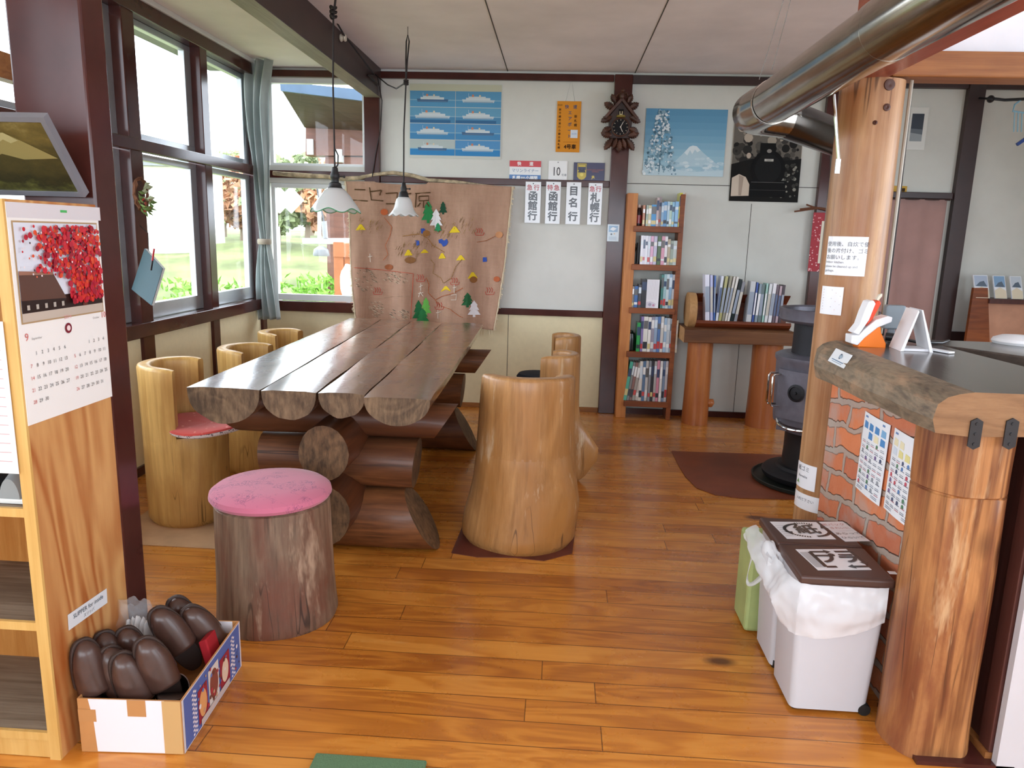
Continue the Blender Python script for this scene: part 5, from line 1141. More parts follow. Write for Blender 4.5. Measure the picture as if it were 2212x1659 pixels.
for gname, gl, lst in (('left', 'books in the left half of the log trough', bk1), ('right', 'books in the right half of the log trough', bk2)):
    for i, (a, b, t_, bt, col, cn, ln) in enumerate(lst):
        yy = 5.455; p0, p1 = aY(*sp(a, bt), yy), aY(*sp(b, bt), yy); zb_ = hc.z - .070; h = aY(*sp(a, t_), yy).z - zb_
        book((p0.x + p1.x) / 2, yy - .01, zb_, max(.010, (p1.x - p0.x) * .86), h * .97, .10, col, ln * .75, f'{cn} book, {ORD[i]} from the left in the {gname} group in the log trough', gl, band=[(.2, .75, rb.choice(['f0f0f2', '5a6a8a', '9aa5b5', 'c9c5b9']))])

# ================================================================ iron stove and its flue
plain('cast_iron', '6b6973', .45, metal=.35, var=.1, scale=12, bump=.2); plain('cast_dark', '232226', .55, metal=.4, var=.15); plain('chrome', 'd9d9d6', .12, metal=1.0, var=.02)
plain('flue_dark', '4b453f', .22, metal=.9, var=.1); plain('tray_green', '2e332e', .5, metal=.3)
def steel():
    m = NT('flue_steel'); f = m.noise(m.coord((1, .15, 1)), 30, 4); m.base(m.ramp(f, [(.3, lin('8a837a')), (.7, lin('b3aca2'))])); m.set(metal=1.0, rough=.16); m.bump(m.noise(m.coord(), 5, 2), .06, .01)
steel()
SX, SY = 1.50, 4.20
sv = thing('wood_stove', 'dark grey round cast iron stove half hidden behind the log pillar', 'stove', (SX, SY, 0))
m = MB(); m.lathe([(.26, .03), (.27, .04), (.275, .06), (.262, .075), (.20, .085), (.19, .10)], 40, cap1=True); m.build('base', 'cast_dark', sv)
m = MB(); m.lathe([(.17, .09), (.165, .2), (.165, .33), (.19, .36)], 36); m.build('ash_drum', 'iron_black', sv)
m = MB(); m.lathe([(.20, .31), (.215, .34), (.238, .36), (.242, .40), (.248, .60), (.25, .70), (.258, .715), (.258, .735), (.24, .745), (.20, .75)], 48); m.build('body', 'cast_iron', sv)
m = MB(); m.lathe([(.175, .745), (.172, .80), (.172, .92)], 40, cap0=False, cap1=False); m.build('neck', 'cast_dark', sv)
m = MB(); m.lathe([(.18, .915), (.24, .925), (.255, .94), (.258, .985), (.262, .998), (.248, 1.0), (.236, .99), (.232, .965), (.10, .962)], 48); m.build('top_pan', 'cast_iron', sv)
# firebox door with boss and loop handles
dv = Vector((-.62, -.785, 0)); dv.normalize(); dt = Vector((-dv.y, dv.x, 0))
m = MB(); rg = []
for j in range(2):
    rr_ = .252 + .014 * j; rg.append([(rr_ * math.cos(a), rr_ * math.sin(a), z) for a, z in [(math.radians(194 + 58 * u), .40 + .27 * v) for u, v in ((0, 0), (.25, 0), (.5, 0), (.75, 0), (1, 0), (1, .25), (1, .5), (1, .75), (1, 1), (.75, 1), (.5, 1), (.25, 1), (0, 1), (0, .75), (0, .5), (0, .25))]])
m.loft(rg, smooth=False, cap0=False, cap1=False)
G = []
m.grid(lambda u, v: ((.266) * math.cos(math.radians(194 + 58 * u)), .266 * math.sin(math.radians(194 + 58 * u)), .40 + .27 * v), 12, 2); dr = m.build('door', 'cast_iron', sv, bevel=.003)
an = math.radians(224); m = MB(); q = Vector((.266 * math.cos(an), .266 * math.sin(an), .555)); m.lathe([(.045, 0), (.048, .006), (.036, .010), (.034, .004), (.008, .006), (.006, .014)], 24, q, ax=(math.cos(an), math.sin(an), 0)); m.build('air_vent', 'cast_dark', dr)
for an_, r_ in ((187, .25), (199, .262)):
    an = math.radians(an_); e = Vector((math.cos(an), math.sin(an), 0)); m = MB(); pts = [e * r_ + Vector((0, 0, .46)), e * (r_ + .045) + Vector((0, 0, .462)), e * (r_ + .055) + Vector((0, 0, .475)), e * (r_ + .055) + Vector((0, 0, .625)), e * (r_ + .045) + Vector((0, 0, .638)), e * r_ + Vector((0, 0, .64))]; m.tube(pts, .006, 8); m.build('door_handle', 'chrome', dr)
m = MB(); m.tube([Vector(((.24 + .05 * math.sin(PI * k / 12)) * math.cos(math.radians(190 + 70 * k / 12)), (.24 + .05 * math.sin(PI * k / 12)) * math.sin(math.radians(190 + 70 * k / 12)), .375 - .02 * math.sin(PI * k / 12))) for k in range(13)], .008, 8); m.build('front_rail', 'chrome', sv)
m = MB(); 
m.obox(Vector((.225 * math.cos(an), .225 * math.sin(an), .35)), dt * .03, dv * .012, (0, 0, .03)); m.build('ash_door', 'cast_iron', sv)
ty = thing('stove_tray', 'round dark green iron tray under the stove', 'tray', (SX, SY, .004))
m = MB(); m.lathe([(.30, 0), (.325, .004), (.33, .022), (.322, .024), (.315, .01), (.05, .008)], 44); m.build('tray', 'tray_green', ty)
q = aZ(1722, 1018, .06); m = MB(); m.obox(q + Vector((.02, 0, 0)), (.05, .012, -.006), (-.008, .022, 0), (0, .002, .006), '3a74b0'); m.build('lighter', 'plastic', label='blue lighter box lying on the stove base', cat='lighter', bevel=.002)
m = MB(); a, b = aZ(1690, 1010, .062), aZ(1775, 998, .10); m.tube([a, b], .006, 6, '1a1a1c'); m.build('poker', 'plastic', label='black poker lying on the stove base', cat='poker')
# flue: dark run up behind the pillar, elbow, bright run towards the viewer
fl = thing('flue_pipe', 'bright steel flue pipe crossing overhead to an elbow and a dark pipe behind the pillar', 'pipe', (1.0, 2.6, 1.84))
ex, ey, ez = .715, 3.02, 1.835; FR = .075
m = MB(); m.tube([(ex + .018, ey - .22, ez + .004), (ex + .025, 2.4, ez + .01), (ex + .035, 1.9, ez + .016)], FR, 40); m.build('steel_run', 'flue_steel', fl)
m = MB(); m.tube([(ex + .034, 1.93, ez + .016), (ex + .05, 1.3, ez + .02), (ex + .07, .6, ez + .024)], FR * 1.03, 40); m.build('steel_run', 'flue_steel', fl)
m = MB(); m.tube([(ex + .034, 1.95, ez + .016), (ex + .035, 1.90, ez + .016)], FR * 1.035, 40); m.build('collar', 'flue_steel', fl); m = MB(); m.tube([(ex + .0185, ey - .19, ez + .004), (ex + .018, ey - .215, ez + .004)], FR * 1.035, 40); m.build('collar', 'flue_steel', fl)
m = MB(); m.tube([(ex + .018, ey - .20, ez + .004), (ex + .006, ey - .09, ez + .002), (ex + .0, ey + .0, ez), (ex + .03, ey + .045, ez), (ex + .085, ey + .085, ez + .002), (ex + .16, ey + .145, ez + .004)], FR * 1.02, 40); m.build('elbow', 'flue_steel', fl)
m = MB(); m.tube([(ex + .14, ey + .125, ez + .003), tuple(aY(1805, 297, 3.38)), (SX - .10, SY - .17, ez + .03), (SX - .03, SY - .05, ez + .02), (SX, SY, ez - .10), (SX, SY, 1.4), (SX, SY, .975)], FR * .98, 36); m.build('dark_run', 'flue_dark', fl); world(fl)
for i, (px0, px1, py1, lab) in enumerate(((1660, 1640, 172, 'left of two thin wires from the ceiling holding up the steel flue'), (1662, 1668, 150, 'right of two thin wires from the ceiling holding up the steel flue'))):
    b = aY(px1, py1, 2.88); t0 = Vector((.83, 2.88, ZC)); m = MB(); m.tube([b, t0 + Vector((.01 * i, 0, 0))], .0012, 5, '8a8a88'); m.build('hanging_wire', 'plastic', label=lab, cat='wire', group='wires holding the flue')
# ================================================================ log pillar and beams
wood('peeled_log', '8a5a34', 'c69c70', 'z', rings=4, stretch=0.07, rough=0.42, coat=0.15, knots=1.6, patches='9c6438', pscale=3.0, pw=.5, grain=.4, streak=.65, cracks=11, fine=60, ringw=.34)
wood('scraped_log', '5e3018', 'bd8450', 'z', rings=6, stretch=0.08, rough=0.45, coat=0.12, patches='7a4228', ringw=.45, pscale=4, pw=.55, knots=3.0, streak=.5, cracks=12, pale='c9a67c')
wood('slab_dark', '35302d', '564d47', 'y', rings=5, stretch=0.08, rough=0.2, coat=0.3, bump=.1); wood('slab_bark', '453a30', '8d7d66', 'y', rings=8, stretch=0.5, rough=0.6, patches='a5876a', pscale=16, pw=.25, bump=.6); wood('slab_cut', '6b4a2e', '9a7450', 'x', rings=5, stretch=.4, rough=.4)
PCX, PCY, PR = 1.085, 2.86, .108
pl = thing('log_pillar', 'tall round peeled log pillar carrying the beams beside the counter', 'pillar', (PCX, PCY, 0))
m = MB(); m.lathe([(PR * 1.02, 0), (PR * 1.01, .5), (PR, 1.0), (PR * 1.0, 1.5), (PR * .99, 1.9), (PR * .985, 1.915)], 48, (PCX, PCY, 0), wob=.035, seed=3); m.build('trunk', 'peeled_log', pl)
m = MB()
for px, py, r in ((1921, 183, .020), (1915, 232, .013), (1890, 265, .008)):
    c = Vector((PCX, PCY, 0)); q = _ray(px, py); o_ = Vector((0, 0, EYE)); A = q.x ** 2 + q.y ** 2; B = -2 * (q.x * PCX + q.y * PCY); Cc = PCX ** 2 + PCY ** 2 - (PR * .97) ** 2; D_ = B * B - 4 * A * Cc
    if D_ > 0: p = o_ + q * ((-B - math.sqrt(D_)) / (2 * A)); n = Vector((p.x - PCX, p.y - PCY, 0)).normalized(); m.lathe([(r, -.01), (r * .95, .004), (r * .5, .006), (r * .1, .003)], 14, p, ax=n)
plain('knot', '4a2416', .5); m.build('knot', 'knot', pl)
m = MB(); m.box(1.03, 1.13, 2.83, 2.93, 1.915, ZC); m.build('upper_post', 'red_timber', pl); world(pl)
struct(MB().box(.995, 1.10, 1.0, 3.0, 1.915, 2.12).build('trim_60', 'red_timber', bevel=.006))
struct(MB().box(1.12, XR, 2.79, 2.91, 1.925, 2.01).build('trim_61', 'orange_wood', bevel=.006))
struct(MB().box(1.12, XR, 2.84, 2.86, 2.01, ZC).build('wall_header', 'white_board'))
def cyl_hit(px, py, cx_, cy_, r):
    q = _ray(px, py); A = q.x ** 2 + q.y ** 2; B = -2 * (q.x * cx_ + q.y * cy_); K = cx_ ** 2 + cy_ ** 2 - r * r; d = max(0, B * B - 4 * A * K)
    t = (-B - math.sqrt(d)) / (2 * A); return math.atan2(q.y * t - cy_, q.x * t - cx_) % (2 * PI), EYE + q.z * t
class Wrap(Flat):
    """printed sheet bent round a log"""
    def __init__(s, cx_, cy_, r, a0, z0): s.c, s.r, s.a0, s.z0 = Vector((cx_, cy_, 0)), r, a0, z0; s.mb = MB(); s.k = 0.0; s.step = .0005; s.wfn = None; s.q = 0
    def pt(s, u, v, h=0.0):
        a = s.a0 + u / s.r; return s.c + Vector(((s.r + h) * math.cos(a), (s.r + h) * math.sin(a), s.z0 + v))
    def sheet(s, w, h, th, col, n=14):
        s.mb.loft([[s.pt(w * i / n, 0, 0), s.pt(w * i / n, h, 0), s.pt(w * i / n, h, th), s.pt(w * i / n, 0, th)] for i in range(n + 1)], col, smooth=False); s.k = th + .0004; return s
def pillar_note(xl, xr, yt, yb, name, label, draw, r=PR * 1.035):
    a0, _ = cyl_hit(xl, (yt + yb) / 2, PCX, PCY, r); a1, _ = cyl_hit(xr, (yt + yb) / 2, PCX, PCY, r); _, zt_ = cyl_hit((xl + xr) / 2, yt, PCX, PCY, r); _, zb_ = cyl_hit((xl + xr) / 2, yb, PCX, PCY, r)
    F = Wrap(PCX, PCY, r, a0, zb_); w, h = (a1 - a0) * r, zt_ - zb_; F.sheet(w, h, .0012, 'eceef2'); draw(F, w, h); return F.build(name, 'print_gloss', label=label, cat='notice')
def d1(F, w, h):
    for i, s in enumerate(('使用後、自炊で使', '後の片付け、ゴミ', 'お願いします。')): F.text(s, w * .02, h * (.80 - .17 * i), .0185, '4a4a52', align='LEFT')
    for i, s in enumerate(('Indoor kitchen.', 'please be cleaned up and', 'garbage.')): F.text(s, w * .02, h * (.34 - .11 * i), .0115, '6a6a74', align='LEFT')
pillar_note(1786, 1872, 511, 596, 'notice', 'large white laminated notice in Japanese and English wrapped on the pillar at eye level', d1)
def d2(F, w, h):
    for i in range(8): F.line([(w * .12, h * (.88 - .1 * i)), (w * (.55 + .35 * ((i * 7) % 3) / 2), h * (.88 - .1 * i))], .002, ['8a8a94', 'c98a8a'][i % 3 == 1])
pillar_note(1774, 1820, 619, 680, 'notice', 'small white notice on the pillar, just below the large laminated one', d2)
def d3(F, w, h): F.text('紙ゴミ', w * .45, h * .78, .022, '3a3a40'); F.text('Burnable', w * .45, h * .48, .014, '5a5a62'); F.poly([(w * .1, h * .15), (w * .3, h * .15), (w * .2, h * .32)], '5f9a4a')
pillar_note(1722, 1763, 1003, 1058, 'notice', 'white sorting notice low on the pillar, above the waste bins', d3)
def d4(F, w, h): F.text('入れて下さい', w * .5, h * .62, .014, '4a4a52'); F.line([(w * .1, h * .25), (w * .9, h * .25)], .002, '9a9aa2')
pillar_note(1716, 1774, 1070, 1104, 'notice', 'narrow white strip notice lowest on the pillar, just above the bin lids', d4)
plain('conduit', 'a39c8e', .4); m = MB(); x = PCX + PR + .014; m.tube([(x, PCY - .03, 1.03), (x, PCY - .03, 1.5), (x - .002, PCY - .03, 1.92)], .007, 8); m.build('conduit', 'conduit', label='thin grey cable conduit running up the right side of the pillar', cat='conduit')
m = MB(); m.tube([(x + .018, PCY - .01, 1.02), (x + .016, PCY - .01, 1.5), (x + .010, PCY - .01, 1.92)], .004, 6); m.build('cable', 'cord_black', label='dark cable beside the conduit on the right of the pillar', cat='cable')
q0, q1 = aY(1801, 204, 2.74), aY(1812, 345, 2.74); m = MB(); d = (q1 - q0); m.tube([q0, q1], .006, 8); m.obox(q1 + Vector((-.002, 0, -.022)), (.008, 0, 0), (0, .004, 0), (0, 0, .024)); m.build('pipe_stay', 'chrome', label='thin bright metal stay hanging from the flue to the left side of the pillar', cat='bracket')

# ================================================================ counter
ctx = thing('counter', 'counter of thick natural-edged dark slabs carried by a short log', 'counter', (1.15, 2.3, 0))
m = MB(); rings = []; ny = 26; YN, YFAR = 1.79, 2.70
for j in range(ny + 1):
    t = j / ny; y = YN + (YFAR - YN) * t; e = .014 * noise.noise(Vector((y * 5, 1.3, 0))) + (.03 * max(0, t - .9) / .1); dz = -.022 * t
    xr_ = 1.36 + .02 * math.sin(y * 4)
    rings.append([(.918 + e, y, .912 + dz), (.908 + e, y, .945 + dz * .6), (.915 + e, y, .982), (.937 + e * .8, y, 1.0), (.965 + e * .5, y, 1.009), (1.0 + .01 * noise.noise(Vector((y * 7, 0, 2))), y, 1.0145), (xr_, y, 1.015), (xr_ + .012, y, .97), (xr_ - .01, y, .92), (1.0, y, .905 + dz)])
mi = [1, 1, 1, 1, 1, 0, 1, 1, 1, 1]; n = 10; vs = [p for r in rings for p in r]
for j in range(ny):
    for k in range(n):
        a, b = j * n + k, j * n + (k + 1) % n; m.add([vs[a], vs[b], vs[b + n], vs[a + n]], [(0, 1, 2, 3)], m=mi[k], smooth=False)
m.add(rings[0], [tuple(range(n))[::-1]], m=2); m.add(rings[-1], [tuple(range(n))], m=1); m.build('main_slab', ['slab_dark', 'slab_bark', 'slab_cut'], ctx)
m = MB(); arm = [(1.24, 2.80), (1.40, 2.79), (1.50, 2.66), (1.60, 2.50), (1.75, 2.36), (2.1, 2.24), (2.5, 2.2), (2.5, 2.9), (1.24, 2.95)]
m.prism([(x, y, .955) for x, y in arm], (0, 0, .045)); m.build('side_slab', 'slab_dark', ctx, bevel=.006)
m = MB(); m.box(1.26, 2.5, 2.45, 2.92, .80, .83); m.build('inner_shelf', 'orange_wood', ctx)
m = MB(); m.box(1.26, 2.5, 2.90, 2.93, 0, .955); m.build('back_board', 'brown_paint', ctx)
for px in (2097, 2174):
    a, b = aY(px, 902, YN), aY(px + 16, 971, YN); m = MB(); x0, x1 = a.x, b.x; zt_, zb_ = a.z, b.z; c = (x0 + x1) / 2
    m.prism([(x0, YN - .0005, zb_ + .008), (c, YN - .0005, zb_), (x1, YN - .0005, zb_ + .008), (x1, YN - .0005, zt_ - .008), (c, YN - .0005, zt_), (x0, YN - .0005, zt_ - .008)], (0, -.004, 0))
    for z in (zb_ + .014, (zt_ + zb_) / 2, zt_ - .014): m.lathe([(.004, 0), (.0035, .002)], 10, (c, YN - .0045, z), ax=(0, -1, 0))
    m.build('bracket', 'iron_black', ctx)
# short log post under the near end: sawn flat in front, saw cut below the top block
m = MB(); rings = []; QX, QY, QR = 1.065, 1.92, .112
for z in (0, .02, .08, .15, .25, .35, .45, .55, .66, .735, .738, .742, .745, .80, .86, .905):
    ring = []
    for k in range(48):
        a = 2 * PI * k / 48; r = QR * (1 + .07 * noise.noise(Vector((math.cos(a) * 1.5 + 3, math.sin(a) * 1.5, z * 2.2)))) + .006 * math.exp(-z / .06)
        if .736 < z < .744: r -= .004
        x, y = r * math.cos(a), r * math.sin(a); fl_ = -.098 if z < .74 else -.118
        if z >= .745: x *= 1.0; y = min(y, .1)
        ring.append((QX + x, QY + max(y, fl_), z))
    rings.append(ring)
m.loft(rings); m.build('log_leg', 'scraped_log', ctx); world(ctx)
struct(MB().box(1.0, 1.25, 1.80, 2.05, 0, .012).build('baseboard_right', 'brown_paint'))

# brick half wall under the slab; the courses climb a little towards the viewer
def bricks():
    m = NT('old_brick'); v = m.coord(); sep = m.n('ShaderNodeSeparateXYZ'); m.l(v, sep.inputs[0])
    wob = m.noise(m.coord(), 7, 3)
    vz = m.math('ADD', m.math('ADD', sep.outputs['Z'], m.math('MULTIPLY', sep.outputs['Y'], .147)), m.math('MULTIPLY', wob, .075))
    cb = m.n('ShaderNodeCombineXYZ'); m.l(m.math('ADD', sep.outputs['Y'], m.math('MULTIPLY', m.noise(m.coord(loc=(3, 5, 1)), 8, 3), .07)), cb.inputs[0]); m.l(vz, cb.inputs[1])
    br = m.n('ShaderNodeTexBrick'); m.l(cb.outputs[0], br.inputs['Vector']); br.inputs['Scale'].default_value = 1.0; br.inputs['Brick Width'].default_value = .235; br.inputs['Row Height'].default_value = .088; br.inputs['Mortar Size'].default_value = .013; br.inputs['Mortar Smooth'].default_value = .35
    br.inputs['Color1'].default_value = lin('d2733c'); br.inputs['Color2'].default_value = lin('a84f34'); br.inputs['Mortar'].default_value = lin('98938a')
    f = m.noise(v, 24, 5, .7); g = m.ramp(m.noise(v, 5, 4), [(.52, (0, 0, 0, 1)), (.66, (1, 1, 1, 1))])
    c = m.mix(m.math('MULTIPLY', f, .45), br.outputs['Color'], lin('d99a78')); c = m.mix(m.math('MULTIPLY', g, .55), c, lin('a8a198')); m.base(c); m.set(rough=.85)
    h = m.math('SUBTRACT', m.math('MULTIPLY', f, .4), br.outputs['Fac']); m.bump(h, .9, .012)
bricks()
BXX = 1.02
struct(MB().box(BXX, BXX + .12, 2.02, 2.742, 0, .905).build('wall_brick', 'old_brick'))
def brick_paper(tl, tr, br, bl, label, seed):
    x = BXX - .004; P = [aX(*p, x) for p in (tl, tr, br, bl)]; y0 = (P[0].y + P[3].y) / 2; w = y0 - (P[1].y + P[2].y) / 2; zb_ = (P[2].z + P[3].z) / 2; h = (P[0].z + P[1].z) / 2 - zb_
    F = Flat((x, y0, zb_), (0, -1, 0), (0, 0, 1), wfn=lambda u, v: .004 * math.sin(u / w * PI) + .003 * (1 - v / h)); n = 8
    F.mb.grid(lambda u, v: F.pt(u * w, v * h, 0), n, n, 'eef1f4', smooth=False); F.k = .001; rr = random.Random(seed)
    F.rect(w * .08, h * .94, w * .85, h * .965, '6a8ab8')
    for r in range(2):
        for c in range(4):
            if rr.random() < .85: F.poly([(w * (.07 + .23 * c), h * (.70 + .11 * (1 - r))), (w * (.23 + .23 * c), h * (.70 + .11 * (1 - r))), (w * (.22 + .23 * c), h * (.78 + .11 * (1 - r))), (w * (.08 + .23 * c), h * (.79 + .11 * (1 - r)))], rr.choice(['7fb2d8', 'e8df9a', '8fcab4', 'd9e4ee', '4f8fc8', 'efe6c0']))
    for r in range(9):
        v = .66 - .068 * r
        for c in range(5):
            k = rr.random(); u = w * (.08 + .18 * c)
            if k < .45: F.disc(u + w * .05, h * v, w * .035, rr.choice(['5a8a6a', '5f8ac0', 'c85a6a', '7a6a9a', '9aa0a8', '4a5a78']), 7)
            F.line([(u, h * (v - .025)), (u + w * .13, h * (v - .025))], .0022, rr.choice(['8a8f9a', '6a7080', 'c07a86']))
            if k > .4: F.line([(u, h * (v - .005)), (u + w * .12, h * (v - .005))], .0018, '9aa0aa')
    for k in range(2): F.line([(w * .08, h * (.035 + .02 * k)), (w * .9, h * (.035 + .02 * k))], .0022, '8a90a0')
    F.build('sorting_poster', 'print_gloss', label=label, cat='poster', solid=.0006)
brick_paper((1871, 889), (1926, 919), (1900, 1089), (1848, 1053), 'waste sorting sheet on the brick wall, the one nearer the pillar', 3)
brick_paper((1935, 925), (1999, 960), (1969, 1143), (1909, 1096), 'waste sorting sheet on the brick wall, the one nearer the short log', 5)
# sticker on the slab's rough edge
P = [aX(1788, 779, .905), aX(1822, 796, .905), aX(1838, 766, .932), aX(1806, 752, .932)]; F = Flat(P[0], P[1] - P[0], P[3] - P[0]); w, h = (P[1] - P[0]).length, (P[3] - P[0]).length
F.slab(0, 0, w, h, .0015, 'e6ebee'); F.disc(w * .5, h * .62, h * .2, '2f4a66', 14); F.up(); F.rect(w * .46, h * .5, w * .62, h * .72, '9ab0c0'); F.line([(w * .15, h * .26), (w * .85, h * .26)], .003, '5a7a9a'); F.line([(w * .2, h * .14), (w * .8, h * .14)], .002, '8a9aaa'); F.build('sticker', 'print_gloss', label='white sticker with a dark round mark on the slab\'s rough edge by the pillar', cat='sticker')

# things on the counter
zc = 1.0155
g = thing('desk_gadget', 'orange and white forked gadget standing at the counter\'s far end', 'gadget', tuple(aZ(1880, 748, zc)))
yy = g.location.y
def prof(pts, y0, d, m, col): m.prism([(aY(x, y, yy).x, yy + y0, aY(x, y, yy).z) for x, y in pts], (0, d, 0), col)
m = MB(); prof([(1848, 748), (1908, 752), (1909, 741), (1899, 718), (1898, 705), (1880, 700), (1866, 722), (1852, 735)][::-1], -.02, .05, m, 'f07a1c'); m.build('base', 'plastic', g, bevel=.004)
m = MB(); prof([(1834, 722), (1833, 740), (1847, 744), (1862, 728), (1890, 706), (1920, 694), (1922, 684), (1912, 681), (1886, 690), (1866, 706), (1850, 722)][::-1], -.024, .058, m, 'e9e8ea'); m.build('lower_fork', 'plastic', g, bevel=.003)
m = MB(); prof([(1838, 717), (1850, 722), (1872, 690), (1886, 655), (1882, 648), (1872, 650), (1862, 672), (1852, 700)][::-1], -.022, .054, m, 'ededf0'); m.build('upper_fork', 'plastic', g, bevel=.003)
m = MB(); prof([(1866, 704), (1880, 690), (1899, 655), (1896, 648), (1886, 652), (1876, 680)][::-1], -.018, .046, m, 'e0431c'); prof([(1893, 697), (1908, 700), (1923, 688), (1918, 684)][::-1], -.018, .046, m, 'f0641c'); m.build('grip', 'plastic', g, bevel=.003)
m = MB(); prof([(1896, 649), (1904, 640), (1905, 634), (1900, 636), (1892, 647)][::-1], -.005, .012, m, 'd9d2bd'); m.build('tip', 'plastic', g); world(g)
t0 = aZ(1972, 757, zc); tc_ = thing('tent_card', 'white folded tent card standing on the counter, seen edge-on', 'card stand', tuple(t0)); yy = t0.y
def leg(pts, name):
    m = MB(); m.prism([(aY(x, y, yy).x, yy - .03, aY(x, y, yy).z) for x, y in pts][::-1], (.010, .11, 0), 'e8e8ea'); m.build(name, 'plastic', tc_)
leg([(1936, 756), (1943, 756), (1977, 672), (1975, 668)], 'left_leaf'); leg([(1999, 759), (2006, 759), (1985, 668), (1982, 668)], 'right_leaf')
m = MB(); a, b = aY(1944, 757, yy), aY(2000, 759, yy); m.box(a.x, b.x, yy - .02, yy + .06, zc, zc + .008, 'e4e4e8'); m.build('base_leaf', 'plastic', tc_); world(tc_)
q = aZ(2030, 760, zc); m = MB(); m.obox(q + Vector((0, 0, .004)), (.018, -.04, 0), (.012, .006, 0), (0, 0, .003), 'e2e4e6'); m.build('white_strip', 'plastic', label='short white plastic strip lying on the counter beside the tent card', cat='strip', bevel=.001)
q = aZ(1938, 742, zc); m = MB(); m.box(q.x - .032, q.x + .034, q.y + .04, q.y + .075, zc + .045, zc + .13, '7b858c'); m.box(q.x - .012, q.x + .012, q.y + .05, q.y + .07, zc, zc + .05, '6a7076'); m.build('grey_meter', 'plastic', bevel=.006, label='small grey box on a foot behind the orange gadget', cat='box')
m = MB(); m.tube([q + Vector((-.03, .03, .02)), q + Vector((.0, .015, .02)), q + Vector((.03, .01, .014)), q + Vector((.075, .0, .006)), q + Vector((.16, .02, .005)), q + Vector((.22, .09, .006))], .005, 8, '18181a'); m.tube([q + Vector((-.03, .03, .02)), q + Vector((.02, .012, .018))], .014, 10, '1c1c1e'); m.build('power_cable', 'plastic', label='black power cable with a plug on the counter behind the tent card', cat='cable')

# ================================================================ waste bins
plain('bin_white', 'c6c6cb', .35, var=.01); plain('lid_brown', '4d352e', .35, var=.04); plain('bin_green', 'a8b878', .5)
BH_ = .425
def bin_body(x0, x1, y0, y1, t, mat):
    m = MB(); tp = .016; r = .02
    def ring(k, z):
        a, b, c, d = x0 - tp * k, x1 + tp * k, y0 - tp * k * .8, y1 + tp * k * .2; P = []
        for cx_, cy_, s in ((a + r, c + r, 180), (b - r, c + r, 270), (b - r, d - r, 0), (a + r, d - r, 90)):
            for i in range(5): an = math.radians(s + 22.5 * i); P.append((cx_ + r * math.cos(an), cy_ + r * math.sin(an), z))
        return P
    m.loft([ring(0, .012), ring(0, .02), ring(.5, BH_ * .5), ring(1, BH_ - .002)], smooth=True); return m.build('body', mat, t, smooth_angle=50)
def bin_lid(x0, x1, y0, y1, t):
    m = MB(); m.box(x0, x1, y0, y1, BH_ - .012, BH_ + .016); return m.build('lid', 'lid_brown', t, bevel=.008, bevseg=3)
b1 = thing('waste_bin', 'nearest white waste bin, brown lid marked プラ, plastic liner hanging out', 'bin', (.85, 2.09, 0)); b2 = thing('waste_bin', 'white waste bin with a brown lid marked 紙, behind the plastics bin', 'bin', (.85, 2.31, 0))
bo1 = bin_body(.728, .948, 1.998, 2.185, b1, 'bin_white'); bo2 = bin_body(.730, .948, 2.215, 2.40, b2, 'bin_white'); li1 = bin_lid(.708, .968, 1.972, 2.196, b1); li2 = bin_lid(.708, .968, 2.203, 2.418, b2)
for t, bo, y0 in ((b1, bo1, 2.02), (b2, bo2, 2.23)):
    for x in (.75, .940): m = MB(); m.lathe([(.017, -.012), (.019, -.008), (.019, .008), (.017, .012)], 18, (x, y0 - (.012 if x > .9 and t is b1 else 0), .019), ax=(1, 0, 0) if x < .9 else (0, 1, 0)); m.build('wheel', 'rubber', bo)
zl = BH_ + .0165
def lid_paper(pts, fn, t, name='lid_label'):
    P = [aZ(x, y, zl) for x, y in pts]; F = Flat(P[0], P[1] - P[0], P[3] - P[0]); w, h = (P[1] - P[0]).length, (P[3] - P[0]).length; F.W = (F.W - F.U * F.W.dot(F.U)).normalized(); F.N = F.U.cross(F.W).normalized()
    F.slab(0, 0, w, h, -.0006, 'e9e7ea'); F.k = .0012; fn(F, w, h); F.build(name, 'print_gloss', t)
def pura(F, w, h):
    for i in range(7): F.line([(w * (.03 + .028 * i), h * .12), (w * (.03 + .028 * i), h * .85)], .002, '9a989c')
    cx_, cy_, s = w * .62, h * .5, h * .36; W2 = s * 1.25; th = .012
    F.line([(cx_ - W2, cy_ - s), (cx_ - W2, cy_ + s)], th, '1d1d20'); F.line([(cx_ - W2, cy_ + s), (cx_ - W2 * .25, cy_ + s)], th, '1d1d20'); F.line([(cx_ - W2, cy_ - s), (cx_ - W2 * .5, cy_ - s)], th, '1d1d20')
    F.line([(cx_ + W2, cy_ + s), (cx_ + W2, cy_ - s * .5)], th, '1d1d20'); F.line([(cx_ + W2 * .2, cy_ + s), (cx_ + W2, cy_ + s)], th, '1d1d20'); F.line([(cx_ + W2 * .95, cy_ - s), (cx_ + W2 * .3, cy_ - s)], th, '1d1d20')
    F.poly([(cx_ - W2 * .28, cy_ + s + .014), (cx_ - W2 * .28, cy_ + s - .014), (cx_ + W2 * .02, cy_ + s)], '1d1d20'); F.poly([(cx_ + W2 * .32, cy_ - s + .014), (cx_ + W2 * .32, cy_ - s - .014), (cx_ + W2 * .0, cy_ - s)], '1d1d20'); F.poly([(cx_ + W2 - .014, cy_ - s * .45), (cx_ + W2 + .014, cy_ - s * .45), (cx_ + W2, cy_ - s * .8)], '1d1d20')
    F.text('プラ', cx_, cy_, .066, '2a2a2e', bold=.003)
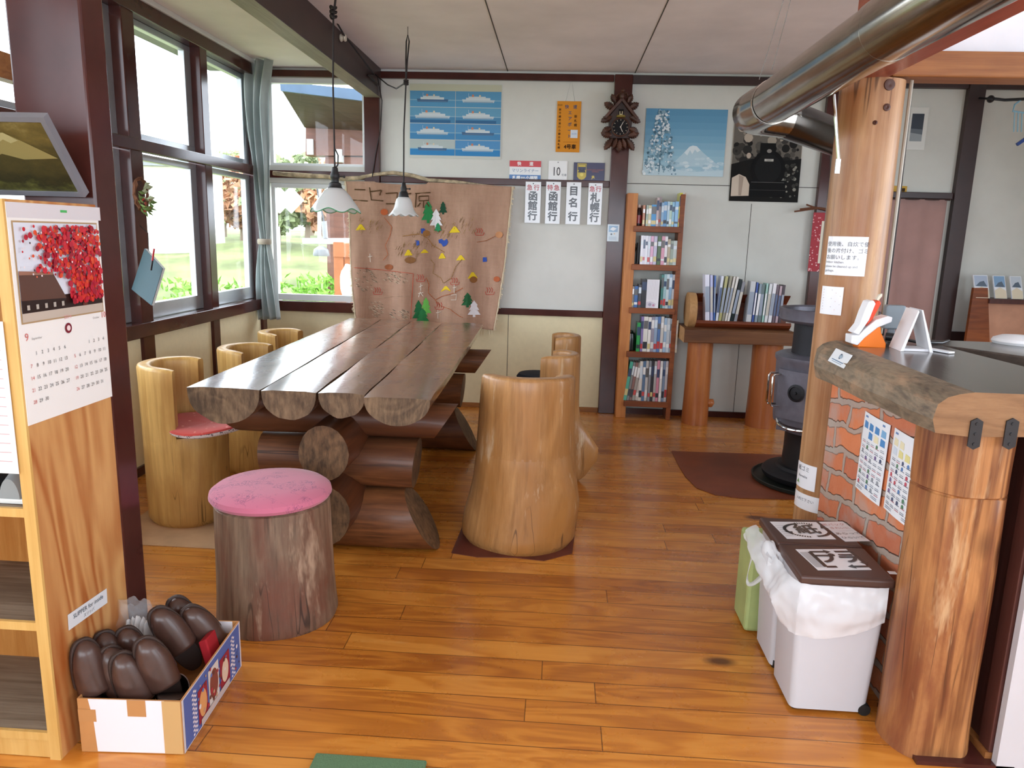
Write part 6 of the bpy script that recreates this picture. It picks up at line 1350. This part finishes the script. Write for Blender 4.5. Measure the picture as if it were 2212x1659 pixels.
def kami(F, w, h):
    for i in range(6): F.line([(w * .03, h * (.15 + .12 * i)), (w * .2, h * (.15 + .12 * i))], .002, '9a989c')
    cx_, cy_, r = w * .60, h * .5, h * .37; rx = r * 1.35
    for a0, a1 in ((100, 200), (-80, 20)):
        pts = [(cx_ + rx * math.cos(math.radians(a)), cy_ + r * math.sin(math.radians(a))) for a in range(a0, a1 + 1, 10)]; F.line(pts, .011, '1d1d20')
    F.poly([(cx_ - rx * 1.12, cy_ - r * .25), (cx_ - rx * .75, cy_ - r * .25), (cx_ - rx * .85, cy_ - r * .72)], '1d1d20'); F.poly([(cx_ + rx * 1.12, cy_ + r * .25), (cx_ + rx * .75, cy_ + r * .25), (cx_ + rx * .85, cy_ + r * .72)], '1d1d20')
    for k in range(8):
        for s in (-1, 1): a = math.radians(s * (60 + 6 * k) + (0 if s > 0 else -40)); F.line([(cx_ + rx * .98 * math.cos(a), cy_ + r * .98 * math.sin(a)), (cx_ + rx * 1.15 * math.cos(a), cy_ + r * 1.18 * math.sin(a))], .004, '1d1d20')
    F.text('紙', cx_, cy_, .080, '2a2a2e', bold=.002)
def memo(F, w, h):
    F.line([(0, h * .5), (w, h * .5)], .0015, 'b5b3b8'); F.text('紙パック', w * .42, h * .82, .020, 'b86a66'); F.text('きれいに', w * .5, h * .64, .018, 'b86a66'); F.text('あらって', w * .52, h * .36, .022, '4a4a50'); F.text('ひらいて', w * .5, h * .16, .020, '4a4a50')
lid_paper([(1767, 1232), (1883, 1231), (1835, 1188), (1727, 1187)], pura, li1)
lid_paper([(1700, 1164), (1806, 1165), (1774, 1130), (1662, 1127)], kami, li2)
lid_paper([(1826, 1170), (1880, 1169), (1842, 1130), (1790, 1128)], memo, li2)
F = Flat(aZ(1922, 1240, zl), (1, 0, 0), (0, 1, 0)); F.slab(0, 0, .022, .018, -.0006, 'e4e2e4'); F.build('sticker', 'print_gloss', li1)
m = MB(); m.box(.700, .93, 2.44, 2.60, .003, .335); m.build('waste_bin', 'bin_green', bevel=.012, label='pale green bin mostly hidden behind the two white bins', cat='bin')
world(b1); world(b2)
# liner hanging out under the lid
lg = thing('bin_liner', 'translucent white plastic liner spilling over the rim of the nearest bin', 'bag', (.84, 2.0, .3))
path = [(.700, 2.40), (.698, 2.30), (.697, 2.19), (.697, 2.08), (.699, 2.01), (.712, 1.974), (.76, 1.966), (.84, 1.965), (.90, 1.967), (.950, 1.972), (.966, 1.99)]
def lfn(u, v):
    t = u * (len(path) - 1); i = min(int(t), len(path) - 2); f = t - i; x = path[i][0] + (path[i + 1][0] - path[i][0]) * f; y = path[i][1] + (path[i + 1][1] - path[i][1]) * f
    side = max(0, min(1, (2.01 - y) / .05)); drop = (.05 + .10 * math.sin(min(1, u * 1.9) * PI * .5)) if u < .45 else .155 - .085 * max(0, (u - .62) / .38) ** 1.4
    z = BH_ - .006 - drop * v; out = (.004 + .030 * math.sin(v * PI) ** .8 + .014 * v) * (1 + .5 * noise.noise(Vector((u * 9, v * 3, 1)))) + .006 * noise.noise(Vector((u * 26, v * 5, 4)))
    if side < 1: x -= out * (1 - side)
    y -= out * side * .75
    return (x, y, z)
m = MB(); m.grid(lfn, 110, 18); m.build('skirt', 'bag_film', lg)
a = Vector((.672, 2.33, .40)); m = MB(); rg = []
for k in range(17):
    t = k / 16; c = Vector((.690 - .045 * math.sin(t * PI), 2.34 - .16 * t, .405 - .13 * math.sin(t * PI * .92) ** 1.0 + .0)) ; w = Vector((.004, .010 + .006 * math.sin(t * 9), .004)); rg.append([c - w, c + w])
m.loft(rg, smooth=True, closed=False, cap0=False, cap1=False); m.build('handle_loop', 'bag_film', lg, solid=.001)
m = MB(); m.ball((.692, 2.20, .375), (.030, .09, .055), 20, 14, wob=.55, seed=6); m.build('bunched_corner', 'bag_film', lg); world(lg)

# brown panel and white board at the right edge
wood('panel_brown', '402420', '5e3730', 'z', rings=4, rough=.4)
pn = thing('panel_door', 'dark brown panelled low side of the counter, beside the short log', 'panel', (1.21, 2.1, 0))
m = MB(); m.box(1.208, 1.225, 1.83, 2.42, .02, .90); m.build('panel', 'panel_brown', pn)
for y in (1.828, 2.36): m = MB(); m.box(1.196, 1.208, y, y + .05, .03, .90); m.build('stile', 'panel_brown', pn, bevel=.002)
m = MB(); m.box(1.188, 1.208, 1.828, 2.42, .0, .03); m.build('sill', 'orange_wood', pn); world(pn)
m = MB(); m.box(1.203, 1.8, 1.80, 1.822, 0, .90); m.build('white_board', 'bin_white', label='white board standing at the lower right edge of the photo', cat='board')

# ================================================================ far right corner
def cloth2(name, col, spots=None): plain(name, col, .9, var=.05, scale=4, sheen=.2)
cloth2('door_cloth', 'a8857e'); ncur = thing('door_curtain', 'dusty pink cloth curtain hanging in the doorway behind the pillar', 'curtain', (2.62, YB - .06, .65))
a, b, c = aY(1925, 428, YB - .06), aY(2048, 432, YB - .06), aY(2025, 742, YB - .06); m = MB(); m.grid(lambda u, v: (2.36 + (b.x - 2.36) * u, YB - .05 + .010 * math.sin(u * 19) * (1 - v * .5), c.z + (b.z - c.z) * v), 40, 10); m.build('cloth', 'door_cloth', ncur, solid=.003); m = MB(); m.tube([(2.34, YB - .05, b.z), (b.x + .02, YB - .05, b.z)], .006, 6, '3a2622'); m.build('rod', 'plastic', ncur); world(ncur)
F, w, h = wallflat(1953, 232, 2008, 323, YB - .012); F.slab(0, 0, w, h, .01, 'd9dad4'); F.rect(w * .2, h * .2, w * .8, h * .85, '26303c'); F.up(); F.rect(w * .2, h * .2, w * .8, h * .45, '8f979a'); F.up(); F.poly([(w * .2, h * .40), (w * .8, h * .36), (w * .8, h * .48), (w * .2, h * .5)], '5a646c'); F.build('framed_photo', 'print_gloss', label='small white-framed dark photo on the wall right of the pillar', cat='picture')
F, w, h = wallflat(1929, 402, 1960, 420, YB - .012); F.slab(0, 0, w, h, .008, 'c9a24a'); F.text('小樽', w * .55, h * .5, .03, '3a2a18', bold=.001); F.build('small_sign', 'print_matt', label='small yellow wooden sign peeping out right of the pillar', cat='sign')
m = MB()
for pts in (((1728, 452), (1760, 448), (1800, 452), (1812, 452)), ((1742, 442), (1756, 447), (1790, 455)), ((1716, 457), (1745, 453), (1775, 449))): m.tube([aY(x, y, YB - .075) for x, y in pts], [.006, .006, .005, .004][:len(pts)], 6)
m.build('twig_rack', 'twig', label='bare twigs fixed across the post above the red-edged scroll', cat='twigs')
F = Flat(aY(1747, 586, YB - .06), (1, 0, 0), (0, 0, 1)); q = aY(1762, 459, YB - .06); h = q.z - F.o.z; F.o.x = aY(1745, 583, YB - .06).x; w = .30; F.slab(0, 0, w, h, .004, 'a8424a'); F.rect(.065, .06, w - .065, h - .06, 'e2dcc9'); rr = random.Random(1)
for k in range(260):
    u, v = rr.uniform(0, w), rr.uniform(0, h)
    if .06 < u < w - .06 and .055 < v < h - .055: continue
    F.disc(u, v, .005, rr.choice(['e0a0a5', 'c95a62', 'f0d0d0']), 6)
F.build('hanging_scroll', 'print_matt', label='cream scroll with a red patterned border, half behind the pillar', cat='scroll')
# settle with leaflets, far right
se = thing('leaflet_rack', 'wooden rack with a pinkish panel holding leaflets, in the far right corner', 'rack', (3.2, 5.55, 0)); yy = 5.52
e0, e1, e2, e3 = aY(2086, 742, yy), aY(2138, 742, yy), aY(2134, 622, yy), aY(2104, 622, yy); m = MB(); m.prism([e0, e1, e2, e3][::-1], (0, .03, 0)); zz = e0.z; m.box(e0.x, e1.x, yy, yy + .03, 0, zz); m.build('end_panel', 'case_shelf', se)
a, b = aY(2134, 655, yy), aY(2212, 718, yy); plain('pink_ply', 'c59478', .6); m = MB(); m.box(a.x, 3.7, yy + .03, yy + .05, 0, a.z); m.build('front_panel', 'pink_ply', se); m = MB(); q = aY(2134, 645, yy); m.box(a.x, 3.7, yy - .02, yy + .16, a.z, q.z); m.build('top_bar', 'panel_brown', se); world(se)
for i, (x0, x1, col) in enumerate(((2113, 2152, 'a9b8cc'), (2156, 2190, '7fa3c4'), (2193, 2226, 'c0ccd6'))):
    p, q2 = aY(x0, 640, yy - .03), aY(x1, 590, yy - .03); F = Flat((p.x, yy + .0, q.z + .003), (1, 0, 0), (-.12, .25, 1)); w, h = q2.x - p.x, q2.z - p.z; F.slab(0, 0, w, h, .012, 'e6eaee'); F.rect(.004, h * .5, w - .004, h - .004, col); F.up(); F.poly([(w * .1, h * .52), (w * .9, h * .5), (w * .7, h * .75), (w * .4, h * .7)], '5a6a7a'); F.poly([(0.002, 0), (w - .002, 0), (w - .002, h * .35), (w * .5, h * .5), (.002, h * .35)], 'ddd3ba')
    F.build('leaflets', 'print_gloss', label=f'{["leftmost", "middle", "rightmost"][i]} stack of leaflets in the far right rack', cat='leaflets', group='leaflets on the rack')
q = aZ(2182, 742, 1.001); m = MB(); m.lathe([(.085, 0), (.09, .01), (.085, .02), (.06, .03), (.02, .034)], 28, (q.x + .03, q.y + .0, 1.0005), col='eceef0'); m.build('white_dish', 'plastic', label='white domed dish on the counter\'s side slab at the right edge', cat='dish')
rc = aY(2150, 210, 5.5); hgn = thing('peg_hanger', 'pale blue peg hanger on a black arm below the far right ceiling trim', 'hanger', tuple(rc))
m = MB(); m.tube([aY(2135, 212, 5.5), aY(2170, 216, 5.5), aY(2215, 214, 5.5)], .010, 8, '1a1a1c'); m.tube([aY(2150, 214, 5.5), Vector((rc.x, YB - .04, rc.z + .03))], .008, 6, '1a1a1c'); m.ball(aY(2140, 214, 5.5), .025, 8, 6, '1e1e20'); m.build('arm', 'plastic', hgn)
m = MB(); m.tube([aY(2205, 216, 5.5), aY(2192, 226, 5.5), aY(2188, 240, 5.5), aY(2226, 246, 5.5)], .006, 6, '8fc4dc')
for px in (2192, 2200, 2208): m.tube([aY(px, 242, 5.5), aY(px - 2, 285, 5.5)], .004, 5, '9accdf')
m.build('pegs', 'plastic', hgn); m = MB(); m.obox(aY(2206, 306, 5.5), (.025, 0, .02), (0, .01, 0), (-.006, 0, .008), '2f4f9a'); m.build('clip', 'plastic', hgn); world(hgn)
# ================================================================ outside the windows
plain('meadow', '687045', .95, var=.25, scale=1.2); plain('blue_fascia', '3a4f66', .5); wood('soffit', '352824', '544038', 'x', rings=4, rough=.6); wood('cabin_wall', '54332a', '7a4e3e', 'x', rings=4, rough=.5); plain('roof_grey', '777a7a', .7)
plain('leaf_a', '7fae45', .7, var=.3, scale=40); plain('tree_green', '8a966e', .9, var=.3, scale=2, bump=1.0); plain('tree_rust', 'b98c6c', .9, var=.3, scale=2, bump=1.0); plain('tree_pale', 'a5ae86', .9, var=.25, scale=2, bump=1.0); plain('white_paint', 'f0f0f0', .5)
m = MB(); m.box(-60, 40, YB + .2, 90, -.45, -.40); m.box(-60, XL - .15, -30, YB + .2, -.45, -.40); o = m.build('ground_outside', 'meadow'); struct(o)
# meadow rising behind the house
mb2 = MB(); mb2.grid(lambda u, v: (-40 + 55 * u, 8.6 + 26 * v, -.42 + 1.35 * min(1, v * 4.2) ** .75 + .4 * v + .12 * noise.noise(Vector((u * 30, v * 20, 2)))), 60, 40); o = mb2.build('ground_meadow', 'meadow'); struct(o)
def leaf_tree(x, y, z0, h, r, mat, label, seed, group='trees beyond the meadow'):
    t = thing('tree', label, 'tree', (x, y, z0), 0, group); rr = random.Random(seed); m = MB(); m.tube([(0, 0, -.3), (.05, 0, h * .4), (0, .05, h * .8)], [.08, .06, .03], 7, '8a7a6c'); m.build('trunk', 'print_matt', t)
    m = MB()
    for k in range(900):
        a, b = rr.uniform(0, 2 * PI), rr.uniform(-1, 1); q = r * rr.uniform(.45, 1.0) * (1 + .25 * noise.noise(Vector((a * 2, b * 3, seed)))); c = Vector((q * math.cos(a) * math.sqrt(1 - b * b), q * math.sin(a) * math.sqrt(1 - b * b), h * .6 + b * h * .42)); s = rr.uniform(.05, .12)
        u, w = Vector((rr.uniform(-1, 1), rr.uniform(-1, 1), rr.uniform(-1, 1))).normalized() * s, Vector((rr.uniform(-1, 1), rr.uniform(-1, 1), rr.uniform(-1, 1))).normalized() * s
        m.add([c - u, c + w, c + u, c - w, c + u.cross(w) * .8], [(0, 1, 4), (1, 2, 4), (2, 3, 4), (3, 0, 4)])
    m.build('crown', mat, t); return t
tl_ = [(-5.75, 15, 'tree_green', 1.75, .62, 'grey-green'), (-4.65, 15, 'tree_rust', 1.7, .60, 'rust-coloured'), (-5.1, 19.5, 'tree_pale', 2.1, .7, 'pale green'), (-7.7, 23, 'tree_rust', 2.3, .9, 'orange-leaved'), (-6.65, 19.5, 'tree_green', 2.1, .85, 'mid green'), (-8.9, 19.5, 'tree_pale', 2.1, .85, 'yellow-green'), (-7.4, 17.2, 'tree_rust', 1.9, .6, 'reddish'), (-9.9, 23, 'tree_pale', 2.4, .95, 'tall pale')]
for i, (x, y, mt, h, r, cn) in enumerate(tl_): leaf_tree(x, y, {15: .95, 17.2: 1.02, 19.5: 1.1, 23: 1.2}[y], h, r, mt, f'{cn} hazy tree beyond the meadow, seen through the {"back" if x > -6 else "left"} windows' , i + 3)
rr = random.Random(12)
def bush(x, y, w, top, label):
    m = MB()
    for k in range(230):
        h = rr.random() ** .6; c = Vector((x + rr.uniform(-.5, .5) * w, y + rr.uniform(-.28, .28), -.2 + (top + .1) * h)); L = rr.uniform(.07, .14); d = Vector((rr.uniform(-1, 1), rr.uniform(-1, .3), rr.uniform(-.1, .8))); leaf(m, c, d, L, L * .3)
    for k in range(10): a = rr.uniform(-.4, .4) * w; m.tube([(x + a * .5, y, -.41), (x + a, y + rr.uniform(-.2, .2), top - .1)], .008, 4)
    m.build('bush', 'leaf_a', label=label, cat='plant', group='leafy plants outside the back window')
for x, y, w, t, lab in ((-2.76, 6.75, .5, .92, 'leafy green plant outside the back window, next to the curtain'), (-2.2, 6.75, .40, .86, 'leafy green plant outside the middle of the back window'), (-2.42, 7.45, .6, .98, 'leafy plant behind the front two, outside the back window'), (-3.35, 6.75, .6, .95, 'leafy plant outside the corner, seen left of the curtain')): bush(x, y, w, t, lab)
wh = thing('white_house', 'pale house wall with a grey roof edge beyond the first left window', 'house', (-9.4, 14.5, -.4))
m = MB(); m.box(-12.2, -7.05, 14, 15.5, -.4, 2.45, 'ece7da'); m.build('wall', 'print_matt', wh); m = MB(); m.box(-12.4, -6.95, 13.85, 15.6, 2.45, 2.56); m.build('roof', 'roof_grey', wh); world(wh)
# neighbouring wing of the building with a blue-edged eave
wg = thing('porch_wing', 'timber wing of the building outside with a blue-edged overhanging eave', 'building', (-1.4, 8.2, -.4))
Yf, Yw = 7.0, 7.9
fa, fb, fc, fd = aY(604, 176, Yf), aY(900, 205, Yf), aY(900, 232, Yf), aY(606, 196, Yf)
m = MB(); m.prism([fd, fc, fb, fa], (0, .05, 0)); m.build('fascia', 'blue_fascia', wg)
s0, s1 = aY(658, 276, Yw), aY(900, 288, Yw); m = MB(); m.hexa([fd + Vector((0, .05, 0)), fc + Vector((0, .05, 0)), s1, s0, fa + Vector((0, .05, 0)), fb + Vector((0, .05, 0)), s1 + Vector((0, 0, .3)), s0 + Vector((0, 0, .3))]); m.build('eave', 'soffit', wg)
w0, w1, w2, w3 = aY(660, 272, Yw), aY(900, 280, Yw), aY(900, 336, Yw), aY(660, 336, Yw); m = MB(); m.prism([w3, w2, w1, w0], (0, .2, 0)); q = aY(702, 340, Yw + .05); m.box(q.x, w1.x, Yw + .05, Yw + .2, -.4, w3.z); m.build('wall', 'cabin_wall', wg)
m = MB(); a, b = aY(662, 300, Yw - .03), aY(676, 334, Yw - .03); m.box(a.x, b.x, Yw - .03, Yw, b.z, a.z); a, b = aY(722, 322, Yw - .03), aY(738, 350, Yw - .03); m.box(a.x, b.x, Yw - .03, Yw + .05, b.z, a.z); m.build('lamp_box', 'white_frame', wg); world(wg)
# long eave seen through the left windows
m = MB(); m.box(-2.95, XL - .13, -2, YB + .6, 2.62, 2.70); o = m.build('trim_70', 'roof_grey'); struct(o)
# garden furniture by the window
yy = 6.7
rk = thing('wooden_rack', 'orange-brown plank stand outside the back window beside the cloth map', 'stand', tuple(aY(742, 640, yy)))
a, b = aY(720, 523, yy), aY(775, 660, yy); plain('rack_wood', 'b5714c', .7); m = MB()
m.box(a.x, a.x + .09, yy, yy + .03, -.4, a.z); m.build('post', 'rack_wood', rk); m = MB(); m.box(a.x + .095, a.x + .30, yy + .01, yy + .03, -.4, a.z - .12); m.build('plank', 'rack_wood', rk); m = MB(); m.box(a.x - .0, a.x + .30, yy - .01, yy + .01, a.z - .13, a.z - .01); m.build('rail', 'rack_wood', rk); world(rk)
q = aY(695, 520, yy + .1); bl2 = thing('hanging_bell', 'grey bell-shaped lamp hanging from a white pole outside the back window', 'bell', tuple(q))
m = MB(); q2 = aY(700, 478, yy + .1); m.tube([q2, aY(703, 515, yy + .1)], .024, 12, '8a8d92'); m.lathe([(.07, 0), (.075, .012), (.065, .06), (.03, .085), (.01, .09)], 20, aY(694, 553, yy + .1), col='84868c'); m.build('bell', 'plastic', bl2); m = MB(); m.tube([aY(655, 521, yy + .12), aY(760, 521, yy + .12)], .028, 10, 'f2f2f2'); m.tube([aY(690, 395, yy + .12), aY(690, 521, yy + .12)], .018, 8, 'e8e8ea'); m.tube([aY(683, 400, yy + .1), aY(700, 480, yy + .1)], .008, 6, '4a4c52'); m.build('pole', 'plastic', bl2); world(bl2)
sg = thing('sign_post', 'white post with two white diamond boards outside, right of the curtain', 'sign post', tuple(aY(592, 640, 8.0))); sg.location.z = -.4
m = MB(); a = aY(592, 420, 8.0); m.box(a.x - .025, a.x + .025, 7.98, 8.02, -.4, a.z + .2, 'f4f4f4'); b = aY(592, 530, 8.0); m.box(b.x - .05, b.x + .06, 7.97, 8.03, -.4, b.z + .2, 'ededed'); m.build('post', 'plastic', sg)
for px, yb in ((603, 7.95), (628, 7.92)): c = aY(px, 432, yb); m = MB(); s = .14; m.prism([c + Vector((0, 0, -s)), c + Vector((s, 0, 0)), c + Vector((0, 0, s)), c + Vector((-s, 0, 0))], (0, .02, 0), 'f6f6f6'); m.build('board', 'plastic', sg)
world(sg)
m = MB(); q = aY(752, 610, 6.45); m.ball(q, (.07, .05, .16), 14, 10, 'f4f4f4', wob=.15); m.tube([q + Vector((0, 0, -.1)), Vector((q.x, q.y, -.41))], .02, 6, 'b0a8b8'); m.build('white_planter', 'plastic', label='white rounded object outside the back window against the plank stand', cat='planter')

# ================================================================ daylight and camera
sc = bpy.context.scene
w = bpy.data.worlds.new('overcast sky'); sc.world = w; w.use_nodes = True; nt = w.node_tree; bgn = nt.nodes['Background']
tc = nt.nodes.new('ShaderNodeTexCoord'); sp_ = nt.nodes.new('ShaderNodeSeparateXYZ'); nt.links.new(tc.outputs['Generated'], sp_.inputs[0])
rp = nt.nodes.new('ShaderNodeValToRGB'); rp.color_ramp.elements[0].position = .0; rp.color_ramp.elements[0].color = (.80, .89, 1.0, 1); rp.color_ramp.elements[1].position = .6; rp.color_ramp.elements[1].color = (.84, .92, 1.0, 1); nt.links.new(sp_.outputs['Z'], rp.inputs[0]); nt.links.new(rp.outputs[0], bgn.inputs['Color']); bgn.inputs['Strength'].default_value = SKY
def portal(c, n, sx, sy):
    l = bpy.data.lights.new('window_daylight', 'AREA'); l.shape = 'RECTANGLE'; l.size = sx; l.size_y = sy; l.cycles.is_portal = True; o = bpy.data.objects.new('window_daylight', l); C.objects.link(o); o.location = c; o.rotation_euler = Vector(n).to_track_quat('-Z', 'Y').to_euler()
portal((XL - .16, 1.9, 1.6), (1, 0, 0), 7.6, 1.75) if False else None
def portal2(c, n, up, sx, sy):
    z = -Vector(n).normalized(); y = Vector(up); x = y.cross(z); M = Matrix((x, y, z)).transposed().to_4x4(); M.translation = Vector(c)
    l = bpy.data.lights.new('window_daylight', 'AREA'); l.shape = 'RECTANGLE'; l.size = sx; l.size_y = sy; l.cycles.is_portal = True; o = bpy.data.objects.new('window_daylight', l); C.objects.link(o); o.matrix_world = M
portal2((XL - .13, 1.9, 1.62), (1, 0, 0), (0, 0, 1), 7.6, 1.68)
portal2((-1.86, YB + .12, 1.62), (0, -1, 0), (0, 0, 1), .78, 1.72)
portal2((XR + .12, 1.0, 1.5), (-1, 0, 0), (0, 0, 1), 4.8, 1.4)
portal2((.35, YF - .12, 1.5), (0, 1, 0), (0, 0, 1), 4.6, 1.4)
cam = bpy.data.cameras.new('camera'); co = bpy.data.objects.new('camera', cam); C.objects.link(co)
cam.sensor_width = 36; cam.sensor_fit = 'HORIZONTAL'; cam.lens = FPX / 2212 * 36; cam.clip_start = .02; cam.clip_end = 300
rx = Vector((_X.x, _D.x, -_V.x)); ry = -Vector((_X.y, _D.y, -_V.y)); rz = -Vector((_X.z, _D.z, -_V.z))
M = Matrix((rx, ry, rz)).transposed().to_4x4(); M.translation = (0, 0, EYE); co.matrix_world = M; sc.camera = co
sc.view_settings.view_transform = 'Standard'; sc.view_settings.look = 'None'; sc.view_settings.gamma = 1; sc.view_settings.use_curve_mapping = False; sc.view_settings.exposure = EXPOSURE
sc.cycles.use_denoising = True; sc.cycles.max_bounces = 8; sc.cycles.diffuse_bounces = 5; sc.cycles.transparent_max_bounces = 16; sc.cycles.sample_clamp_indirect = 6
